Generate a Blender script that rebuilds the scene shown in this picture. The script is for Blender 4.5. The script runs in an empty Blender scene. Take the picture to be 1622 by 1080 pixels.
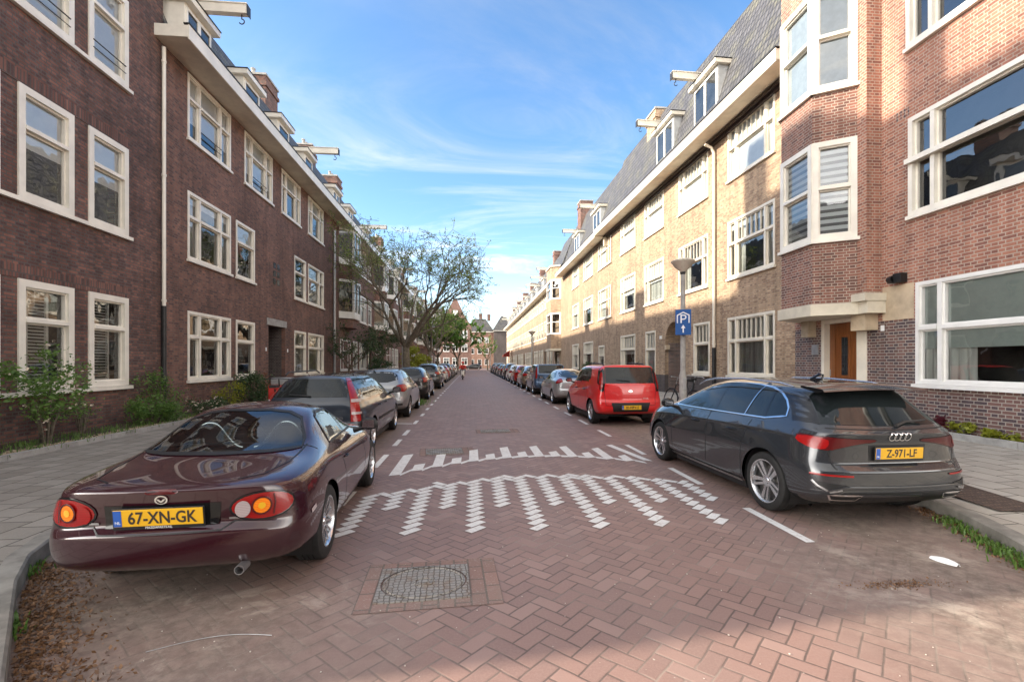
import bpy, bmesh, math, random
from mathutils import Vector, Matrix
from mathutils.bvhtree import BVHTree
R = math.radians
sc = bpy.context.scene
COL = sc.collection
rnd = random.Random(7)

# ------------------------------------------------------------------ helpers
def link(o, parent=None):
    COL.objects.link(o)
    if parent is not None: o.parent = parent
    return o
def tag(o, label=None, cat=None, group=None, kind=None):
    if label: o['label'] = label
    if cat: o['category'] = cat
    if group: o['group'] = group
    if kind: o['kind'] = kind
    return o
def empty(name, loc=(0,0,0), rz=0, parent=None, **k):
    o = bpy.data.objects.new(name, None); link(o, parent)
    o.empty_display_size = .2
    o.location = loc; o.rotation_euler = (0,0,rz)
    return tag(o, **k)

class MB:
    """collects faces in plain lists and links them as one mesh object"""
    def __init__(s): s.v=[]; s.f=[]; s.m=[]; s.cur=0
    def face(s, pts):
        b=len(s.v); s.v += [tuple(p) for p in pts]; s.f.append(tuple(range(b,b+len(pts)))); s.m.append(s.cur)
    def box(s, x0,x1,y0,y1,z0,z1):
        if x0>x1: x0,x1=x1,x0
        if y0>y1: y0,y1=y1,y0
        if z0>z1: z0,z1=z1,z0
        b=len(s.v)
        s.v += [(x0,y0,z0),(x1,y0,z0),(x1,y1,z0),(x0,y1,z0),(x0,y0,z1),(x1,y0,z1),(x1,y1,z1),(x0,y1,z1)]
        for q in ((0,3,2,1),(4,5,6,7),(0,1,5,4),(1,2,6,5),(2,3,7,6),(3,0,4,7)):
            s.f.append(tuple(b+i for i in q)); s.m.append(s.cur)
        return s
    def prism(s, poly, z0, z1, cap=True):
        """poly: counter clockwise xy points"""
        n=len(poly); b=len(s.v)
        s.v += [(p[0],p[1],z0) for p in poly]+[(p[0],p[1],z1) for p in poly]
        for i in range(n):
            j=(i+1)%n; s.f.append((b+i,b+j,b+n+j,b+n+i)); s.m.append(s.cur)
        if cap:
            s.f.append(tuple(b+n+i for i in range(n))); s.f.append(tuple(b+i for i in reversed(range(n)))); s.m += [s.cur]*2
        return s
    def obox(s, c, ax, ay, az):
        """oriented box: centre and three half-axis vectors"""
        c=Vector(c); ax=Vector(ax); ay=Vector(ay); az=Vector(az); b=len(s.v)
        for sz in (-1,1):
            for sx,sy in ((-1,-1),(1,-1),(1,1),(-1,1)):
                s.v.append(tuple(c+sx*ax+sy*ay+sz*az))
        for q in ((0,3,2,1),(4,5,6,7),(0,1,5,4),(1,2,6,5),(2,3,7,6),(3,0,4,7)):
            s.f.append(tuple(b+i for i in q)); s.m.append(s.cur)
        return s
    def tube(s, pts, rads, n=8, cap=True):
        pts=[Vector(p) for p in pts]
        if not hasattr(rads,'__len__'): rads=[rads]*len(pts)
        b=len(s.v); up=None
        for i,p in enumerate(pts):
            t=(pts[min(i+1,len(pts)-1)]-pts[max(i-1,0)]).normalized()
            if up is None:
                up = Vector((0,0,1)) if abs(t.z)<.9 else Vector((1,0,0))
            a=t.cross(up)
            if a.length<1e-5: a=t.orthogonal()
            a.normalize(); c=a.cross(t).normalized(); up=c
            for k in range(n):
                th=2*math.pi*k/n
                s.v.append(tuple(p+rads[i]*(math.cos(th)*a+math.sin(th)*c)))
        for i in range(len(pts)-1):
            for k in range(n):
                k2=(k+1)%n
                s.f.append((b+i*n+k,b+i*n+k2,b+(i+1)*n+k2,b+(i+1)*n+k)); s.m.append(s.cur)
        if cap and n>2:
            s.f.append(tuple(b+k for k in reversed(range(n)))); s.m.append(s.cur)
            e=b+(len(pts)-1)*n
            s.f.append(tuple(e+k for k in range(n))); s.m.append(s.cur)
        return s
    def lathe(s, prof, n=32, axis='z', c=(0,0,0), closed=False):
        """prof: (radius, height) pairs"""
        b=len(s.v); c=Vector(c); m=len(prof)
        for (r,h) in prof:
            for k in range(n):
                th=2*math.pi*k/n; x=r*math.cos(th); y=r*math.sin(th)
                p = Vector((x,y,h)) if axis=='z' else (Vector((x,h,y)) if axis=='y' else Vector((h,x,y)))
                s.v.append(tuple(c+p))
        rng = range(m) if closed else range(m-1)
        for i in rng:
            j=(i+1)%m
            for k in range(n):
                k2=(k+1)%n
                s.f.append((b+i*n+k,b+i*n+k2,b+j*n+k2,b+j*n+k)); s.m.append(s.cur)
        return s
    def build(s, name, mats, parent=None, smooth=False, loc=None, rot=None, bevel=0, autos=None, uv=True):
        me=bpy.data.meshes.new(name)
        me.from_pydata(s.v, [], s.f)
        if not isinstance(mats,(list,tuple)): mats=[mats]
        for m in mats: me.materials.append(m)
        if len(mats)>1:
            me.polygons.foreach_set('material_index', s.m)
        if uv: box_uv(me)
        if smooth or autos:
            bm=bmesh.new(); bm.from_mesh(me); bmesh.ops.remove_doubles(bm, verts=bm.verts, dist=1e-5)
            bm.to_mesh(me); bm.free()
            me.polygons.foreach_set('use_smooth',[True]*len(me.polygons))
            if autos: me.set_sharp_from_angle(angle=R(autos))
        me.update()
        o=bpy.data.objects.new(name, me); link(o,parent)
        if loc: o.location=loc
        if rot: o.rotation_euler=rot
        if bevel:
            m=o.modifiers.new('b','BEVEL'); m.width=bevel; m.segments=2; m.limit_method='ANGLE'
        return o

def box_uv(me):
    uvl=me.uv_layers.new(name='UVMap').data
    vs=me.vertices
    for p in me.polygons:
        n=p.normal
        if abs(n.z)>.8:
            for li in p.loop_indices:
                co=vs[me.loops[li].vertex_index].co; uvl[li].uv=(co.x,co.y)
        else:
            t=Vector((-n.y,n.x,0)); t.normalize()
            w=n.cross(t)  # along slope
            if w.z<0: w=-w
            for li in p.loop_indices:
                co=vs[me.loops[li].vertex_index].co
                uvl[li].uv=(co.dot(t), co.dot(w))

def copy_tree(o, parent=None, keep=False):
    c=o.copy(); COL.objects.link(c)
    if parent is not None: c.parent=parent
    for ch in o.children: copy_tree(ch, c)
    return c

# ------------------------------------------------------------------ node helpers
class NT:
    def __init__(s, tree): s.t=tree; s.n=tree.nodes; s.l=tree.links
    def node(s, typ, **k):
        nd=s.n.new(typ)
        for a,b in k.items(): setattr(nd,a,b)
        return nd
    def put(s, sock, val):
        if val is None: return
        if isinstance(val,(int,float)):
            try: sock.default_value=val
            except TypeError: sock.default_value=(val,val,val)
        elif isinstance(val,(tuple,list)):
            v=tuple(val)
            if sock.type=='RGBA' and len(v)==3: v=v+(1,)
            sock.default_value=v
        else: s.l.new(val,sock)
    def m(s, op, a, b=None, c=None, clamp=False):
        nd=s.node('ShaderNodeMath', operation=op, use_clamp=clamp)
        s.put(nd.inputs[0],a); s.put(nd.inputs[1],b); s.put(nd.inputs[2],c)
        return nd.outputs[0]
    def mix(s, f, a, b, mode='MIX'):
        nd=s.node('ShaderNodeMix', data_type='RGBA', blend_type=mode)
        s.put(nd.inputs[0],f); s.put(nd.inputs[6],a); s.put(nd.inputs[7],b)
        return nd.outputs[2]
    def noise(s, vec, scale, detail=3, rough=.55, dist=0, out=0):
        nd=s.node('ShaderNodeTexNoise'); s.put(nd.inputs['Vector'],vec)
        nd.inputs['Scale'].default_value=scale; nd.inputs['Detail'].default_value=detail
        nd.inputs['Roughness'].default_value=rough; nd.inputs['Distortion'].default_value=dist
        return nd.outputs[out]
    def ramp(s, f, stops, interp='LINEAR'):
        nd=s.node('ShaderNodeValToRGB'); cr=nd.color_ramp; cr.interpolation=interp
        while len(cr.elements)<len(stops): cr.elements.new(.5)
        for e,(p,c) in zip(cr.elements,stops):
            e.position=p; e.color=tuple(c)+(1,) if len(c)==3 else c
        s.put(nd.inputs[0],f); return nd.outputs[0]
    def smooth(s, v, a, b):
        nd=s.node('ShaderNodeMapRange', interpolation_type='SMOOTHSTEP')
        s.put(nd.inputs[0],v); s.put(nd.inputs[1],a); s.put(nd.inputs[2],b)
        return nd.outputs[0]
    def xyz(s, vec):
        nd=s.node('ShaderNodeSeparateXYZ'); s.put(nd.inputs[0],vec); return nd.outputs
    def comb(s, x,y,z=0):
        nd=s.node('ShaderNodeCombineXYZ'); s.put(nd.inputs[0],x); s.put(nd.inputs[1],y); s.put(nd.inputs[2],z); return nd.outputs[0]
    def scale(s, vec, v):
        nd=s.node('ShaderNodeVectorMath', operation='MULTIPLY'); s.put(nd.inputs[0],vec); nd.inputs[1].default_value=v; return nd.outputs[0]
    def bump(s, h, dist=.01, strength=1, normal=None):
        nd=s.node('ShaderNodeBump'); nd.inputs['Distance'].default_value=dist; nd.inputs['Strength'].default_value=strength
        s.put(nd.inputs['Height'],h)
        if normal is not None: s.put(nd.inputs['Normal'],normal)
        return nd.outputs[0]

def new_mat(name):
    m=bpy.data.materials.new(name); m.use_nodes=True
    t=NT(m.node_tree); b=t.n['Principled BSDF']
    return m,t,b
def obj_co(t): return t.node('ShaderNodeTexCoord').outputs['Object']
def uv_co(t): return t.node('ShaderNodeUVMap').outputs[0]

def plain(name, col, rough=.5, metal=0, coat=0, var=.12, vscale=6, bumpd=0, bscale=60, spec=.5):
    m,t,b=new_mat(name)
    co=obj_co(t)
    nz=t.noise(co, vscale, 4, .6)
    dark=tuple(c*(1-var*1.3) for c in col); lite=tuple(min(1,c*(1+var)) for c in col)
    t.put(b.inputs['Base Color'], t.mix(t.smooth(nz,.3,.7), dark, lite))
    t.put(b.inputs['Roughness'], t.m('ADD', rough-.06, t.m('MULTIPLY', t.noise(co, vscale*2.3,2), .12)))
    b.inputs['Metallic'].default_value=metal
    b.inputs['Coat Weight'].default_value=coat
    b.inputs['Coat Roughness'].default_value=.04
    b.inputs['Specular IOR Level'].default_value=spec
    if bumpd: t.put(b.inputs['Normal'], t.bump(t.noise(co,bscale,3), bumpd))
    return m

def brick(name, c1, c2, mortar, w=.22, h=.0625, ms=.011, dark=(.05,.035,.035), darkp=.2, stain=.25, rough=.85, squash=.5):
    m,t,b=new_mat(name)
    uv=uv_co(t)
    # slight waviness so courses are not ruler straight
    nd=t.node('ShaderNodeTexBrick'); nd.offset=.5; nd.squash=squash; nd.squash_frequency=2
    jit=t.noise(uv,2.2,2,.5,out=1)
    off=t.node('ShaderNodeVectorMath', operation='SCALE'); sub=t.node('ShaderNodeVectorMath', operation='SUBTRACT')
    t.put(sub.inputs[0],jit); sub.inputs[1].default_value=(.5,.5,.5)
    t.l.new(sub.outputs[0],off.inputs[0]); off.inputs['Scale'].default_value=.010
    add=t.node('ShaderNodeVectorMath', operation='ADD'); t.put(add.inputs[0],uv); t.l.new(off.outputs[0],add.inputs[1])
    t.l.new(add.outputs[0], nd.inputs['Vector'])
    nd.inputs['Color1'].default_value=(0,0,0,1); nd.inputs['Color2'].default_value=(1,1,1,1); nd.inputs['Mortar'].default_value=(.5,.5,.5,1)
    nd.inputs['Scale'].default_value=1; nd.inputs['Mortar Size'].default_value=ms; nd.inputs['Mortar Smooth'].default_value=.15
    nd.inputs['Brick Width'].default_value=w; nd.inputs['Row Height'].default_value=h
    rv=t.xyz(nd.outputs['Color'])[0]
    col=t.mix(rv,c1,c2)
    # scattered dark clinkers
    col=t.mix(t.m('MULTIPLY',t.m('GREATER_THAN', t.m('FRACT',t.m('MULTIPLY',rv,7.31)), 1-darkp),.8), col, dark)
    col=t.mix(t.m('MULTIPLY',t.smooth(t.noise(uv,45,3,.7),.4,.75),.35), col, tuple(min(1,c*1.35) for c in c2))
    col=t.mix(nd.outputs['Fac'], col, mortar)
    big=t.noise(uv,.55,5,.65)
    st=t.m('ADD', 1-stain, t.m('MULTIPLY', t.smooth(big,.25,.75), 2*stain*.75))
    col=t.mix(1,col,t.comb(st,st,st),'MULTIPLY')
    streak=t.noise(t.scale(uv,(3.5,.25,1)),1,4,.6)
    s2=t.m('ADD',.80,t.m('MULTIPLY',t.smooth(streak,.32,.6),.26))
    col=t.mix(1,col,t.comb(s2,s2,s2),'MULTIPLY')
    t.put(b.inputs['Base Color'],col)
    b.inputs['Roughness'].default_value=rough
    hgt=t.m('ADD', t.m('MULTIPLY',nd.outputs['Fac'],-1), t.m('MULTIPLY',t.noise(uv,90,2),.35))
    t.put(b.inputs['Normal'], t.bump(hgt,.006,.8))
    return m

def glass_mat(name, tint=(.9,.95,.95), ior=1.5, boost=.0, base=0.0, wave=0.0):
    m,t,b=new_mat(name)
    t.n.remove(b)
    out=t.n['Material Output']
    fr=t.node('ShaderNodeFresnel'); fr.inputs['IOR'].default_value=ior
    gl=t.node('ShaderNodeBsdfGlossy'); gl.inputs['Roughness'].default_value=.015; gl.inputs['Color'].default_value=(1,1,1,1)
    if wave:
        bn=t.bump(t.noise(obj_co(t),1.3,2),wave*10,.5)
        t.put(gl.inputs['Normal'],bn)
    tr=t.node('ShaderNodeBsdfTransparent'); tr.inputs['Color'].default_value=tint+(1,)
    mx=t.node('ShaderNodeMixShader')
    t.put(mx.inputs[0], t.m('ADD', t.m('MULTIPLY',fr.outputs[0],1.0-boost), boost, clamp=True))
    t.l.new(tr.outputs[0],mx.inputs[1]); t.l.new(gl.outputs[0],mx.inputs[2])
    t.l.new(mx.outputs[0],out.inputs[0])
    return m

def paint(name, col, metal=.35, rough=.35, dust=.12):
    m,t,b=new_mat(name)
    co=obj_co(t)
    d=t.smooth(t.noise(co,2.5,4,.6),.45,.75)
    hz=t.xyz(co)[2]
    low=t.smooth(hz,.55,.15)
    dm=t.m('MULTIPLY', t.m('ADD', t.m('MULTIPLY',low,.5), d), dust)
    back=t.node('ShaderNodeNewGeometry').outputs['Backfacing']
    c=t.mix(dm,col,(.22,.19,.16))
    fl=t.noise(co,900,1)
    c=t.mix(t.m('MULTIPLY',t.smooth(fl,.55,.7),.25*metal),c,tuple(min(1,x*2.2+.02) for x in col))
    c=t.mix(back,c,(.012,.012,.013))
    t.put(b.inputs['Base Color'],c)
    b.inputs['Metallic'].default_value=metal
    t.put(b.inputs['Roughness'],t.m('ADD',rough,t.m('MULTIPLY',dm,.6)))
    b.inputs['Coat IOR'].default_value=1.5
    t.put(b.inputs['Coat Weight'],t.m('SUBTRACT',1,back))
    t.put(b.inputs['Coat Roughness'],t.m('ADD',.015,t.m('MULTIPLY',dm,.12)))
    return m

M={}
def materials():
    M['cream']=plain('cream_paint',(.81,.77,.68),.42,var=.07,vscale=2,bumpd=.0006,bscale=30)
    M['cream2']=plain('warm_cream_paint',(.80,.74,.62),.45,var=.07,vscale=2)
    M['white']=plain('white_paint',(.78,.77,.74),.38,var=.06,vscale=2)
    M['greywood']=plain('grey_painted_wood',(.45,.46,.46),.5,var=.1,vscale=3)
    M['soffit']=plain('soffit_boards',(.66,.58,.47),.6,var=.1,vscale=2)
    M['brickL']=brick('brown_purple_brick',(.095,.046,.040),(.25,.112,.083),(.115,.095,.084),stain=.42,dark=(.06,.035,.038),darkp=.25)
    M['brickL2']=brick('red_brown_brick',(.135,.062,.05),(.29,.128,.09),(.16,.125,.105),stain=.36,dark=(.075,.04,.04),darkp=.2)
    M['brickO']=brick('orange_red_brick',(.28,.108,.074),(.41,.18,.12),(.44,.35,.28),ms=.009,stain=.16,dark=(.17,.07,.055),darkp=.22)
    M['brickB']=brick('bay_brown_brick',(.19,.08,.06),(.29,.125,.09),(.40,.33,.27),ms=.009,stain=.16,dark=(.10,.05,.045),darkp=.25)
    M['brickP']=brick('purple_plinth_brick',(.115,.062,.058),(.19,.10,.085),(.36,.32,.28),ms=.0085,stain=.2,dark=(.05,.045,.06),darkp=.35)
    M['brickY']=brick('yellow_brick',(.40,.25,.15),(.55,.38,.24),(.33,.27,.20),stain=.22,dark=(.23,.125,.075),darkp=.3)
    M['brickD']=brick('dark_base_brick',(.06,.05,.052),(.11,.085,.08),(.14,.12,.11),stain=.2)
    M['brickR']=brick('far_red_brick',(.17,.075,.055),(.24,.11,.08),(.2,.14,.12),stain=.2)
    M['tile']=tile_mat('grey_pantiles',(.055,.054,.06),(.105,.103,.11))
    M['tileR']=tile_mat('red_brown_pantiles',(.09,.075,.07),(.14,.115,.105))
    M['stone']=plain('pale_stone',(.50,.40,.28),.8,var=.22,vscale=1.6,bumpd=.002,bscale=25)
    M['slab']=plain('painted_concrete_slab',(.66,.60,.48),.7,var=.13,vscale=1.5)
    M['glass']=glass_mat('window_glass',(.86,.90,.90),1.52,.10,wave=.0012)
    M['carglass']=glass_mat('car_glass',(.80,.88,.86),1.5,.04)
    M['tintglass']=glass_mat('tinted_car_glass',(.14,.16,.17),1.5,.05)
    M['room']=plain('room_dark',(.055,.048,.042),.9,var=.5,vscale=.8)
    M['blind']=plain('white_blind',(.93,.93,.92),.8,var=.03)
    M['paleblind']=plain('pale_blue_blind',(.40,.44,.48),.7,var=.08)
    M['curtain']=curtain_mat('net_curtain',(.62,.62,.58))
    M['greyblind']=plain('grey_green_blind',(.42,.47,.44),.8,var=.05)
    M['zebra']=zebra_mat()
    M['rubber']=plain('black_rubber',(.012,.012,.012),.75,var=.25,vscale=12,bumpd=.001,bscale=150)
    M['blackp']=plain('black_plastic',(.010,.010,.011),.5,var=.2)
    M['blackg']=plain('gloss_black',(.010,.010,.011),.1,var=.1)
    M['alloy']=plain('alloy_metal',(.62,.63,.65),.22,metal=.9,var=.06)
    M['alloyd']=plain('dull_alloy',(.42,.42,.43),.35,metal=.8,var=.15,vscale=9)
    M['chrome']=plain('chrome',(.82,.82,.83),.12,metal=1,var=.03)
    M['steel']=plain('galvanised_steel',(.42,.43,.44),.45,metal=.6,var=.12)
    M['brake']=plain('brake_disc',(.12,.11,.105),.5,metal=.6,var=.2)
    M['red_l']=lamp_mat('red_lamp_glass',(.26,.003,.003))
    M['dred_l']=lamp_mat('smoked_red_lamp_glass',(.07,.003,.004))
    M['amber_l']=lamp_mat('amber_lamp_glass',(.80,.20,.005))
    M['clear_l']=lamp_mat('clear_lamp_glass',(.36,.30,.30))
    M['plate']=plain('plate_yellow',(.74,.41,.012),.4,var=.03)
    M['plateblue']=plain('plate_blue',(.02,.10,.42),.4,var=.03)
    M['ink']=plain('plate_ink',(.03,.022,.018),.5,var=.05)
    M['whitemark']=plain('worn_white_paving',(.80,.79,.76),.75,var=.14,vscale=7,bumpd=.001,bscale=90)
    M['whitemark']=worn_mat()
    M['seat']=plain('dark_seat_cloth',(.035,.034,.036),.85,var=.2)
    M['door']=wood_mat('varnished_wood',(.15,.045,.012),(.27,.095,.026))
    M['concrete']=plain('grey_concrete',(.36,.35,.33),.85,var=.16,vscale=5,bumpd=.0015,bscale=60)
    M['bark']=plain('tree_bark',(.14,.118,.09),.9,var=.35,vscale=9,bumpd=.012,bscale=22)
    M['darkmetal']=plain('dark_iron',(.035,.035,.036),.5,metal=.3,var=.2)
    M['signblue']=plain('sign_blue',(.012,.085,.30),.35,var=.03)
    M['signwhite']=plain('sign_white',(.82,.83,.84),.4,var=.02)
    M['redpaint']=plain('red_gloss_paint',(.55,.015,.012),.3,coat=.6,var=.08)
    M['doordark']=plain('dark_door_paint',(.035,.022,.02),.4,var=.15)
    M['doorgreen']=plain('dark_green_door_paint',(.02,.045,.035),.4,var=.15)
    M['lampdish']=plain('lamp_dish',(.62,.57,.48),.5,var=.1)
    M['lampglass']=plain('lamp_bowl',(.55,.52,.46),.35,var=.06)
    M['litter']=plain('paper_litter',(.82,.82,.82),.8,var=.05)
    M['skin']=plain('skin',(.55,.33,.24),.55,var=.08)
    M['jacket']=plain('red_jacket_cloth',(.50,.045,.035),.8,var=.12)
    M['trouser']=plain('dark_trouser_cloth',(.05,.055,.07),.85,var=.15)
    M['soil']=plain('garden_soil',(.075,.052,.036),.95,var=.4,vscale=12,bumpd=.02,bscale=30)

def lamp_mat(name,col):
    m,t,b=new_mat(name)
    co=obj_co(t)
    w=t.node('ShaderNodeTexWave',wave_type='BANDS',bands_direction='Z'); t.put(w.inputs[0],co); w.inputs['Scale'].default_value=28
    t.put(b.inputs['Base Color'],t.mix(t.m('MULTIPLY',w.outputs[1],.45),tuple(c*1.25 for c in col),tuple(c*.45 for c in col)))
    b.inputs['Roughness'].default_value=.25; b.inputs['Coat Weight'].default_value=.35; b.inputs['Coat Roughness'].default_value=.02
    b.inputs['Specular IOR Level'].default_value=.4
    return m
def worn_mat():
    m,t,b=new_mat('worn_white_pavers')
    co=obj_co(t)
    w=t.m('MULTIPLY',t.smooth(t.noise(co,16,5,.75),.50,.68),.55)
    c=t.mix(t.noise(co,3,3),(.60,.585,.56),(.78,.765,.74))
    c=t.mix(w,c,(.34,.27,.24)); c=t.mix(t.m('MULTIPLY',t.smooth(t.noise(co,90,2,.6),.55,.7),.35),c,(.42,.38,.35))
    t.put(b.inputs['Base Color'],c); b.inputs['Roughness'].default_value=.75
    t.put(b.inputs['Normal'],t.bump(t.noise(co,90,3),.002,.8))
    return m
def zebra_mat():
    m,t,b=new_mat('day_night_blind')
    z=t.xyz(obj_co(t))[2]
    f=t.m('GREATER_THAN',t.m('FRACT',t.m('MULTIPLY',z,6.5)),.45)
    t.put(b.inputs['Base Color'],t.mix(f,(.16,.15,.15),(.72,.72,.72)))
    b.inputs['Roughness'].default_value=.85
    return m
def curtain_mat(name,col):
    m,t,b=new_mat(name)
    co=obj_co(t)
    n1=t.noise(t.scale(co,(9,1,.25)),1,2)
    t.put(b.inputs['Base Color'],t.mix(t.smooth(n1,.35,.65),tuple(c*.5 for c in col),col))
    b.inputs['Roughness'].default_value=.9
    return m
def wood_mat(name,c1,c2):
    m,t,b=new_mat(name)
    co=obj_co(t)
    n1=t.noise(t.scale(co,(30,30,1.3)),1,5,.6,1.2)
    t.put(b.inputs['Base Color'],t.mix(t.smooth(n1,.3,.7),c1,c2))
    b.inputs['Roughness'].default_value=.35; b.inputs['Coat Weight'].default_value=.4
    return m
def tile_mat(name,c1,c2):
    m,t,b=new_mat(name)
    uv=uv_co(t); x,y,_=t.xyz(uv)
    nd=t.node('ShaderNodeTexBrick'); nd.offset=.0; t.put(nd.inputs['Vector'],uv)
    nd.inputs['Color1'].default_value=(0,0,0,1); nd.inputs['Color2'].default_value=(1,1,1,1)
    nd.inputs['Scale'].default_value=1; nd.inputs['Mortar Size'].default_value=.004
    nd.inputs['Brick Width'].default_value=.22; nd.inputs['Row Height'].default_value=.31
    rv=t.xyz(nd.outputs['Color'])[0]
    fy=t.m('FRACT',t.m('DIVIDE',y,.31)); fx=t.m('FRACT',t.m('DIVIDE',x,.22))
    hump=t.m('SINE',t.m('MULTIPLY',fx,math.pi))
    lap=t.m('SUBTRACT',1,fy)
    h=t.m('ADD',t.m('MULTIPLY',hump,.6),t.m('MULTIPLY',lap,.6))
    col=t.mix(rv,c1,c2)
    col=t.mix(t.smooth(t.noise(uv,1.1,4,.7),.45,.7),col,(.14,.135,.10))
    gap=t.m('MAXIMUM', t.smooth(fy,.74,.90), t.m('MULTIPLY',t.smooth(t.m('ABSOLUTE',t.m('SUBTRACT',fx,.5)),.30,.42),.8))
    col=t.mix(t.m('MULTIPLY',gap,.85),col,(.012,.012,.014))
    t.put(b.inputs['Base Color'],col); b.inputs['Roughness'].default_value=.6
    t.put(b.inputs['Normal'],t.bump(h,.05,1))
    return m
# ------------------------------------------------------------------ ground
W_=.105       # paver width; a paver is twice as long
def herring(t, vec, w=W_):
    """herringbone set at 45 degrees to the street; returns (edge distance in paver widths, random per paver)"""
    x,y,_=t.xyz(vec); k=1/(math.sqrt(2)*w)
    px=t.m('MULTIPLY',t.m('ADD',x,y),k); py=t.m('MULTIPLY',t.m('SUBTRACT',y,x),k)
    i=t.m('FLOOR',px); j=t.m('FLOOR',py); fx=t.m('SUBTRACT',px,i); fy=t.m('SUBTRACT',py,j)
    mm=t.m('FLOORED_MODULO',t.m('SUBTRACT',i,j),4)
    is1=t.m('COMPARE',mm,1,.1); is2=t.m('COMPARE',mm,2,.1); vert=t.m('GREATER_THAN',mm,1.5)
    uh=t.m('ADD',fx,is1); uvv=t.m('ADD',fy,is2)
    def sel(a,b): return t.m('ADD',t.m('MULTIPLY',a,t.m('SUBTRACT',1,vert)),t.m('MULTIPLY',b,vert))
    u=sel(uh,uvv); v=sel(fy,fx)
    d=t.m('MINIMUM',t.m('MINIMUM',u,t.m('SUBTRACT',2,u)),t.m('MINIMUM',v,t.m('SUBTRACT',1,v)))
    wn=t.node('ShaderNodeTexWhiteNoise',noise_dimensions='2D')
    t.put(wn.inputs['Vector'],t.comb(t.m('SUBTRACT',i,is1),t.m('SUBTRACT',j,is2)))
    return d, wn.outputs['Value'], wn.outputs['Color']

def road_mat():
    m,t,b=new_mat('herringbone_paving')
    co=obj_co(t); x,y,_=t.xyz(co)
    wob=t.noise(co,3.5,2,.5,out=1)
    sub=t.node('ShaderNodeVectorMath',operation='SUBTRACT'); t.put(sub.inputs[0],wob); sub.inputs[1].default_value=(.5,.5,.5)
    sca=t.node('ShaderNodeVectorMath',operation='SCALE'); t.l.new(sub.outputs[0],sca.inputs[0]); sca.inputs['Scale'].default_value=.02
    add=t.node('ShaderNodeVectorMath',operation='ADD'); t.put(add.inputs[0],co); t.l.new(sca.outputs[0],add.inputs[1])
    d,rv,rc=herring(t,add.outputs[0])
    col=t.ramp(rv,[(0,(.205,.128,.110)),(.35,(.228,.140,.118)),(.7,(.25,.152,.127)),(1,(.29,.188,.16))])
    col=t.mix(t.m('MULTIPLY',t.smooth(t.noise(co,70,3,.7),.35,.7),.35),col,(.30,.21,.18))
    # joints, some filled with pale sand
    jn=t.smooth(t.noise(co,1.4,4,.65),.46,.66)
    jcol=t.mix(jn,(.085,.062,.053),(.26,.205,.17))
    jw=t.m('ADD',.022,t.m('MULTIPLY',t.noise(co,25,2),.034))
    joint=t.m('SUBTRACT',1,t.smooth(d,t.m('MULTIPLY',jw,.6),t.m('MULTIPLY',jw,1.9)))
    col=t.mix(t.m('MULTIPLY',joint,.9),col,jcol)
    # parking lanes are trodden with grey dirt
    lane=t.m('MAXIMUM',t.smooth(x,-1.35,-1.9),t.smooth(x,3.0,3.5))
    near=t.m('MULTIPLY',t.smooth(x,.2,-1.6),t.smooth(y,3.9,3.0))
    nearr=t.m('MULTIPLY',t.smooth(x,1.7,3.0),t.smooth(y,4.4,3.2))
    dirt=t.m('MAXIMUM',t.m('MAXIMUM',lane,near),nearr)
    dn=t.smooth(t.noise(co,1.6,6,.7),.25,.62)
    dirtm=t.m('MULTIPLY',dirt,t.m('ADD',.35,t.m('MULTIPLY',dn,.55)))
    dcol=t.mix(t.smooth(t.noise(co,9,5,.75),.35,.7),(.135,.105,.086),(.285,.23,.187))
    col=t.mix(dirtm,col,dcol)
    # pale sand patches near the corner of the road
    sp=t.m('MULTIPLY',t.smooth(t.noise(co,1.9,6,.72,.4),.52,.66),t.m('MAXIMUM',near,t.m('MULTIPLY',nearr,.8)))
    col=t.mix(t.m('MULTIPLY',sp,.75),col,t.mix(t.noise(co,60,2),(.40,.33,.27),(.52,.45,.38)))
    # polished wheel tracks and grey grime
    g=t.smooth(t.noise(t.scale(co,(1.0,.12,1)),1.3,4,.6),.4,.7)
    col=t.mix(t.m('MULTIPLY',g,.35),col,(.22,.165,.145))
    oil=t.m('MULTIPLY',t.smooth(t.noise(co,2.6,5,.7,.6),.60,.72),t.m('ADD',.12,t.m('MULTIPLY',lane,.38)))
    col=t.mix(oil,col,(.07,.055,.048))
    sp2=t.m('GREATER_THAN',t.noise(co,42,1,.4),.80)
    col=t.mix(t.m('MULTIPLY',sp2,.7),col,(.5,.46,.4))
    t.put(b.inputs['Base Color'],col)
    t.put(b.inputs['Roughness'],t.m('ADD',.62,t.m('MULTIPLY',dirtm,.3)))
    tilt=t.m('MULTIPLY',rv,.9)
    h=t.m('ADD',t.m('MULTIPLY',t.m('MINIMUM',t.m('MULTIPLY',d,9),1),t.m('SUBTRACT',1,t.m('MULTIPLY',dirtm,.75))),t.m('ADD',tilt,t.m('MULTIPLY',t.noise(co,120,3),.5)))
    t.put(b.inputs['Normal'],t.bump(h,.003,.7))
    return m
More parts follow.
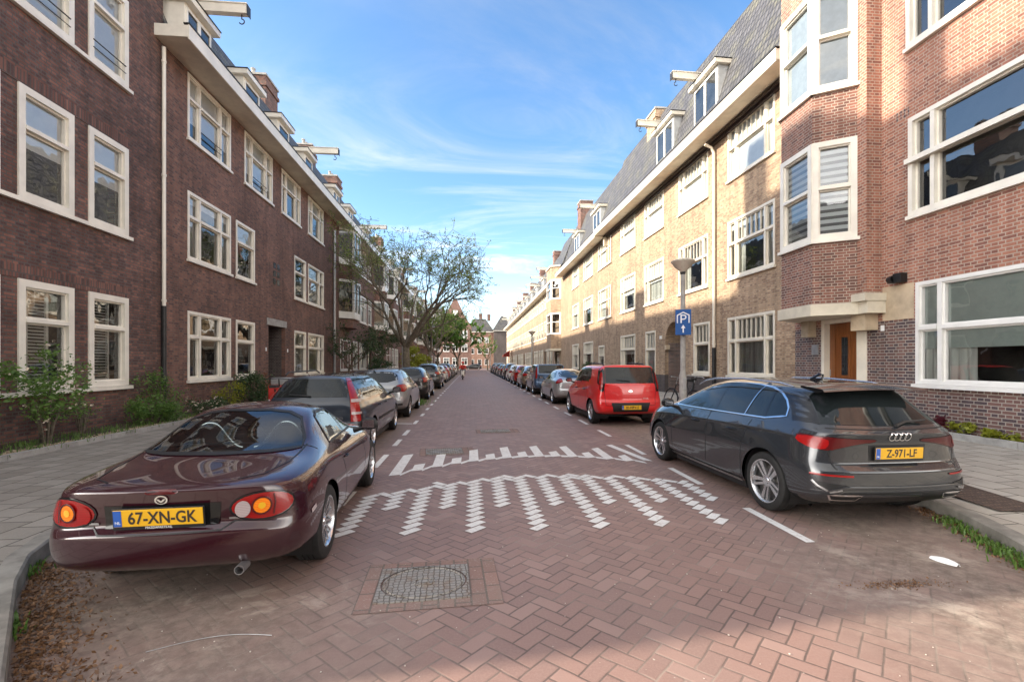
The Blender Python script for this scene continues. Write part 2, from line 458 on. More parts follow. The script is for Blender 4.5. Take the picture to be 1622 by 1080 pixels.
def pave_mat(name, s=.30, c1=(.27,.255,.235), c2=(.36,.345,.32), off=.5, joint=(.055,.048,.038), w=None):
    m,t,b=new_mat(name)
    co=obj_co(t); x,y,_=t.xyz(co)
    nd=t.node('ShaderNodeTexBrick'); nd.offset=off
    t.put(nd.inputs['Vector'],t.comb(y,x,0))
    nd.inputs['Color1'].default_value=c1+(1,); nd.inputs['Color2'].default_value=c2+(1,); nd.inputs['Mortar'].default_value=joint+(1,)
    nd.inputs['Scale'].default_value=1; nd.inputs['Mortar Size'].default_value=.008; nd.inputs['Mortar Smooth'].default_value=.3
    nd.inputs['Brick Width'].default_value=w or s; nd.inputs['Row Height'].default_value=s
    col=nd.outputs['Color']
    col=t.mix(t.m('MULTIPLY',t.smooth(t.noise(co,1.2,6,.7),.42,.7),.45),col,(.20,.18,.155))
    col=t.mix(t.m('MULTIPLY',t.smooth(t.noise(co,75,2,.6),.55,.72),.25),col,(.5,.48,.45))
    col=t.mix(t.m('MULTIPLY',t.smooth(t.noise(co,5,5,.8),.60,.72),.35),col,(.13,.12,.08))
    t.put(b.inputs['Base Color'],col); b.inputs['Roughness'].default_value=.88
    t.put(b.inputs['Normal'],t.bump(t.m('ADD',t.m('MULTIPLY',nd.outputs['Fac'],-1),t.m('MULTIPLY',t.noise(co,60,3),.4)),.004,.8))
    return m

KERB_L=[(-1.0,1.15),(-1.55,1.75),(-2.05,2.3),(-2.5,2.85),(-2.95,3.4),(-3.25,3.85),(-3.42,4.3),(-3.5,4.9),(-3.52,6),(-3.52,124)]
KERB_R=[(3.3,1.3),(3.75,2.2),(4.1,2.95),(4.42,3.6),(4.62,4.1),(4.78,4.6),(4.86,5.2),(4.88,6),(4.88,124)]
def sheet_between(mb, edge, xfar, z, side, zfar=None):
    for (a,b) in zip(edge,edge[1:]):
        n = 1 if b[1]-a[1]<5 else 24
        for k in range(n):
            p=(a[0]+(b[0]-a[0])*k/n, a[1]+(b[1]-a[1])*k/n); q=(a[0]+(b[0]-a[0])*(k+1)/n, a[1]+(b[1]-a[1])*(k+1)/n)
            zf=z if zfar is None else zfar
            quad=[(p[0],p[1],z),(q[0],q[1],z),(xfar,q[1],zf),(xfar,p[1],zf)]
            if side>0: quad=quad[::-1]
            mb.face(quad)
def offset_line(edge, d):
    out=[]
    for i,p in enumerate(edge):
        a=Vector(edge[max(i-1,0)]); c=Vector(edge[min(i+1,len(edge)-1)])
        t=(c-a).normalized(); n=Vector((-t.y,t.x)); q=Vector(p)+n*d; out.append((q.x,q.y))
    return out
def ground():
    mg=plain('far_ground',(.17,.15,.13),.9,var=.2,vscale=.05)
    g=MB(); g.face([(-1500,-1500,-.03),(1500,-1500,-.03),(1500,1500,-.03),(-1500,1500,-.03)])
    tag(g.build('ground',mg),kind='structure')
    rm=road_mat()
    r=MB()
    # road sheet, subdivided
    r.face([(-9,-12,0),(9,-12,0),(9,2.6,0),(-9,2.6,0)])
    r.face([(-60,-12,0),(-9,-12,0),(-9,2.6,0),(-60,2.6,0)])
    r.face([(9,-12,0),(60,-12,0),(60,2.6,0),(9,2.6,0)])
    r.face([(-4.9,2.6,0),(5.2,2.6,0),(5.2,140,0),(-4.9,140,0)])
    tag(r.build('road',rm),kind='structure')
    # pavements
    pl=MB(); sheet_between(pl,offset_line(KERB_L,.12),-7.9,.12,-1)
    tag(pl.build('pavement',pave_mat('grey_concrete_flags',.30,(.235,.212,.182),(.325,.297,.26))),kind='structure')
    pr=MB(); sheet_between(pr,offset_line(KERB_R,-.12),9.1,.12,1,.22)
    tag(pr.build('pavement',pave_mat('warm_concrete_flags',.32,(.33,.30,.255),(.43,.395,.34),w=.5)),kind='structure')
    pn=MB(); pn.face([(-60,1.15,.118),(-1.0,1.15,.118),(-1.0,1.16,.118),(-60,1.16,.118)])
    for edge,s,nm in ((KERB_L,1,'kerb'),(KERB_R,-1,'kerb')):
        k=MB(); inner=offset_line(edge,.13*s)
        for i in range(len(edge)-1):
            a,b,c,d=edge[i],edge[i+1],inner[i+1],inner[i]
            n=1 if b[1]-a[1]<5 else 118
            for q in range(n):
                f0=q/n; f1=(q+1)/n-(.006/1.0 if n>1 else .0)/n*1
                L=lambda p,r_,f:(p[0]+(r_[0]-p[0])*f,p[1]+(r_[1]-p[1])*f)
                A=L(a,b,f0);B=L(a,b,f1);Cc=L(d,c,f1);D=L(d,c,f0)
                ins=.015
                A2=(A[0]+(D[0]-A[0])*.1,A[1]+(D[1]-A[1])*.1); B2=(B[0]+(Cc[0]-B[0])*.1,B[1]+(Cc[1]-B[1])*.1)
                fs=[[(A[0],A[1],-.02),(B[0],B[1],-.02),(B[0],B[1],.115),(A[0],A[1],.115)],
                    [(A[0],A[1],.115),(B[0],B[1],.115),(B2[0],B2[1],.128),(A2[0],A2[1],.128)],
                    [(A2[0],A2[1],.128),(B2[0],B2[1],.128),(Cc[0],Cc[1],.128),(D[0],D[1],.128)],
                    [(D[0],D[1],.128),(Cc[0],Cc[1],.128),(Cc[0],Cc[1],.05),(D[0],D[1],.05)]]
                for f in fs: k.face(f if s<0 else f[::-1])
        tag(k.build(nm,plain('kerb_concrete',(.24,.225,.20),.85,var=.25,vscale=4,bumpd=.002,bscale=50)),kind='structure')
    # planting strips along the house fronts
    for (x0,x1,y0,y1,z,zk,nm) in ((-7.9,-6.75,1.6,124,.16,.20,'flower_bed'),(8.45,9.1,1.6,12.0,.26,.31,'flower_bed')):
        s=MB(); s.box(min(x0,x1),max(x0,x1),y0,y1,.05,z)
        tag(s.build(nm,M['soil']),kind='structure')
        e=MB(); xe=x1 if x0<0 else x0
        yy=y0
        while yy<min(y1,60):
            e.box(xe-.04,xe+.04,yy,yy+.99,.05,zk); yy+=1.0
        tag(e.build('bed_edging',M['concrete']),kind='structure')

def markings():
    wm=M['whitemark']
    def slab(name,quads,z=.004,label=None,cat='road marking',group=None):
        b=MB()
        for q in quads: b.face([(p[0],p[1],z) for p in q])
        return tag(b.build(name,wm),label,cat,group)
    # hump teeth: single pavers of the herringbone picked out in white
    def paver(i,j,vert):
        g=.07
        if not vert: c=[(i+g,j+g),(i+2-g,j+g),(i+2-g,j+1-g),(i+g,j+1-g)]
        else: c=[(i+g,j+g),(i+1-g,j+g),(i+1-g,j+2-g),(i+g,j+2-g)]
        return [((a-b_)*W_/math.sqrt(2),(a+b_)*W_/math.sqrt(2)) for a,b_ in c]
    def centre(q): return (sum(p[0] for p in q)/4,sum(p[1] for p in q)/4)
    def arc(x): return 6.38-.19*(x-.9)**2 if x<.9 else 6.38-.13*(x-.9)**2
    near=[];
    cols={}
    for i in range(0,140):
        for j in range(-20,140):
            mm=(i-j)%4
            if mm in(0,):
                q=paver(i,j,False); cx,cy=centre(q)
                if -1.2<cx<2.75 and 4<cy<6.9: cols.setdefault(i-j,[]).append((cy,cx,q))
            if mm==3:
                q=paver(i,j,True); cx,cy=centre(q)
                if -1.2<cx<2.75 and abs(cy-arc(cx))<.085: near.append(q)
    for n_,k in enumerate(sorted(cols)):
        long_=n_%2==0
        for cy,cx,q in cols[k]:
            a=arc(cx)
            lo = (4.33 if long_ else 5.08)
            if lo<cy<a+.06: near.append(q)
    slab('hump_marking',near,.0045,'white zigzag teeth of pavers facing the camera across the brick road','road marking')
    # far face of the hump: bars of stepped pavers pointing away
    far=[]
    def arc2(x): return 7.72-.24*(x-1.1)**2 if x<1.1 else 7.72-.25*(x-1.1)**2
    nb=15
    for k in range(nb):
        x=-1.05+k*(3.8/(nb-1))
        y0=arc2(x); h=.95 if k%2==0 else .42
        if k==0: y0-=.0; h=1.45
        if k<nb-1: far.append([(x-.075,y0),(x+.075,y0+.06),(x+.075,y0+h+.1),(x-.075,y0+h)])
        if k<nb-1:
            x2=x+3.8/(nb-1); y2=arc2(x2)
            far.append([(x+.075,y0-.02),(x2-.075,y2+.02),(x2-.075,y2+.15),(x+.075,y0+.13)])
    far.append([(2.70,7.3),(2.82,7.22),(2.62,8.75),(2.50,8.7)])
    slab('hump_marking',far,.0045,'white bars of the far hump face pointing up the street','road marking')
    # dashes along both parking lanes
    y=4.72
    i=0
    ys=[(3.82,4.79)]+[(5.78+1.98*k,6.72+1.98*k) for k in range(0,46)]
    d=[]
    for a,b_ in ys: d.append([(2.85,a),(2.935,a),(2.935,b_),(2.85,b_)])
    for q in d: slab('lane_dash',[q],.0042,'white painted dash of the line edging the right hand parking lane','road marking','dashes of the right parking line')
    ys=[(5.28,5.85),(7.15,8.15),(9.0,9.75),(10.3,11.1),(12.2,12.9),(14.0,14.7)]+[(15.8+1.7*k,16.5+1.7*k) for k in range(0,52)]
    d=[]
    for a,b_ in ys: 
        xx=-1.38-.005*a if a<15 else -1.47
        d.append([(xx-.045,a),(xx+.045,a),(xx+.045,b_),(xx-.045,b_)])
    for q in d: slab('lane_dash',[q],.0042,'white painted dash of the line edging the left hand parking lane','road marking','dashes of the left parking line')
    slab('bay_divider',[[(-2.4,12.35),(-1.5,12.2),(-1.5,12.3),(-2.4,12.45)]],.0044,'short white crosswise bar between the navy estate and the silver hatchback','road marking')

def manhole_mat():
    m,t,b=new_mat('cast_iron_cover')
    co=obj_co(t)
    v=t.node('ShaderNodeTexVoronoi',feature='DISTANCE_TO_EDGE'); t.put(v.inputs['Vector'],co); v.inputs['Scale'].default_value=26; v.inputs['Randomness'].default_value=.35
    e=t.smooth(v.outputs[0],.03,.12)
    rust=t.smooth(t.noise(co,9,5,.7),.45,.7)
    col=t.mix(e,(.13,.115,.095),(.30,.28,.255)); col=t.mix(t.m('MULTIPLY',rust,.5),col,(.20,.11,.055))
    t.put(b.inputs['Base Color'],col); b.inputs['Roughness'].default_value=.62; b.inputs['Metallic'].default_value=.25
    t.put(b.inputs['Normal'],t.bump(e,.008,1))
    return m
def manholes():
    mm=manhole_mat(); fr=plain('rusty_iron_frame',(.19,.165,.135),.7,metal=.2,var=.35,vscale=12,bumpd=.003,bscale=60)
    sur=pave_mat('manhole_surround_bricks',.105,(.215,.134,.113),(.25,.152,.127),.5,(.13,.10,.085),w=.21)
    def hole(cx,cy,w,h,rz,lab,surround=True):
        root=empty('manhole_cover',(cx,cy,0),rz,label=lab,cat='manhole cover')
        if surround:
            s=MB(); s.face([(-w/2-.11,-h/2-.1,.004),(w/2+.21,-h/2-.1,.004),(w/2+.21,h/2+.1,.004),(-w/2-.11,h/2+.1,.004)])
            s.build('brick_surround',sur,root)
        f=MB(); z=.012
        for k in range(48): # frame with round hole
            pass
        N=64; rx,ry=w*.475,h*.475
        b0=len(f.v)
        for k in range(N):
            a=2*math.pi*k/N; c_,s_=math.cos(a),math.sin(a)
            q=max(abs(c_)/(w/2),abs(s_)/(h/2)); 
            f.v.append((rx*c_,ry*s_,z)); f.v.append((c_/q,s_/q,z)); f.v.append((c_/q,s_/q,0))
        for k in range(N):
            a=b0+3*k; c=b0+3*((k+1)%N)
            f.f.append((a,a+1,c+1,c)); f.f.append((a+1,a+2,c+2,c+1)); f.m+=[0,0]
        f.build('frame',mm,root)
        l=MB(); n=48
        l.v+= [(0,0,.011)]
        for k in range(n):
            a=2*math.pi*k/n; l.v.append((rx*.97*math.cos(a),ry*.97*math.sin(a),.010))
        for k in range(n): l.f.append((0,1+k,1+(k+1)%n)); l.m.append(0)
        # raised ring and centre boss
        for (r0,r1) in ((.93,.89),(.26,.20),(.14,.0)):
            prof=[(r0,.010),(r0-.01,.017),(max(r1+.01,0.001),.017),(max(r1,.0005),.010)]
            b1=len(l.v)
            for (r_,z_) in prof:
                for k in range(n):
                    a=2*math.pi*k/n; l.v.append((rx*r_*math.cos(a),ry*r_*math.sin(a),z_))
            for i in range(3):
                for k in range(n):
                    l.f.append((b1+i*n+k,b1+i*n+(k+1)%n,b1+(i+1)*n+(k+1)%n,b1+(i+1)*n+k)); l.m.append(0)
        l.build('lid',mm,root)
    hole(-.33,3.37,.62,.52,R(3),'square iron frame with round studded lid nearest in the road')
    hole(-.47,8.35,.62,.5,R(6),'worn iron cover left of centre beside the far hump bars')
    hole(.53,10.75,.66,.42,R(2),'iron cover in mid road beyond the hump',True)
    # rusty grate plate set in the right pavement
    gr=MB(); gr.face([(4.97,4.05,.14),(5.42,3.95,.15),(5.62,5.0,.155),(5.12,5.1,.145)])
    gm=brick('rusty_grid_plate',(.11,.07,.05),(.17,.11,.08),(.06,.04,.03),w=.04,h=.04,ms=.008,stain=.2,darkp=.1)
    o=gr.build('pavement_grate',gm); tag(o,'rusty brown grid plate set in the right pavement beside the kerb','grate')
    o=MB(); o.face([(3.9,30,.1)]*3) if False else None
# ------------------------------------------------------------------ buildings
# local frame: x along the facade (left to right seen from the street), -y towards the street, z up
def wall_cells(mb, x0,x1,z0,z1,holes,y=0.0,rev=.12,skip_rev=False):
    hs=[h for h in holes if h[1]>x0 and h[0]<x1 and h[3]>z0 and h[2]<z1]
    xs=sorted(set([x0,x1]+[min(max(v,x0),x1) for h in hs for v in h[:2]]))
    zs=sorted(set([z0,z1]+[min(max(v,z0),z1) for h in hs for v in h[2:4]]))
    for a,b in zip(xs,xs[1:]):
        run=None
        for c,d in zip(zs,zs[1:]):
            mx,mz=(a+b)/2,(c+d)/2
            inside=any(h[0]<mx<h[1] and h[2]<mz<h[3] for h in hs)
            if inside:
                if run: mb.face([(a,y,run[0]),(b,y,run[0]),(b,y,run[1]),(a,y,run[1])]); run=None
            else:
                run=(run[0],d) if run else (c,d)
        if run: mb.face([(a,y,run[0]),(b,y,run[0]),(b,y,run[1]),(a,y,run[1])])
    for h in hs:
        a,b=h[0],h[1]; c,d=max(h[2],z0),min(h[3],z1)
        mb.face([(a,y,c),(a,y+rev,c),(a,y+rev,d),(a,y,d)][::-1])
        mb.face([(b,y,c),(b,y+rev,c),(b,y+rev,d),(b,y,d)])
        if h[3]<=z1: mb.face([(a,y,h[3]),(a,y+rev,h[3]),(b,y+rev,h[3]),(b,y,h[3])][::-1])
        if h[2]>=z0: mb.face([(a,y,h[2]),(a,y+rev,h[2]),(b,y+rev,h[2]),(b,y,h[2])])

def window(parent,x0,x1,z0,z1,cols=(1,),tr=.36,bars=None,casing=.085,mat='cream',blind=0,curtain=False,shut=False,
           sill=True,loc=None,rz=0,rod=False,low=False,name='window',fabric='blind',proj=.02,reveal=.07):
    """tr: share of the height above the transom; bars: glazing bars per column in the top light; low: far window, fewer pieces"""
    f=MB(); yF=-proj; yB=reveal+.03
    W=x1-x0; c=casing
    f.box(x0,x0+c,yF,yB,z0,z1); f.box(x1-c,x1,yF,yB,z0,z1)
    f.box(x0+c,x1-c,yF,yB,z1-c,z1); f.box(x0+c,x1-c,yF,yB,z0,z0+c*.9)
    ix0,ix1,iz0,iz1=x0+c,x1-c,z0+c*.9,z1-c
    tot=sum(cols); mw=.085 if len(cols)>1 else 0
    avail=(ix1-ix0)-mw*(len(cols)-1); x=ix0; lights=[]
    for k,cw in enumerate(cols):
        w=avail*cw/tot; a,b=x,x+w
        if k<len(cols)-1: f.box(b,b+mw,yF+.006,yB-.002,iz0,iz1)
        if tr:
            zt=iz1-(iz1-iz0)*tr
            f.box(a,b,yF-.012,yB-.004,zt-.035,zt+.035)
            lights.append((a,b,iz0,zt-.035,0)); lights.append((a,b,zt+.035,iz1,(bars[k] if bars else 0)))
        else: lights.append((a,b,iz0,iz1,(bars[k] if bars else 0)))
        x=b+mw
    sw=.035
    for (a,b,c0,c1,nb) in lights:
        if not low:
            y0=.018+(.022 if c1<iz1-.01 else 0)
            f.box(a,a+sw,y0,yB-.006,c0,c1); f.box(b-sw,b,y0,yB-.006,c0,c1)
            f.box(a+sw,b-sw,y0,yB-.006,c1-sw,c1); f.box(a+sw,b-sw,y0,yB-.006,c0,c0+sw)
        for i in range(nb):
            xx=a+(b-a)*(i+1)/(nb+1)
            f.box(xx-.012,xx+.012,.03,yB-.01,c0+ (sw if not low else 0),c1-(sw if not low else 0))
    w=f.build(name,M[mat],parent,loc=loc,rot=(0,0,rz) if rz else None)
    p=MB()
    yp=yB-.02
    for (a,b,c0,c1,nb) in lights:
        p.face([(a,yp,c0),(b,yp,c0),(b,yp,c1),(a,yp,c1)])
    p.build('pane',M['glass'],w)
    if sill:
        s=MB(); s.box(x0-.04,x1+.04,-.075,.0 if loc is None else .03,z0-.075,z0-.004)
        s.build('sill',M[mat],w)
    if blind:
        bl=MB(); yb=yp+.015
        for (a,b) in sorted(set((l[0],l[1]) for l in lights)):
            zb=z1-c-(z1-z0)*min(blind,1)
            bl.face([(a+.01,yb,max(zb,iz0)),(b-.01,yb,max(zb,iz0)),(b-.01,yb,iz1),(a+.01,yb,iz1)])
        bl.build('blind',M[fabric],w)
    if curtain:
        cu=MB(); yb=yp+.09
        n=30; W2=(ix1-ix0)
        segs=[(ix0,ix0+W2*.28),(ix1-W2*.28,ix1)] if curtain=='sides' else [(ix0,ix1)]
        for (a,b) in segs:
            nn=max(6,int((b-a)/.035))
            for k in range(nn):
                xa=a+(b-a)*k/nn; xb=a+(b-a)*(k+1)/nn
                ya=yb+.025*math.sin(xa*38); yb2=yb+.025*math.sin(xb*38)
                cu.face([(xa,ya,iz0),(xb,yb2,iz0),(xb,yb2,iz1),(xa,ya,iz1)])
        cu.build('curtain',M['curtain'],w,smooth=True)
    if shut:
        sh=MB(); zz=iz0+.02; yb=yp+.04
        xa=ix0+W*.16; xb=ix1-W*.30
        while zz<iz1-.03:
            sh.obox(((xa+xb)/2,yb,zz+.03),((xb-xa)/2,0,0),(0,.022,.014),(0,-.002,.003)); zz+=.062
        sh.box(xa-.05,xa-.002,yb-.02,yb+.02,iz0,iz1); sh.box(xb+.002,xb+.05,yb-.02,yb+.02,iz0,iz1)
        sh.build('shutter',M['white'],w)
    if rod:
        rr=MB(); zr=z0+(z1-z0)*.23; a,b,_,_,_=max(lights,key=lambda l:l[1]-l[0])
        rr.tube([(a-.03,-.035,zr),(b+.03,-.035,zr)],.013,6); rr.tube([(a-.03,-.035,zr-.16),(b+.03,-.035,zr-.16)],.009,6)
        rr.build('safety_rail',M['darkmetal'],w)
    return w

def shell(root,W,D,z0,z1,front_holes,mat,plinth=None,plinth_mat=None,rev=.12,gables=True):
    """walls of a house: front with openings, sides and back"""
    w=MB()
    zz=z0
    if plinth: 
        p=MB(); wall_cells(p,0,W,z0,plinth,front_holes,0,rev)
        p.face([(0,D,z0),(0,0,z0),(0,0,plinth),(0,D,plinth)]); p.face([(W,0,z0),(W,D,z0),(W,D,plinth),(W,0,plinth)])
        p.build('plinth',M[plinth_mat],root); zz=plinth
    wall_cells(w,0,W,zz,z1,front_holes,0,rev)
    w.face([(0,D,zz),(0,0,zz),(0,0,z1),(0,D,z1)]); w.face([(W,0,zz),(W,D,zz),(W,D,z1),(W,0,z1)])
    w.face([(W,D,zz),(0,D,zz),(0,D,z1),(W,D,z1)])
    w.build('wall',M[mat],root)
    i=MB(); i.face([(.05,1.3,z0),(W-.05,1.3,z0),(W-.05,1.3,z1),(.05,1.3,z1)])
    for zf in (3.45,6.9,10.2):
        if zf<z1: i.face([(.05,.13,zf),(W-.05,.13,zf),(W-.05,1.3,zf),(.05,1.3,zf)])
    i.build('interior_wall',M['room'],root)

def eave(root,xa,xb,out=.78,z0=9.72,z1=10.02,mat='cream',back=.35,gut=True,ends=(True,True)):
    e=MB(); n=MB()
    e.box(xa,xb,-out,back,z0+.03,z1)
    e.box(xa,xb,-out-.03,-out+.01,z0-.02,z1+.015)
    so=MB(); so.face([(xa+.02,-out+.02,z0+.026),(xa+.02,.0,z0+.026),(xb-.02,.0,z0+.026),(xb-.02,-out+.02,z0+.026)])
    o=e.build('eave',M[mat],root,bevel=.008)
    so.build('soffit',M['soffit'],o)
    g=MB(); g.box(xa-.02,xb+.02,-out-.05,-out+.10,z1+.018,z1+.05); g.build('roof_edging',M['blackp'],o)
    return o
def mansard(root,W,D,z0,z1,run,mat='tile',yf=-.15,name='roof'):
    r=MB()
    r.face([(0,yf,z0),(W,yf,z0),(W,yf+run,z1),(0,yf+run,z1)])
    r.face([(0,D-.0,z0),(0,yf,z0),(0,yf+run,z1),(0,D-run,z1)]); r.face([(W,yf,z0),(W,D,z0),(W,D-run,z1),(W,yf+run,z1)])
    r.face([(W,D,z0),(0,D,z0),(0,D-run,z1),(W,D-run,z1)])
    r.face([(0,yf+run,z1),(W,yf+run,z1),(W,D-run,z1),(0,D-run,z1)])
    return r.build(name,M[mat],root)
def dormer(root,xa,xb,yfront,z0,z1,depth=1.6,beam=None,wall='cream',over=.14,low=False,rmat='cream',beamx=None,hook=True,face='cream'):
    d=MB(); d.box(xa,xb,yfront,yfront+depth,z0,z1-.16)
    o=d.build('dormer',M[wall],root)
    r=MB(); r.box(xa-over,xb+over,yfront-over-.05,yfront+depth,z1-.16,z1); r.build('dormer_roof',M[rmat],o,bevel=.006)
    c=MB(); c.box(xa-over-.02,xb+over+.02,yfront-over-.07,yfront+depth+.02,z1+.003,z1+.028); c.build('roof_edging',M['blackp'],o)
    n=2 if xb-xa>1.2 else 1
    g=.06; f=MB(); p=MB()
    zb=z0+.08; zt=z1-.24
    for k in range(n):
        a=xa+g+(xb-xa-2*g)*k/n; b=xa+g+(xb-xa-2*g)*(k+1)/n
        y=yfront-.03
        f.box(a,a+.07,y,yfront+.0,zb,zt); f.box(b-.07,b,y,yfront,zb,zt); f.box(a+.07,b-.07,y,yfront,zt-.07,zt); f.box(a+.07,b-.07,y,yfront,zb,zb+.07)
        p.face([(a+.07,yfront-.008,zb+.07),(b-.07,yfront-.008,zb+.07),(b-.07,yfront-.008,zt-.07),(a+.07,yfront-.008,zt-.07)])
    f.build('window_frame',M[face],o); p.build('window_pane',M['darkpane'],o)
    if beam:
        bx=beamx if beamx is not None else (xa+xb)/2
        m=MB(); m.box(bx-.09,bx+.09,yfront-beam,yfront+.4,z1+.03,z1+.27)
        m.box(bx-.12,bx+.12,yfront-beam-.02,yfront+.4,z1+.272,z1+.30)
        m.build('hoist_beam',M[rmat],o)
        if hook:
            h=MB(); yh=yfront-beam+.16; zt=z1+.03
            pts=[(bx,yh,zt),(bx,yh,zt-.12)]
            for k in range(0,10):
                a=R(90-27*k); pts.append((bx,yh-.07*math.cos(a)*1.0,zt-.19+.07*math.sin(a)))
            h.box(bx-.10,bx+.10,yfront-beam-.035,yfront-beam-.022,z1-.02,z1+.27)
            h.tube(pts,.016,6); h.build('hook',M['darkmetal'],o)
    return o
def chimney(root,xa,xb,ya,yb,z0,z1,pots=3,mat='brickL2'):
    c=MB(); c.box(xa,xb,ya,yb,z0,z1); c.box(xa-.06,xb+.06,ya-.06,yb+.06,z1-.45,z1-.30)
    o=c.build('chimney',M[mat],root)
    k=MB(); k.box(xa-.05,xb+.05,ya-.05,yb+.05,z1+.002,z1+.09); k.build('cap',M['concrete'],o)
    for i in range(pots):
        x=xa+(xb-xa)*(i+.5)/pots
        p=MB(); p.lathe([(.075,0),(.08,.22),(.10,.24),(.10,.30),(.06,.30)],10,c=(x,(ya+yb)/2,z1+.09)); p.build('pot',M['concrete'],o,autos=40)
    return o
def downpipe(root,x,z0,z1,zdark=1.9,r=.045,y=-.08,top=None,mat='cream'):
    p=MB(); p.tube([(x,y,zdark),(x,y,z1)],r,10)
    if top: p.tube([(x,y,z1-.002),(x,y+top*.3,z1+.18),(x,y+top,z1+.28)],r,10)
    for z in (z1-.4,(z1+zdark)/2,zdark+.1): p.tube([(x,y,z),(x,y,z+.06)],r+.012,10)
    o=p.build('downpipe',M[mat],root,autos=50)
    d=MB(); d.tube([(x,y,z0),(x,y,zdark-.01)],r+.012,10); d.build('pipe_foot',M['darkmetal'],o,autos=50)
def door_leaf(root,x0,x1,z0,z1,y,mat='doordark',glass=True,frame=None):
    d=MB(); d.box(x0,x1,y,y+.05,z0,z1)
    w=x1-x0
    d.box(x0+w*.14,x1-w*.14,y-.012,y-.001,z0+.12,z0+(z1-z0)*.38)
    o=d.build('door',M[mat],root,bevel=.006)
    if glass:
        p=MB(); p.box(x0+w*.30,x1-w*.30,y-.008,y-.002,z0+(z1-z0)*.45,z1-.2); p.build('door_pane',M['darkpane'],o)
    h=MB(); h.tube([(x0+.09,y-.06,z0+1.0),(x0+.09,y-.06,z0+1.16)],.012,6); h.build('handle',M['steel'],o)
    if frame:
        f=MB(); f.box(x0-.09,x0-.003,y-.04,y+.06,z0,z1+.09); f.box(x1+.003,x1+.09,y-.04,y+.06,z0,z1+.09); f.box(x0-.003,x1+.003,y-.04,y+.06,z1+.004,z1+.09)
        f.build('door_frame',M[frame],o)
    return o

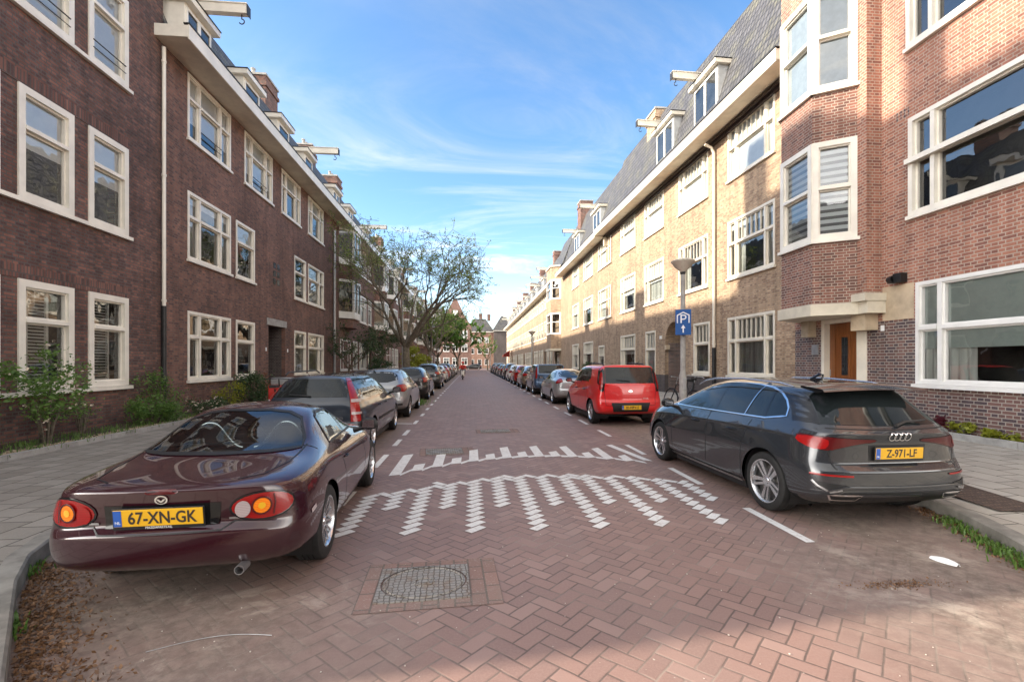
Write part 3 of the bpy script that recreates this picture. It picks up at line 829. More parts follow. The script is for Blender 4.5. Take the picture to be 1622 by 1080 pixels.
def left_houses():
    M['darkpane']=plain('dark_glazing',(.03,.035,.04),.06,var=.3,vscale=1.5,spec=1)
    X=-7.9
    # ---- corner building, world Y 1.6 .. 13.06
    y0=1.6
    root=empty('corner_house',(X,y0,0),R(90),label='tall dark brown brick corner house with single sash windows, nearest on the left',cat='house')
    L=lambda Y:Y-y0
    wins=[]
    for (a,b) in ((9.11,10.28),(10.65,11.79),(7.0,8.78),(4.6,6.0)):
        for (z0,z1) in ((1.03,3.02),(4.45,6.45),(7.84,9.85),(11.2,13.0)): wins.append((L(a),L(b),z0,z1))
    W=13.06-y0
    shell(root,W,9,.05,14.75,wins,'brickL',rev=.16)
    for (a,b,z0,z1) in wins:
        gf=z0<2; vis=a>7
        window(root,a,b,z0,z1,(1,),.34,None,.13,'cream',blind=(0 if gf else (.46 if z0<5 else .97)),shut=gf and vis,curtain=False,sill=False,rod=(6<z0<10 and vis),proj=.03)
    # continuous sill bands and soldier courses
    for z,nm in ((.95,1),(4.36,1),(7.75,1)):
        s=MB(); s.box(0,L(11.86),-.085,-.003,z,z+.075); s.build('sill_band',M['cream'],root)
    sd=brick('soldier_course',(.14,.062,.05),(.23,.108,.082),(.10,.08,.07),w=.0625,h=.24,dark=(.05,.032,.034),squash=1.0)
    for z in (3.03,6.46):
        s=MB(); s.box(0,L(11.79),-.012,-.002,z,z+.23); s.build('soldier_course',sd,root)
    t=MB(); t.box(-.1,W,-.25,9.1,14.75,14.95); t.build('roof_slab',M['cream'],root)
    # chimneys and stair head on the flat roof
    chimney(root,L(6.2),L(7.0),.6,1.6,14.95,17.3,3)
    chimney(root,L(11.9),L(13.0),.4,1.3,14.95,17.2,3)
    downpipe(root,L(12.98),.1,9.6,3.0,.045,-.07)
    # ---- second house, Y 13.06 .. 28.35
    y0=13.06; L=lambda Y:Y-y0; W=28.35-y0
    root=empty('terraced_house',(X,y0,0),R(90),label='long brown brick terraced house with cream eave and dark recessed doorway',cat='house')
    tri=(.42,1,.42)
    ws=[]
    def add(a,b,fl,cols,**k):
        z0,z1={0:(1.05,3.0),1:(4.45,6.36),2:(7.83,9.66)}[fl]; ws.append((L(a),L(b),z0,z1,cols,k))
    for fl in (0,1,2): add(14.11,16.5,fl,(.45,1,.45),blind=(0,.12,.66)[fl],rod=fl==2,curtain=(False,'sides',False)[fl])
    for fl in (0,1): add(16.85,18.24,fl,(1,),blind=(0,.3)[fl])
    add(17.45,19.8,2,tri,blind=.7,rod=True); add(20.7,22.9,2,tri,blind=.25); add(23.95,26.34,2,tri,blind=.4)
    for fl in (0,1): add(22.15,23.65,fl,(1,),curtain=fl==0); add(23.95,26.4,fl,(1,.35),curtain=True)
    holes=[w[:4] for w in ws]+[(L(19.44),L(21.1),.12,3.02)]
    shell(root,W,9,.05,9.75,holes,'brickL2',rev=.14)
    for (a,b,z0,z1,cols,k) in ws: window(root,a,b,z0,z1,cols,.36,None,.085,'cream',**k)
    # recessed porch
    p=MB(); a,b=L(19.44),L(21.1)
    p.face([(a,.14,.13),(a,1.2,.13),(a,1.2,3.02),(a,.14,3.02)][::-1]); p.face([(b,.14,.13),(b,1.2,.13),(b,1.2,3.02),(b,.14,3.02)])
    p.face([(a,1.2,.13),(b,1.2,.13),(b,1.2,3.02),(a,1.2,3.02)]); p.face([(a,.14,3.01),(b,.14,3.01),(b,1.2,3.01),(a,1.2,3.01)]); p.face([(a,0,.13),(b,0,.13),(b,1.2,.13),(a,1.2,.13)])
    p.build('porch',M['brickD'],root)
    door_leaf(root,a+.25,b-.25,.16,2.5,1.12,'doordark')
    li=MB(); li.box(a-.15,b+.15,-.02,-.003,3.03,3.3); li.build('lintel',M['concrete'],root)
    for xx in (a-.28,b+.22):
        n=MB(); n.box(xx,xx+.09,-.02,-.002,2.0,2.14); n.build('house_number',M['signwhite'],root)
    v=MB(); 
    for i in range(2):
        for j in range(3): v.box(L(19.88)+.36*i,L(19.88)+.36*i+.26,-.012,-.003,4.7+.32*j,4.93+.32*j)
    v.build('vent_grille',M['blackg'],root)
    eave(root,-.35,W+4.2,.80,9.70,10.03)
    mansard(root,W,9,10.0,12.75,1.15)
    for (a,b,bm) in ((13.3,14.6,1.3),(16.55,17.75,None),(19.35,20.5,None),(22.3,23.4,1.35),(26.7,28.0,None)):
        dormer(root,L(a),L(b),-.38,10.05,11.2,beam=bm,hook=True)
    chimney(root,L(21.6),L(22.9),1.0,2.2,12.2,14.0,3); chimney(root,L(27.6),L(28.6)-.3,1.0,2.0,12.2,13.7,2)
    downpipe(root,W-.25,.1,9.1,.9,.07,-.10,mat='steel')
    # ---- further houses on the left with white canted bays
    y=28.35; labs=['brown house with white canted bays behind the nearest street tree','brown house with white canted bays, second beyond the tree','brown terraced house half hidden by trees, third beyond the bays','distant brown terraced house behind the yellow green shrub','farthest brown terraced house of the left hand row']
    first=None
    for k in range(5):
        W=15.5
        root=empty('terraced_house',(X,y,0),R(90),label=labs[k],cat='house',group='houses along the left side')
        if first is None:
            ws=[]
            for fl in (0,1,2):
                z0,z1={0:(1.1,3.0),1:(4.45,6.36),2:(7.83,9.66)}[fl]
                for (a,b) in ((4.4,5.6),(6.2,8.4),(9.0,10.2)): 
                    if not(fl==0 and a==9.0): ws.append((a,b,z0,z1))
            shell(root,W,9,.05,9.75,ws+[(9.1,10.2,.12,2.6)],'brickL2')
            for (a,b,z0,z1) in ws: window(root,a,b,z0,z1,(.45,1,.45) if b-a>1.5 else (1,),.36,None,.1,'white',blind=.5,low=True)
            door_leaf(root,9.15,10.15,.14,2.5,.1,'doorgreen')
            for bx in (1.0,11.4):
                for (z0,z1) in ((4.3,6.6),(7.55,9.68)):
                    b=MB(); poly=[(bx,.02),(bx+.7,-.75),(bx+2.3,-.75),(bx+3.0,.02)]
                    b.prism(poly,z0-.05,z0+.35); b.prism([(p[0],p[1]) for p in poly],z1-.15,z1)
                    for p in poly[1:3]: b.box(p[0]-.06,p[0]+.06,p[1],p[1]+.12,z0+.35,z1-.15)
                    b.box(bx+1.44,bx+1.56,-.75,-.65,z0+.35,z1-.15)
                    o=b.build('bay_window',M['white'],root)
                    q=MB(); q.prism([(bx+.06,.0),(bx+.72,-.70),(bx+2.28,-.70),(bx+2.94,.0)],z0+.35,z1-.15,cap=False); q.build('bay_glazing',M['darkpane'],o)
                    q=MB(); q.prism([(bx+.1,.02),(bx+.76,-.62),(bx+2.24,-.62),(bx+2.9,.02)],z0-1.0 if z0>7 else z0-.6,z0-.05); q.build('bay_apron',M['brickL2'],o)
                window(root,bx+.3,bx+2.7,1.1,3.0,(.45,1,.45),.36,None,.1,'white',low=True)
            eave(root,4.2,W,.8,9.70,10.03,'white')
            mansard(root,W,9,10.0,12.75,1.15)
            dormer(root,6.3,7.6,-.35,10.05,11.2,beam=1.4,rmat='white'); dormer(root,1.6,2.9,-.35,10.05,11.2,rmat='white'); dormer(root,12,13.3,-.35,10.05,11.2,rmat='white')
            chimney(root,4.2,5.4,1,2,12,13.9,3)
            first=root
        else:
            for ch in first.children: copy_tree(ch,root)
        y+=W
    return

def k_right(px):
    F=755; T=math.atan(64/755); c,s=math.cos(T),math.sin(T); u=(px-811)/F
    return (u*c+s)/(c-u*s)
def right_houses():
    # ---- orange corner house with canted bay; world X 8.75, far end Y 12.15
    Y0=12.15; XW=8.75
    root=empty('corner_house',(XW,Y0,0),R(-90),label='orange red brick corner house with canted bay over a wooden door, nearest on the right',cat='house')
    L=lambda Y:Y0-Y
    W=Y0-1.6
    holes=[(L(8.62),L(5.2),1.13,3.12),(L(8.75),L(5.0),4.47,6.42),(L(8.80),L(5.2),7.85,9.8),(L(8.6),L(5.2),11.3,13.0),(L(4.2),L(2.4),4.47,6.42),(L(4.2),L(2.4),1.13,3.12)]
    dh=(L(11.15),L(9.95),.2,2.62)
    hh=holes+[dh]
    p=MB(); wall_cells(p,0,W,.2,2.42,hh,0,.16); p.face([(W,0,.2),(W,9,.2),(W,9,2.42),(W,0,2.42)]); p.build('plinth',M['brickP'],root)
    w=MB(); wall_cells(w,0,W,2.42,14.2,hh,0,.16); w.face([(0,9,.2),(0,0,.2),(0,0,14.2),(0,9,14.2)]); w.face([(W,0,2.42),(W,9,2.42),(W,9,14.2),(W,0,14.2)]); w.face([(W,9,.2),(0,9,.2),(0,9,14.2),(W,9,14.2)])
    w.build('wall',M['brickO'],root)
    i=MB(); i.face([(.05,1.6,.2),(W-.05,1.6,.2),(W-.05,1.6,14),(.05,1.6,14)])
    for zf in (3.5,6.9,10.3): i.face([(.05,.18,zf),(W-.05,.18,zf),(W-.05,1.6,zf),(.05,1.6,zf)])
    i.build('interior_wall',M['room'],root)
    rf=MB(); rf.box(-.1,W+.3,-.5,9.3,14.2,14.5); rf.build('roof_slab',M['cream'],root)
    # big windows with a narrow far light
    a,b,z0,z1=holes[0]; w0=window(root,a,b,z0,z1,(.30,1.9,.3),.45,None,.07,'white',curtain='sides',blind=.62,fabric='greyblind')
    a,b,z0,z1=holes[1]; window(root,a,b,z0,z1,(.26,1.9,.26),.42,None,.09,'cream',proj=.05)
    # jutting transom beam of the first floor window
    t=MB(); t.box(a-.02,b,-.12,-.052,5.50,5.60); t.build('transom_beam',M['cream'],root)
    a,b,z0,z1=holes[2]; window(root,a,b,z0,z1,(.30,1.4,.9),.42,None,.09,'cream',blind=.3,proj=.05)
    a,b,z0,z1=holes[3]; window(root,a,b,z0,z1,(.30,1.4,.9),.42,None,.09,'cream')
    for h in holes[4:]: window(root,*h,(1,),.4,None,.09,'cream')
    # beige rendered panel between pilaster and ground window, lamp housing above it
    s=MB(); s.box(L(9.38),L(8.66),-.012,-.002,2.43,3.14); s.build('render_panel',M['stone'],root)
    c=MB(); c.box(L(8.99),L(8.80),-.16,-.003,3.17,3.36); o=c.build('wall_lamp',M['blackp'],root,bevel=.01)
    c=MB(); c.lathe([(.001,0),(.07,0),(.085,.12),(.06,.12)],14,axis='x',c=(L(8.99)-.11,-.13,3.25)); c.build('lamp_hood',M['blackp'],o,autos=50)
    # vent slits
    v=MB()
    for k in range(4): v.box(L(9.05)+k*.085,L(9.05)+k*.085+.03,-.006,-.002,6.5,6.68)
    v.build('vent_slits',M['brickP'],root)
    # pilaster
    pl=MB(); pl.box(L(9.66),L(9.41),-.35,-.001,2.86,14.2); pl.build('pilaster',M['brickO'],root)
    # bay: plan points in local coordinates
    B=[(L(11.95),.0),(L(11.25),-1.02),(L(10.12),-1.05),(L(9.66),-.35),(L(9.66),.0)]
    def bay_ring(z0,z1,mat,name,par,off=0,cap=True):
        m=MB(); pts=B if not off else [(B[0][0]-off,B[0][1]),(B[1][0]-off*.6,B[1][1]-off),(B[2][0]+off*.5,B[2][1]-off),(B[3][0]+off,B[3][1]-off*.6),(L(9.30),-.36-off),(L(9.30),0)]
        m.prism(pts[::1],z0,z1,cap); return m.build(name,M[mat],par)
    bay=bay_ring(2.86,4.28,'brickB','bay',root)
    bay_ring(6.52,7.64,'brickB','bay_brickwork',bay); bay_ring(9.95,14.2,'brickO','bay_brickwork',bay)
    sl=bay_ring(2.60,2.855,'slab','bay_slab',root,off=.07)
    k2=MB(); k2.box(L(9.66)+.0,L(9.28),-.50,.0,2.858,3.02); k2.build('bracket_block',M['slab'],root)
    k2=MB(); k2.box(L(9.90),L(9.50),-.30,-.001,2.25,2.598); k2.build('bracket_block',M['stone'],root)
    k2=MB(); k2.box(L(11.62),L(11.36),-.22,-.001,2.20,2.598); k2.build('bracket_block',M['stone'],root)
    # bay windows: far facet hidden, front facet and near canted facet
    for fl,(z0,z1) in enumerate(((4.30,6.50),(7.66,9.93))):
        for (P,Q,cols) in ((B[1],B[2],(1,)),(B[2],B[3],(1,)),(B[0],B[1],(1,))):
            d=Vector((Q[0]-P[0],Q[1]-P[1])); Ln=d.length; ang=math.atan2(d.y,d.x)
            window(bay,0,Ln,z0,z1,cols,.47,None,.12,'cream',blind=(1 if fl==0 else .97),fabric=('zebra' if fl==0 else 'paleblind'),loc=(P[0],P[1],0),rz=ang,sill=True,name='bay_window',proj=.03)
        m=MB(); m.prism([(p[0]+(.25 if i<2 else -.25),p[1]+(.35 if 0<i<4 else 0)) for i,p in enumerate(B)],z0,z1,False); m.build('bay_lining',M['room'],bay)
    # door
    x0,x1=dh[0],dh[1]
    d=door_leaf(root,x0+.10,x1-.10,.22,2.50,.12,'door',glass=False)
    pn=MB(); cx=(x0+x1)/2
    pn.box(cx-.10,cx+.10,.105,.118,1.25,2.15); pn.build('door_pane',M['darkpane'],d)
    fr=MB(); fr.box(cx-.16,cx-.102,.095,.119,1.19,2.21); fr.box(cx+.102,cx+.16,.095,.119,1.19,2.21); fr.box(cx-.102,cx+.102,.095,.119,2.152,2.21); fr.box(cx-.102,cx+.102,.095,.119,1.19,1.248)
    for xx in (x0+.16,x1-.30): fr.box(xx,xx+.14,.10,.119,.4,2.36)
    fr.build('door_moulding',M['door'],d)
    st=MB(); st.box(cx-.006,cx+.006,.09,.10,1.26,2.14)
    for zz in (1.5,1.72,1.94): st.box(cx-.08,cx+.08,.092,.099,zz,zz+.012)
    st.build('door_grille',M['darkmetal'],d)
    f=MB(); f.box(x0,x0+.10,-.03,.14,.2,2.598); f.box(x1-.10,x1+.16,-.03,.14,.2,2.598); f.box(x0+.10,x1-.10,-.03,.14,2.50,2.598); f.build('door_frame',M['cream2'],d)
    pb=MB(); pb.box(x0-.34,x0-.12,-.03,-.003,1.75,2.0); pb.build('intercom_panel',M['steel'],root)
    nb=MB(); nb.box(L(9.42),L(9.34),-.02,-.003,2.22,2.34); nb.build('house_number',M['signwhite'],root)
    # ---- yellow house one (slightly splayed line), then the second
    P0=Vector((9.0,12.15)); P1=Vector((8.62,30.0)); dv=(P1-P0)
    def ys(px):
        k=k_right(px); return (9.0+.02129*12.15)/(k+.02129)
    Wd=dv.length; ang=math.atan2(-dv.y,-dv.x)
    root=empty('terraced_house',(P1.x,P1.y,0),ang,label='yellow brick terraced house with arched doorway behind the street lamp',cat='house')
    S=lambda Y:(30.0-Y)*Wd/(17.85)
    Z={0:(1.12,3.10),1:(4.45,6.42),2:(7.83,9.62)}
    ws=[]
    def add(pa,pb,fl,cols,bars,**k):
        a,b=S(ys(pa)),S(ys(pb)); z0,z1=Z[fl]; z0=k.pop('z0',z0); z1=k.pop('z1',z1)
        ws.append((a,b,z0,z1,cols,bars,k))
    for fl in (0,1,2):
        add(1156,1232,fl,(.24,1,.24),(0,5,0),blind=(0,.12,.98)[fl],curtain=(fl==0 or 'sides'))
        if fl: add(1077,1124.5,fl,(.2,1,.2),(0,5,0),blind=(0,0,.95)[fl],curtain='sides' if fl==1 else False)
        if fl: add(1022,1053,fl,(.2,1),(1,5),blind=(0,.45,.95)[fl],curtain=fl==1)
        add(984,1007.5,fl,(.2,1),(1,4),blind=(.5,.5,.95)[fl],curtain='sides')
    add(1101,1127,0,(1,),(3,),curtain=True); add(1024,1040,0,(1,),(2,),blind=.9,z0=.9)
    ax0,ax1=S(ys(1055)),S(ys(1084)); zarc=3.35
    holes=[w[:4] for w in ws]
    arch=(ax0,ax1,.2,zarc)
    shell(root,Wd,9,.15,9.75,holes+[arch],'brickY',plinth=1.0,plinth_mat='brickD',rev=.16)
    for (a,b,z0,z1,cols,bars,k) in ws: window(root,a,b,z0,z1,cols,.40,bars,.08,'cream2',**k)
    # arch infill (spandrels), flush with the wall, and recessed porch
    sp=MB(); r=(ax1-ax0)/2; cxx=(ax0+ax1)/2; zs=zarc-r; n=12
    for sgn in (-1,1):
        for k in range(n):
            a0=R(90*k/n); a1=R(90*(k+1)/n)
            xa=cxx+sgn*r*math.cos(a0); za=zs+r*math.sin(a0); xb=cxx+sgn*r*math.cos(a1); zb=zs+r*math.sin(a1)
            q=[(xa,-.001,za),(xb,-.001,zb),(xb,-.001,zarc),(xa,-.001,zarc)]
            sp.face(q if sgn<0 else q[::-1])
            q=[(xa,-.001,za),(xb,-.001,zb),(xb,1.1,zb),(xa,1.1,za)]
            sp.face(q[::-1] if sgn<0 else q)
    sp.build('arch_brickwork',M['brickY'],root)
    p=MB(); a,b=ax0,ax1
    p.face([(a,.16,.2),(a,1.1,.2),(a,1.1,zs),(a,.16,zs)][::-1]); p.face([(b,.16,.2),(b,1.1,.2),(b,1.1,zs),(b,.16,zs)])
    p.face([(a,1.1,.2),(b,1.1,.2),(b,1.1,zarc),(a,1.1,zarc)]); p.build('porch',M['brickP'],root)
    im=MB(); im.box(a,a+.18,-.03,.15,2.15,2.35); im.box(b-.18,b,-.03,.15,2.15,2.35); im.build('impost_stone',M['stone'],root)
    door_leaf(root,a+.3,b-.3,.22,2.3,1.02,'doordark',frame='cream2')
    li=MB(); li.box(a-.4,a-.32,-.10,-.003,2.65,2.80); li.build('wall_light',M['signwhite'],root)
    eave(root,-.0,Wd,.78,9.70,10.03,'cream2'); 
    cm=MB(); cm.box(0,Wd,-.09,-.003,9.5,9.69); cm.box(0,Wd,-.18,-.092,9.6,9.69); cm.build('cornice_moulding',M['doordark'],root)
    mansard(root,Wd,9,10.0,14.6,1.45,yf=-.25)
    for (pa,pb,bm) in ((1097,1135,1.5),(1037.5,1065,1.5)):
        a,b=S(ys(pa)*1.0),S(ys(pb)*1.0)
        dormer(root,a,b,.12,10.6,12.65,beam=bm-.35,wall='greywood',rmat='cream2',beamx=a+.45,face='white')
    chimney(root,S(25.4),S(24.2),.9,2.0,13.0,14.9,0,'brickY')
    downpipe(root,S(ys(1137)),.2,9.2,2.1,.055,-.09,top=-.35,mat='cream2')
    rh=MB(); rh.box(.1,.32,-.22,-.005,9.0,9.55); rh.build('rain_hopper',M['slab'],root)
    # second yellow house Y 30..44.4 at X 8.62
    root=empty('terraced_house',(8.62,44.4,0),R(-90),label='yellow brick terraced house with three window columns, second from the orange corner',cat='house')
    S2=lambda Y:44.4-Y
    y2=lambda px:8.62/k_right(px)
    ws=[]
    for fl in (0,1,2):
        for (pa,pb) in ((948.3,968.5),(925,940),(907,917.5)):
            if fl==0 and pa==948.3: continue
            z0,z1=Z[fl]; ws.append((S2(y2(pa)),S2(y2(pb)),z0,z1))
    ws.append((S2(y2(949)),S2(y2(958)),1.1,2.7))
    doors=[(S2(y2(962)),S2(y2(970.5)),.15,2.75),(S2(y2(915)),S2(y2(919)),.15,2.7)]
    shell(root,14.4,9,.15,9.75,ws+doors,'brickY',plinth=1.0,plinth_mat='brickP',rev=.16)
    for (a,b,z0,z1) in ws: window(root,a,b,z0,z1,(1,) if b-a<2.3 else (.25,1,.25),.42,(3,) if b-a<2.3 else (0,4,0),.1,'cream2',blind=((.4,.6,.5,.8)[int(a*3)%4] if z0<5 else .95),curtain=(int(a*5)%2==0),low=True)
    for (a,b,z0,z1) in doors: door_leaf(root,a+.05,b-.05,.2,2.6,.12,'doordark')
    eave(root,0,14.4,.75,9.62,9.93,'cream2')
    cm=MB(); cm.box(0,14.4,-.09,-.003,9.42,9.6); cm.build('cornice_moulding',M['doordark'],root)
    mansard(root,14.4,9,9.95,14.4,1.5,yf=-.25)
    for (a,b) in ((10.8,12.8),(4.6,6.4)): dormer(root,a,b,.1,10.4,12.3,beam=1.2,wall='greywood',rmat='cream2',low=True,face='white')
    chimney(root,2.6,3.8,.8,1.9,13,15.6,0,'brickL2')
    # bay tower house Y 44.4..50
    root=empty('bay_tower_house',(8.62,50.0,0),R(-90),label='narrow yellow brick house front with stacked canted bays beyond the second yellow house',cat='house')
    shell(root,5.6,9,.15,10.9,[(1.2,3.6,.15,2.7)],'brickY',plinth=.9,plinth_mat='brickP')
    door_leaf(root,1.9,3.0,.2,2.5,.12,'doordark',frame='cream2')
    bp=[(.8,0),(1.4,-.9),(3.9,-.9),(4.5,0)]
    for (z0,z1) in ((2.95,4.35),(6.45,7.75),(9.7,10.9)):
        m=MB(); m.prism(bp,z0,z1); m.build('bay_brickwork',M['brickY'],root)
    m=MB(); m.prism([(.7,0),(1.3,-1.0),(4.0,-1.0),(4.6,0)],2.75,2.948); m.prism([(.7,0),(1.3,-1.0),(4.0,-1.0),(4.6,0)],10.902,11.05); m.build('bay_slab',M['slab'],root)
    for (z0,z1) in ((4.35,6.45),(7.75,9.7)):
        for P,Q in ((bp[1],bp[2]),(bp[2],bp[3]),(bp[0],bp[1])):
            d=Vector((Q[0]-P[0],Q[1]-P[1])); window(root,0,d.length,z0,z1,(1,),.42,None,.16,'white',blind=.0,loc=(P[0],P[1],0),rz=math.atan2(d.y,d.x),sill=False,low=True,name='bay_window')
    mansard(root,5.6,9,10.9,14.2,1.3,yf=-.1)
    # far yellow row: six houses
    y=50.0; labs=['far yellow brick house just beyond the canted bay tower','far yellow brick house, second beyond the bay tower','far yellow brick house behind the second street lamp','far yellow brick house, fourth beyond the bay tower','far yellow brick house, fifth beyond the bay tower','farthest yellow brick house where the eave curves away']
    first=None; Wf=11.2
    for k in range(6):
        root=empty('terraced_house',(8.62,y+Wf,0),R(-90),label=labs[k],cat='house',group='yellow houses far along the right side')
        if first is None:
            ws=[]
            for c0 in (.5,2.7,4.9,7.1,9.3):
                for fl in (0,1,2):
                    if fl==0 and c0 in (4.9,): continue
                    z0,z1=Z[fl]; ws.append((c0,c0+1.45,z0,z1))
            shell(root,Wf,9,.15,9.65,ws+[(4.9,6.2,.15,2.9)],'brickY',plinth=.9,plinth_mat='brickP')
            for (a,b,z0,z1) in ws: window(root,a,b,z0,z1,(1,),.42,(3,),.12,'cream2',blind=(.6 if z0<7 else .95),low=True)
            door_leaf(root,5.0,6.1,.2,2.6,.12,'doordark')
            eave(root,0,Wf,.72,9.6,9.9,'cream2')
            mansard(root,Wf,9,9.9,13.4,1.3,yf=-.2)
            dormer(root,2.2,4.0,.1,10.3,11.9,beam=1.5,wall='greywood',rmat='cream2',low=True,face='white'); dormer(root,7.6,9.4,.1,10.3,11.9,beam=1.5,wall='greywood',rmat='cream2',low=True,face='white')
            chimney(root,5.2,6.2,1,2,12.5,14.6,0,'brickL2')
            first=root
        else:
            for ch in first.children: copy_tree(ch,root)
        y+=Wf
    # ---- end of the street
    # red gabled house facing the camera
    root=empty('gabled_house',(-15.5,128,0),0,label='red brick house with steep pointed gable closing the street end',cat='house')
    W=15.5
    m=MB(); ws=[(x,x+1.6,z,z+2.0) for z in (1,4.6,8.2) for x in (.8,3.2,5.6,8.0,10.4,12.8)]
    wall_cells(m,0,W,0,11.2,ws); m.face([(0,10,0),(0,0,0),(0,0,11.2),(0,10,11.2)]); m.face([(W,0,0),(W,10,0),(W,10,11.2),(W,0,11.2)])
    m.face([(6.5,0,11.2),(15.5,0,11.2),(13.6,0,14.2),(11.6,0,18.6),(10.8,0,18.6),(8.4,0,14.2)])
    m.face([(W,10,0),(0,10,0),(0,10,11.2),(W,10,11.2)])
    m.build('wall',M['brickR'],root)
    for w in ws: window(root,*w,(1,1),.4,None,.14,'white',blind=.4,low=True)
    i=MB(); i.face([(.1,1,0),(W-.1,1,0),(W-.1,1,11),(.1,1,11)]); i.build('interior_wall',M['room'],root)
    r=MB(); r.face([(13.6,.02,14.2),(15.6,.02,11.2),(15.6,10,11.2),(13.6,10,14.2)][::-1]); r.face([(11.6,.02,18.6),(13.6,.02,14.2),(13.6,10,14.2),(11.6,10,18.6)][::-1])
    r.face([(6.4,.02,11.2),(8.4,.02,14.2),(8.4,10,14.2),(6.4,10,11.2)][::-1]); r.face([(8.4,.02,14.2),(10.8,.02,18.6),(10.8,10,18.6),(8.4,10,14.2)][::-1]); r.face([(10.8,.02,18.6),(11.6,.02,18.6),(11.6,10,18.6),(10.8,10,18.6)])
    r.face([(0,-.2,11.2),(8,-.2,11.2),(8,5,16.5),(0,5,16.5)]); r.face([(0,5,16.5),(8,5,16.5),(8,10,11.2),(0,10,11.2)])
    r.build('roof',M['tileR'],root); w=MB(); w.box(10.6,11.8,-.06,-.01,14.3,15.6); w.build('gable_window',M['white'],root)
    # grey roofed block to its right
    root=empty('apartment_block',(-1.2,148,0),0,label='brick block with slate grey hipped roof at the street end, right of the gabled house',cat='apartment block')
    W=12
    m=MB(); ws=[(x,x+1.3,z,z+1.7) for z in (1,4.4,7.8) for x in (.7,3.0,5.2)]
    wall_cells(m,0,8,0,11.0,ws); m.face([(0,12,0),(0,0,0),(0,0,11),(0,12,11)]); m.build('wall',M['brickO'],root)
    for w in ws: window(root,*w,(1,),.4,None,.14,'white',low=True)
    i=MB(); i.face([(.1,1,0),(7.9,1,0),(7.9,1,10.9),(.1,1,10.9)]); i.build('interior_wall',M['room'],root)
    m=MB(); m.box(8,14,-1.5,12,0,11.2); m.build('dark_wing',M['brickD'],root)
    e=MB(); e.box(-.5,8,-.5,12,11.0,11.35); e.box(7.8,14.4,-2,12,11.36,11.6); e.build('eave',M['cream'],root)
    r=MB()
    def hip(x0,x1,y0,y1,z0,z1,ins):
        c=[(x0,y0,z0),(x1,y0,z0),(x1,y1,z0),(x0,y1,z0)]; t=[(x0+ins,y0+ins,z1),(x1-ins,y0+ins,z1),(x1-ins,y1-ins,z1),(x0+ins,y1-ins,z1)]
        for a in range(4): r.face([c[a],c[(a+1)%4],t[(a+1)%4],t[a]])
        r.face(t)
    hip(-.6,8.2,-.6,12,11.35,15.4,2.6); hip(7.6,14.6,-2.1,12,11.6,16.2,2.8); r.build('roof',M['tile'],root)
    chimney(root,3.6,4.6,4,5,15,17.2,2); chimney(root,6.2,7.2,4,5,15,17,2)
    # block across the side street behind the camera (seen only in reflections)
    root=empty('rear_house',(12,-15,0),R(180),label='brown brick house row across the side street',cat='house')
    W=26; ws=[(1+3.1*k,3+3.1*k,z,z+2) for k in range(8) for z in (1.05,4.45,7.83)]
    shell(root,W,8,.05,9.9,ws,'brickL2')
    f=MB(); g=MB()
    for (a,b,z0,z1) in ws:
        f.box(a,a+.12,-.02,.08,z0,z1); f.box(b-.12,b,-.02,.08,z0,z1); f.box(a+.12,b-.12,-.02,.08,z0,z0+.12); f.box(a+.12,b-.12,-.02,.08,z1-.12,z1); f.box(a+.12,b-.12,-.03,.07,z0+1.2,z0+1.3)
        g.face([(a,.09,z0),(b,.09,z0),(b,.09,z1),(a,.09,z1)])
    f.build('window_frames',M['cream'],root); g.build('window_glazing',M['darkpane'],root)
    eave(root,0,W,.7,9.8,10.1); mansard(root,W,8,10.1,12.8,1.2)
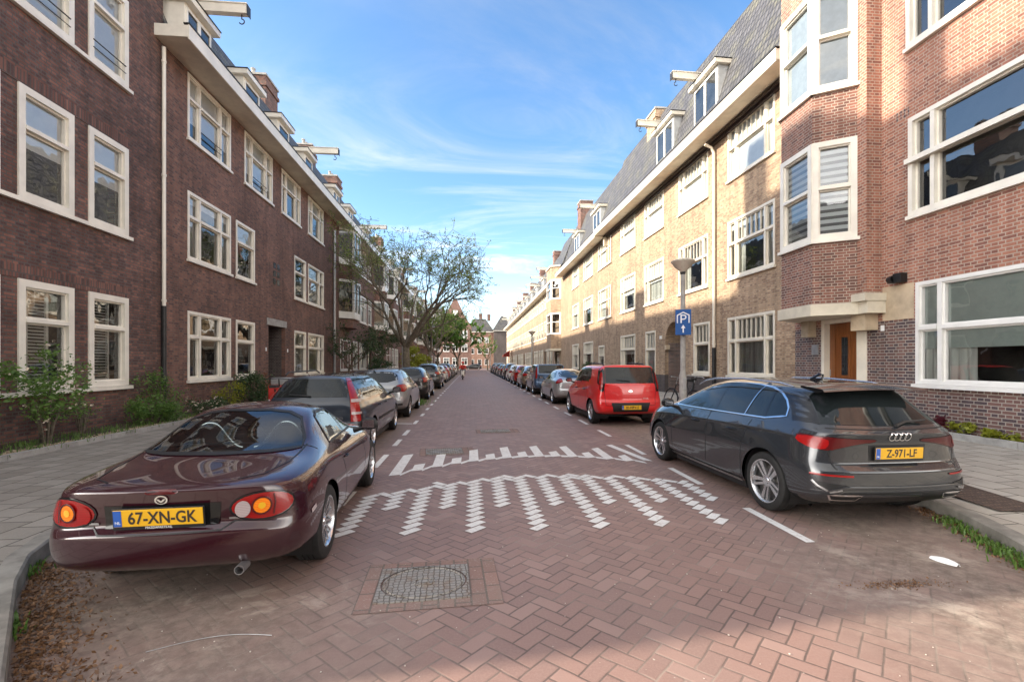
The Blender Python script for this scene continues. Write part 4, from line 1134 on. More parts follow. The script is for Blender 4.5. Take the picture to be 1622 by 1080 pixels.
# ------------------------------------------------------------------ cars
# car frame: x forward from the rear bumper, y to the car's left, z up
def cap_rows(cap):
    if 7 in cap: return cap
    a,b=cap[4],cap[5]; q=.78
    return {3:cap[3],4:a,5:(a[0]+(b[0]-a[0])*.15,a[1]+(b[1]-a[1])*.15,a[2]+(b[2]-a[2])*q),6:b,7:cap[6]}
def car_cage(spec):
    bm=bmesh.new(); cl=bm.edges.layers.float.new('crease_edge')
    rings=[]
    for row in spec['rows']:
        x,zt,wr,zr,wb,zb,ws,zs,wm,zm,wl,zl,wf,zf=row
        q=.78; rings.append([(x,0,zt),(x,.55*wr,zt-.12*(zt-zr)),(x,wr,zr),(x,wb,zb),(x,ws,zs),(x,ws+(wm-ws)*q,zs+(zm-zs)*q),(x,wm,zm),(x,wl,zl),(x,wf,zf),(x,.5*wf,zf),(x,0,zf)])
    for ri,key in ((0,'rdx'),(-1,'fdx')):
        for j,dx in spec.get(key,{}).items():
            p=rings[ri][j]; rings[ri][j]=(p[0]+dx,p[1],p[2])
    V=[]
    for r in rings:
        a=[bm.verts.new(p) for p in r]
        b=[a[0]]+[bm.verts.new((p[0],-p[1],p[2])) for p in r[1:10]]+[a[10]]
        V.append((a,b))
    def f(q,flip):
        q=q if not flip else q[::-1]
        return bm.faces.new(q)
    for (A,B) in zip(V,V[1:]):
        for s in (0,1):
            for j in range(10): f([A[s][j],A[s][j+1],B[s][j+1],B[s][j]],s)
    for ri,key in ((0,'rear'),(-1,'front')):
        ring=V[ri]; cap=cap_rows(spec[key])
        c={}; m=({},{})
        for r,(xc,xm,z) in cap.items():
            c[r]=bm.verts.new((xc,0,z)); wy=ring[0][r].co.y*.58
            m[0][r]=bm.verts.new((xm,wy,z)); m[1][r]=bm.verts.new((xm,-wy,z))
        for s in (0,1):
            g=ring[s]; fl=(s==0)==(ri==0)
            fl=not fl
            mm=m[s]
            f([g[0],g[1],mm[3],c[3]],fl); f([g[1],g[2],g[3],mm[3]],fl)
            for r in (3,4,5,6):
                f([c[r],mm[r],mm[r+1],c[r+1]],fl); f([mm[r],g[r],g[r+1],mm[r+1]],fl)
            f([c[7],mm[7],g[9],g[10]],fl); f([mm[7],g[7],g[8],g[9]],fl)
            if ri==0:
                for r,cv in spec.get('capcrease',{5:.5,6:.6}).items():
                    for e in (bm.edges.get((c[r],mm[r])),bm.edges.get((mm[r],g[r]))):
                        if e: e[cl]=cv
    bm.edges.ensure_lookup_table()
    for (i0,i1,j,cr) in spec.get('crease',[]):
        for i in range(i0,i1):
            for s in (0,1):
                e=bm.edges.get((V[i][s][j],V[i+1][s][j]))
                if e: e[cl]=cr
    for (i,j0,j1,cr) in spec.get('ringcrease',[]):
        for j in range(j0,j1):
            for s in (0,1):
                e=bm.edges.get((V[i][s][j],V[i][s][j+1]))
                if e: e[cl]=cr
    bmesh.ops.recalc_face_normals(bm,faces=bm.faces)
    me=bpy.data.meshes.new('cage'); bm.to_mesh(me); bm.free()
    o=bpy.data.objects.new('cage',me); COL.objects.link(o)
    sm=o.modifiers.new('s','SUBSURF'); sm.levels=spec.get('lv',3); sm.render_levels=sm.levels
    dg=bpy.context.evaluated_depsgraph_get(); dg.update()
    out=bpy.data.meshes.new_from_object(o.evaluated_get(dg))
    bpy.data.objects.remove(o); bpy.data.meshes.remove(me)
    return out

def pip(x,y,poly):
    c=False; n=len(poly); j=n-1
    for i in range(n):
        xi,yi=poly[i]; xj,yj=poly[j]
        if (yi>y)!=(yj>y) and x<(xj-xi)*(y-yi)/(yj-yi)+xi: c=not c
        j=i
    return c
def chaikin(p,k=1,closed=True):
    for _ in range(k):
        q=[]; n=len(p)
        rng=range(n) if closed else range(n-1)
        if not closed: q.append(p[0])
        for i in rng:
            a,b=p[i],p[(i+1)%n]
            q.append((a[0]*.75+b[0]*.25,a[1]*.75+b[1]*.25)); q.append((a[0]*.25+b[0]*.75,a[1]*.25+b[1]*.75))
        if not closed: q.append(p[-1])
        p=q
    return p
def basis(ang):
    if ang=='top': return Vector((1,0,0)),Vector((0,1,0)),Vector((0,0,1))
    a=R(ang); return Vector((math.sin(a),math.cos(a),0)),Vector((0,0,1)),Vector((-math.cos(a),math.sin(a),0))
def inset(poly,d):
    n=len(poly); out=[]
    A=sum(poly[i][0]*poly[(i+1)%n][1]-poly[(i+1)%n][0]*poly[i][1] for i in range(n))
    s=1 if A>0 else -1
    for i in range(n):
        p0=Vector(poly[i-1]);p=Vector(poly[i]);p1=Vector(poly[(i+1)%n])
        t=((p-p0).normalized()+(p1-p).normalized())
        if t.length<1e-6: out.append(tuple(p)); continue
        t.normalize(); nn=Vector((-t.y,t.x))*s
        out.append(tuple(p+nn*d))
    return out
class Car:
    def __init__(s, spec, name, loc, rz, label, cat='car', group=None, paint_mat=None):
        s.spec=spec; s.root=empty(name,loc,rz,label=label,cat=cat,group=group); s.root['true_size']=True; s.L=spec['L']; s.hw=spec['W']/2
        me=car_cage(spec)
        vs=[v.co.copy() for v in me.vertices]
        s.bvh=BVHTree.FromPolygons(vs,[tuple(p.vertices) for p in me.polygons])
        bm=bmesh.new(); bm.from_mesh(me)
        # wheel openings
        for xa,ra in zip(spec['axles'],spec['arch']):
            za=spec['wr']
            kill=[];
            for f in bm.faces:
                c=f.calc_center_median()
                if abs(c.y)>s.hw*.62 and math.hypot(c.x-xa,c.z-za)<ra and f.normal.z>-2: kill.append(f)
            ks=set(kill)
            bv=[v for v in {v for f in kill for v in f.verts} if any(g not in ks for g in v.link_faces)]
            for v in bv:
                d=Vector((v.co.x-xa,v.co.z-za)); 
                if d.length>1e-4 and v.co.z>spec['rows'][3][13]+.05 or d.length>ra*.6:
                    d=d.normalized()*ra; 
                    if v.co.z>.12: v.co.x=xa+d.x; v.co.z=max(za+d.y,.12)
            bmesh.ops.delete(bm,geom=kill,context='FACES')
        for (pts,ang) in spec.get('holes',[]):
            for sg in ((1,-1) if ang not in(0,180) else (1,)):
                u,v_,n=basis(ang*sg if ang!='top' else ang)
                if sg<0: u,v_,n=(Vector((u.x*-1,u.y,0)),v_,n)
                poly=inset(pts,.006)
                kill=[f for f in bm.faces if f.normal.dot(n)>.12 and pip((f.calc_center_median()).dot(basis(ang)[0]) if sg>0 else Vector((f.calc_center_median().x,-f.calc_center_median().y,0)).dot(basis(ang)[0]), f.calc_center_median().z, poly)]
                ks=set(kill); bv=[v for v in {v for f in kill for v in f.verts} if any(g not in ks for g in v.link_faces)]
                b0=basis(ang)
                for v in bv:
                    co=Vector((v.co.x,v.co.y*sg,v.co.z)); p=Vector((co.dot(b0[0]),co.z)); best=None
                    for i in range(len(poly)):
                        a_,b_=Vector(poly[i-1]),Vector(poly[i]); d_=b_-a_; t_=max(0,min(1,(p-a_).dot(d_)/max(d_.length_squared,1e-9))); q=a_+d_*t_
                        if best is None or (q-p).length<best[0]: best=((q-p).length,q)
                    if best[0]<.045:
                        c_=s.cast(b0[0]*best[1].x+b0[1]*best[1].y,b0[2],0)
                        v.co=Vector((c_.x,c_.y*sg,c_.z))
                bmesh.ops.delete(bm,geom=kill,context='FACES')
        bm.to_mesh(me); bm.free(); me.name='body'
        me.materials.clear(); me.materials.append(paint_mat)
        me.polygons.foreach_set('use_smooth',[True]*len(me.polygons)); me.set_sharp_from_angle(angle=R(38))
        s.body=bpy.data.objects.new('body',me); link(s.body,s.root)
        ub=MB(); A=spec['axles']; ub.box(A[0]+.42,A[1]-.42,-s.hw+.12,s.hw-.12,.125,.24);
        ub.build('underbody_shade_box',M['blackp'],s.root,uv=False)  # box added beneath each car to block light and deepen contact shade
        # dark wheel wells
        for xa,ra in zip(spec['axles'],spec['arch']):
            for sg in (1,-1):
                w=MB(); n=20; yo=s.hw-.055; yi=s.hw-.42; za=spec['wr']; ra2=ra+.012
                b=0; pts=[(xa+ra2*math.cos(R(-25+230*k/n)),za+ra2*math.sin(R(-25+230*k/n))) for k in range(n+1)]
                for p,q in zip(pts,pts[1:]):
                    w.face([(p[0],sg*yi,p[1]),(q[0],sg*yi,q[1]),(q[0],sg*yo,q[1]),(p[0],sg*yo,p[1])])
                w.face([(p[0],sg*yi,p[1]) for p in pts])
                w.build('wheel_well',M['blackp'],s.root,uv=False)
    def cast(s,p,n,off):
        h=s.bvh.ray_cast(p+n*6,-n)
        if h[0] is None or (h[0]-p-n*(h[0]-p).dot(n)).length>.05:
            q,nn,_,_=s.bvh.find_nearest(p+n*(s.hw*.9)); 
            return q+nn*off
        nn=h[1]
        if nn.dot(n)<0: nn=-nn
        return h[0]+nn*off
    def patch(s,name,mat,pts,ang,off=.004,res=.06,rnd_=0,mirror=False,parent=None,label=None):
        outs=[]
        if rnd_: pts=chaikin(pts,rnd_)
        for sg in ((1,-1) if mirror else (1,)):
            u,v,n=basis(ang)
            bm=bmesh.new()
            f=bm.faces.new([bm.verts.new((p[0],p[1],0)) for p in pts])
            bmesh.ops.triangulate(bm,faces=bm.faces[:])
            xs=[p[0] for p in pts]; ys=[p[1] for p in pts]
            x=min(xs)+res
            while x<max(xs):
                bmesh.ops.bisect_plane(bm,geom=bm.verts[:]+bm.edges[:]+bm.faces[:],plane_co=(x,0,0),plane_no=(1,0,0)); x+=res
            y=min(ys)+res
            while y<max(ys):
                bmesh.ops.bisect_plane(bm,geom=bm.verts[:]+bm.edges[:]+bm.faces[:],plane_co=(0,y,0),plane_no=(0,1,0)); y+=res
            bmesh.ops.dissolve_degenerate(bm,dist=1e-4,edges=bm.edges[:])
            bmesh.ops.triangulate(bm,faces=bm.faces[:])
            for w in bm.verts:
                c=s.cast(u*w.co.x+v*w.co.y,n,off)
                w.co=Vector((c.x,c.y*sg,c.z))
            bmesh.ops.recalc_face_normals(bm,faces=bm.faces)
            f=max(bm.faces,key=lambda q:q.calc_area()); nn=Vector((n.x,n.y*sg,n.z))
            if sum(q.normal.dot(nn)*q.calc_area() for q in bm.faces)<0: bmesh.ops.reverse_faces(bm,faces=bm.faces)
            me=bpy.data.meshes.new(name); bm.to_mesh(me); bm.free(); me.materials.append(M[mat] if isinstance(mat,str) else mat)
            me.polygons.foreach_set('use_smooth',[True]*len(me.polygons))
            o=bpy.data.objects.new(name,me); link(o,parent or s.root)
            if label: o['label']=label
            outs.append(o)
        return outs
    def ribbon(s,name,mat,pts,ang,w,off=.005,closed=False,rnd_=0,mirror=False,parent=None,res=.05,shift=0):
        if rnd_: pts=chaikin(pts,rnd_,closed)
        if shift: pts=inset(pts,shift)
        P=[Vector(p) for p in pts]
        if closed: P.append(P[0])
        Q=[P[0]]
        for a,b in zip(P,P[1:]):
            k=max(1,int((b-a).length/res))
            for i in range(1,k+1): Q.append(a.lerp(b,i/k))
        if closed: Q=Q[:-1]
        n_=len(Q); outs=[]
        u,v,n=basis(ang)
        side=[]
        for i,p in enumerate(Q):
            a=Q[(i-1)%n_] if closed or i>0 else Q[0]; b=Q[(i+1)%n_] if closed or i<n_-1 else Q[-1]
            t=(b-a); t=t.normalized() if t.length>1e-6 else Vector((1,0)); nn=Vector((-t.y,t.x))
            row=[]
            for k in (-.5,0,.5):
                q=p+nn*w*k; row.append(s.cast(u*q.x+v*q.y,n,off+(.25*w if k==0 and w<.03 else 0)*.3))
            side.append(row)
        for sg in ((1,-1) if mirror else (1,)):
            m=MB()
            rng=range(n_) if closed else range(n_-1)
            for i in rng:
                A,B=side[i],side[(i+1)%n_]
                for k in (0,1):
                    q=[A[k],A[k+1],B[k+1],B[k]]
                    m.face([(p.x,p.y*sg,p.z) for p in q])
            o=m.build(name,M[mat] if isinstance(mat,str) else mat,parent or s.root,smooth=True,uv=False)
            outs.append(o)
        return outs
    def wheels(s,style='seven',rim=None,only=None,rimmat='alloy'):
        spec=s.spec; Rw=spec['wr']; rr=rim or Rw*.66; wd=spec.get('tw',.205)
        proto=None
        for xa in spec['axles']:
            for sg in (1,-1):
                if proto is None:
                    t=MB(); h=wd/2
                    t.lathe([(rr-.012,-h*.8),(rr,-h*.98),(rr+.02,-h),(Rw-.03,-h*.99),(Rw-.008,-h*.86),(Rw,-h*.62)]+
                            [(Rw-d,y) for y,d in ((-h*.40,0),(-h*.38,.007),(-h*.32,.007),(-h*.30,0),(-.006,0),(-.004,.007),(.004,.007),(.006,0),(h*.30,0),(h*.32,.007),(h*.38,.007),(h*.40,0))]+
                            [(Rw,h*.62),(Rw-.008,h*.86),(Rw-.03,h*.99),(rr+.02,h),(rr,h*.98),(rr-.012,h*.8)],40,axis='y')
                    wh=t.build('wheel',M['rubber'],s.root,autos=35,uv=False)
                    r=MB(); yo=h*.86 # outer side is +y
                    r.lathe([(rr-.02,-h*.8),(rr-.016,yo-.03),(rr+.004,yo+.002),(rr+.002,yo+.010),(rr-.012,yo+.008),(rr-.024,yo-.008),(rr-.03,yo-.05)],48,axis='y')
                    if style=='multi': ns,wi,wo,tw=13,.020,.016,0
                    elif style=='twin5': ns,wi,wo,tw=5,.05,.085,.22
                    else: ns,wi,wo,tw=7,.045,.034,0
                    for k in range(ns):
                        a=2*math.pi*k/ns+.3
                        d=Vector((math.cos(a),0,math.sin(a))); tt=Vector((-math.sin(a),0,math.cos(a)))
                        i0=.055; o0=rr-.014
                        def pt(rad,side,yy,wdt,extra=0): return tuple(d*rad+tt*(side*wdt+extra)+Vector((0,yy,0)))
                        yi=yo-.030; ye=yo-.006
                        if style=='twin5':
                            ex=tw*.35
                            for (sa,sb,e0,e1,ea,eb) in ((-.030,-.002,-.016,.010,.0,ex*.2),(.010,.042,.050,.105,0,0)):
                                q=[(i0,sa,yi),(i0,sb,yi),(o0,e1,ye),(o0,e0,ye)]
                                P4=[tuple(d*r_+tt*s_+Vector((0,y_,0))) for r_,s_,y_ in q]; P5=[(p[0],p[1]-.028,p[2]) for p in P4]
                                r.face(P4[::-1]); 
                                for i in range(4): r.face([P4[i],P4[(i+1)%4],P5[(i+1)%4],P5[i]])
                        else:
                            P4=[pt(i0,-1,yi,wi/1),pt(i0,1,yi,wi/1),pt(o0,1,ye,wo),pt(o0,-1,ye,wo)]
                            if style=='multi': P4=[pt(i0,-1,yi,.009),pt(i0,1,yi,.009),pt(o0,1,ye,.013),pt(o0,-1,ye,.013)]
                            P5=[(p[0],p[1]-.024,p[2]) for p in P4]
                            r.face(P4[::-1])
                            for i in range(4): r.face([P4[i],P4[(i+1)%4],P5[(i+1)%4],P5[i]])
                    r.lathe([(.001,yi+.012),(.03,yi+.012),(.036,yi+.004),(.066,yi+.002),(.072,yi-.02),(.072,yi-.04)],24,axis='y')
                    for k in range(5):
                        a=2*math.pi*k/5+.6; c=(.05*math.cos(a),0,.05*math.sin(a))
                        r.lathe([(.001,yi+.008),(.008,yi+.007),(.008,yi)],6,axis='y',c=c)
                    r.build('rim',M[rimmat],wh,autos=30,uv=False)
                    b=MB(); b.lathe([(.001,0),(rr*.66,0),(rr*.66,-.02)],32,axis='y',c=(0,yo-.085,0)); b.lathe([(.001,0),(rr*.97,0)],32,axis='y',c=(0,yo-.125,0))
                    b.build('brake_disc',M['brake'],wh,autos=30,uv=False)
                    proto=wh; w=wh
                else:
                    w=copy_tree(proto,s.root)
                w.location=(xa,sg*(s.hw-wd/2-spec.get('tin',.02)),Rw)
                w.rotation_euler=(0,rnd.uniform(0,6),0 if sg>0 else math.pi)
    def plate(s,text,x,z,y=0,w=.52,h=.11,tilt=0,rzz=0,size=.098,font_sx=.82):
        p=MB(); p.box(-.008,.0,-w/2,w/2,-h/2,h/2)
        o=p.build('number_plate',M['plate'],s.root,loc=(x,y,z),rot=(0,R(tilt),R(rzz)),bevel=.002,uv=False)
        bb=MB(); bb.box(-.0095,-.0082,w/2-.048,w/2-.002,-h/2+.003,h/2-.003); bb.build('country_band',M['plateblue'],o,uv=False)
        fr=MB(); fr.box(-.004,.006,-w/2-.008,w/2+.008,-h/2-.022,h/2+.008); fr.build('plate_holder',M['blackp'],o,bevel=.003,uv=False)
        text_mesh('plate_lettering',text,M['ink'],o,(-.0088,-.022,-.004),size,font_sx,bold=.0022)
        text_mesh('country_letters','NL',M['signwhite'],o,(-.0098,w/2-.025,-.028),.026,1)
        return o
    def mirrors(s,x,z,mat=None,size=1):
        for sg in (1,-1):
            m=MB(); k=size
            y0=s.hw-.09
            pts=[(0,0),(.10,.02),(.17,.10),(.15,.17),(.03,.20),(-.05,.19),(-.06,.02)]
            m.tube([(x,sg*(y0-.02),z-.05),(x-.01,sg*(y0+.11),z-.01)],[.03,.022],8)
            st=[(y0+.06,.04,.035),(y0+.09,.085,.06),(y0+.15,.095,.075),(y0+.22,.08,.066),(y0+.255,.03,.03)]
            b0=len(m.v); n=12
            for (yy,ax,az) in st:
                for i in range(n):
                    a=2*math.pi*i/n; cx=math.cos(a); m.v.append((x+(.9*ax*cx if cx>0 else .35*ax*cx)*k,sg*yy,z+az*math.sin(a)*k+.03))
            for j in range(len(st)-1):
                for i in range(n): m.f.append((b0+j*n+i,b0+j*n+(i+1)%n,b0+(j+1)*n+(i+1)%n,b0+(j+1)*n+i)); m.m.append(0)
            m.f.append(tuple(b0+i for i in range(n))); m.f.append(tuple(b0+(len(st)-1)*n+i for i in range(n))); m.m+=[0,0]
            o=m.build('door_mirror',mat or M['blackp'],s.root,autos=50,uv=False)
            g=MB(); g.face([(x-.040,sg*(y0+.085),z-.015),(x-.040,sg*(y0+.22),z-.015),(x-.040,sg*(y0+.22),z+.075),(x-.040,sg*(y0+.085),z+.075)]); g.build('mirror_glass',M['chrome'],o,uv=False)

def text_mesh(name,text,mat,parent,loc,size,sx=1,bold=0,rot=None,align='CENTER'):
    cu=bpy.data.curves.new(name,'FONT'); cu.body=text; cu.size=size; cu.align_x=align; cu.align_y='CENTER'; cu.offset=bold; cu.extrude=.0004
    cu.resolution_u=3
    o=bpy.data.objects.new('tmp',cu); COL.objects.link(o)
    dg=bpy.context.evaluated_depsgraph_get(); dg.update()
    me=bpy.data.meshes.new_from_object(o.evaluated_get(dg)); bpy.data.objects.remove(o)
    me.name=name; me.materials.clear(); me.materials.append(mat)
    ob=bpy.data.objects.new(name,me); link(ob,parent)
    # default orientation: reads upright when looked at along +x (from the rear of a car)
    ob.rotation_euler=rot if rot else (R(90),0,R(-90)); ob.location=loc; ob.scale=(sx,1,1)
    return ob
def rbox(car,name,mat,x0,x1,y0,y1,z0,z1,bev=.03,parent=None,rot=None):
    m=MB(); cx,cy,cz=(x0+x1)/2,(y0+y1)/2,(z0+z1)/2
    m.box(x0-cx,x1-cx,y0-cy,y1-cy,z0-cz,z1-cz)
    return m.build(name,M[mat] if isinstance(mat,str) else mat,parent or car.root,loc=(cx,cy,cz),rot=rot,bevel=bev,uv=False)
def seats(car,x,zb=.30,rear=None,h=.62,sp=.36):
    for y in (sp,-sp):
        s=rbox(car,'seat','seat',x,x+.48,y-.24,y+.24,zb,zb+.16,.05)
        b=rbox(car,'backrest','seat',-.06,.07,-.23,.23,.0,h,.05,parent=s); b.location=(-.24,0,h/2+.02); b.rotation_euler=(0,R(-14),0)
        hd=rbox(car,'headrest','seat',-.05,.05,-.13,.13,0,.17,.04,parent=s); hd.location=(-.40,0,h+.14)

# ---- generic side details used by several cars
def lamp_pts(*p): return list(p)

SPEC={}
SPEC['audi']=dict(L=4.343,W=1.816,wr=.325,tw=.225,axles=(.83,3.466),arch=(.372,.372),lv=4,
 rows=[
 (.15,1.005,.60,.985,.735,.955,.795,.865,.86,.60,.86,.38,.74,.24),
 (.50,1.405,.545,1.335,.80,1.005,.865,.905,.905,.64,.90,.36,.82,.20),
 (.95,1.445,.585,1.375,.825,1.005,.885,.90,.912,.66,.905,.34,.86,.17),
 (1.6,1.462,.61,1.392,.83,.985,.89,.885,.912,.62,.895,.33,.86,.16),
 (2.15,1.452,.605,1.382,.828,.965,.888,.865,.912,.60,.895,.33,.86,.16),
 (2.62,1.385,.585,1.30,.815,.95,.88,.85,.908,.60,.895,.33,.86,.16),
 (3.28,1.045,.70,1.00,.80,.925,.865,.83,.908,.60,.90,.34,.84,.18),
 (3.65,.985,.68,.95,.785,.895,.85,.81,.905,.60,.90,.36,.82,.19),
 (4.0,.905,.62,.87,.72,.82,.78,.74,.85,.56,.86,.36,.76,.20),
 (4.22,.76,.50,.74,.60,.70,.64,.64,.70,.52,.72,.36,.62,.22)],
 rear={3:(.045,.06,.955),4:(.085,.10,.86),5:(.085,.105,.66),6:(.0,.03,.60),7:(.0,.025,.36)},capcrease={3:.7,5:.6,6:.8,7:.5},rdx={6:-.04,7:-.06,8:-.02,3:.0,2:.02},
 front={3:(4.30,4.28,.70),4:(4.33,4.30,.62),5:(4.34,4.32,.5),6:(4.33,4.31,.36)},
 crease=[(0,9,4,.75),(0,6,3,.5),(0,9,7,.4)],ringcrease=[(1,0,2,.6)])
SPEC['roadster']=dict(L=3.945,W=1.68,wr=.305,tw=.215,tin=.012,axles=(.90,3.165),arch=(.345,.345),lv=4,
 rows=[
 (.14,.858,.60,.85,.705,.815,.755,.72,.80,.50,.80,.34,.68,.27),
 (.50,.890,.66,.878,.765,.835,.815,.745,.85,.52,.835,.34,.75,.23),
 (.80,.912,.68,.895,.765,.855,.815,.76,.86,.54,.84,.32,.78,.19),
 (1.06,1.06,.60,.985,.745,.86,.80,.765,.85,.54,.83,.30,.78,.16),
 (1.44,1.258,.515,1.185,.72,.855,.785,.755,.835,.54,.82,.29,.77,.15),
 (1.78,1.270,.475,1.205,.705,.84,.78,.745,.83,.53,.815,.29,.77,.15),
 (2.10,1.240,.475,1.165,.705,.83,.78,.74,.83,.53,.815,.29,.77,.15),
 (2.68,.915,.62,.88,.71,.82,.78,.735,.835,.53,.82,.30,.77,.16),
 (3.10,.875,.60,.85,.715,.80,.785,.73,.85,.54,.835,.32,.77,.18),
 (3.50,.80,.52,.78,.65,.74,.73,.68,.81,.52,.81,.34,.70,.20),
 (3.80,.64,.38,.62,.48,.59,.56,.56,.64,.46,.66,.34,.52,.22)],
 rear={3:(.055,.075,.825),4:(.064,.085,.75),5:(.075,.100,.605),6:(.012,.04,.56),7:(.02,.045,.36)},capcrease={3:.45,5:.5,6:.5},rdx={2:.03,3:.035,4:.045,5:.05,6:.045,7:.05,8:.06},
 front={3:(3.90,3.87,.58),4:(3.93,3.9,.52),5:(3.945,3.92,.44),6:(3.93,3.91,.34)},
 crease=[(3,7,3,.8),(3,7,2,.45),(0,3,3,.25)],ringcrease=[])
SPEC['wagon']=dict(L=4.71,W=1.76,wr=.315,tw=.2,axles=(1.03,3.69),arch=(.355,.355),lv=3,
 rows=[
 (.12,1.04,.66,1.02,.76,.955,.80,.86,.85,.60,.85,.42,.76,.30),
 (.42,1.425,.575,1.36,.785,.98,.83,.88,.875,.62,.87,.40,.80,.26),
 (1.0,1.455,.60,1.39,.80,.98,.84,.88,.88,.62,.875,.38,.82,.22),
 (2.0,1.46,.61,1.395,.805,.96,.845,.86,.88,.60,.875,.36,.82,.20),
 (2.62,1.43,.605,1.36,.80,.95,.845,.85,.88,.60,.875,.36,.82,.20),
 (3.35,1.02,.70,.985,.79,.92,.84,.83,.88,.60,.875,.36,.82,.20),
 (3.9,.95,.68,.92,.77,.88,.82,.80,.87,.60,.865,.38,.80,.22),
 (4.5,.84,.62,.82,.70,.78,.75,.72,.81,.56,.81,.38,.74,.24)],
 rear={3:(.075,.08,.95),4:(.055,.06,.84),5:(.02,.03,.60),6:(.0,.01,.42)},rdx={4:-.02,6:-.04,7:-.05},
 front={3:(4.60,4.58,.77),4:(4.64,4.62,.68),5:(4.70,4.67,.52),6:(4.70,4.67,.38)},
 crease=[(0,7,4,.5),(0,5,3,.4)],ringcrease=[(1,0,2,.7)])
SPEC['hatch']=dict(L=4.28,W=1.80,wr=.315,tw=.2,axles=(.78,3.39),arch=(.36,.36),lv=3,
 rows=[
 (.18,1.05,.58,1.03,.71,.98,.78,.88,.85,.60,.86,.42,.74,.28),
 (.55,1.43,.53,1.36,.78,1.03,.85,.92,.895,.64,.89,.38,.82,.22),
 (1.1,1.49,.57,1.42,.80,1.02,.87,.91,.90,.64,.89,.36,.83,.20),
 (1.8,1.505,.59,1.435,.805,.99,.87,.88,.90,.62,.89,.34,.83,.19),
 (2.4,1.46,.585,1.38,.80,.96,.865,.86,.90,.60,.89,.34,.83,.19),
 (3.25,1.05,.68,1.01,.78,.93,.85,.83,.895,.60,.89,.36,.82,.20),
 (3.7,.96,.64,.93,.74,.87,.81,.79,.87,.58,.87,.37,.79,.21),
 (4.1,.80,.52,.78,.62,.73,.68,.67,.75,.54,.76,.37,.66,.23)],
 rear={3:(.09,.11,.97),4:(.06,.08,.86),5:(.01,.04,.57),6:(.0,.03,.42)},rdx={6:-.02,7:-.03},
 front={3:(4.2,4.17,.73),4:(4.24,4.21,.66),5:(4.28,4.25,.52),6:(4.27,4.24,.38)},
 crease=[(0,7,4,.3)],ringcrease=[(1,0,2,.4)])
SPEC['boxy']=dict(L=4.105,W=1.785,wr=.33,tw=.22,axles=(.80,3.35),arch=(.375,.375),lv=4,
 rows=[
 (.10,1.13,.745,1.12,.82,1.07,.80,.95,.86,.66,.87,.46,.76,.34),
 (.28,1.60,.735,1.57,.835,1.12,.84,.98,.885,.68,.88,.42,.80,.28),
 (1.0,1.615,.745,1.575,.84,1.10,.86,.97,.89,.68,.885,.38,.83,.24),
 (1.8,1.625,.745,1.58,.84,1.06,.865,.94,.89,.66,.885,.36,.83,.22),
 (2.4,1.59,.73,1.54,.83,1.03,.86,.92,.89,.64,.885,.36,.83,.22),
 (3.05,1.13,.70,1.09,.79,1.00,.85,.89,.89,.64,.885,.38,.83,.24),
 (3.5,1.04,.68,1.01,.77,.95,.83,.85,.88,.62,.88,.38,.81,.24),
 (3.9,.90,.60,.88,.68,.83,.74,.76,.80,.58,.81,.38,.72,.26)],
 rear={3:(.08,.09,1.05),4:(.065,.075,.93),5:(.02,.04,.62),6:(.0,.02,.44)},rdx={6:-.03,7:-.04},
 front={3:(4.0,3.98,.83),4:(4.05,4.02,.74),5:(4.1,4.07,.56),6:(4.09,4.06,.38)},
 crease=[(0,7,4,.3),(0,5,2,.3)],ringcrease=[(1,0,2,.6)])
SPEC['fastback']=dict(L=4.39,W=1.70,wr=.30,tw=.19,axles=(.84,3.39),arch=(.335,.335),lv=3,
 rows=[
 (.14,1.02,.55,1.00,.70,.95,.75,.85,.80,.60,.80,.42,.70,.30),
 (.55,1.17,.56,1.12,.75,.98,.80,.87,.845,.62,.84,.38,.78,.22),
 (1.1,1.36,.54,1.29,.77,.975,.82,.86,.85,.60,.84,.34,.79,.19),
 (1.8,1.43,.56,1.36,.775,.95,.82,.84,.85,.60,.84,.33,.79,.18),
 (2.35,1.40,.56,1.32,.77,.93,.82,.83,.85,.60,.84,.33,.79,.18),
 (3.3,.98,.64,.94,.75,.88,.80,.79,.845,.58,.84,.34,.78,.19),
 (3.8,.88,.60,.86,.70,.81,.76,.74,.81,.55,.81,.35,.74,.21),
 (4.2,.72,.48,.70,.57,.66,.62,.61,.69,.50,.70,.35,.60,.23)],
 rear={3:(.06,.08,.94),4:(.045,.065,.84),5:(.01,.03,.58),6:(.0,.02,.42)},rdx={6:-.02,7:-.03},
 front={3:(4.31,4.28,.66),4:(4.35,4.32,.60),5:(4.39,4.36,.48),6:(4.38,4.35,.36)},
 crease=[(0,7,4,.3)],ringcrease=[(0,0,2,.5)])
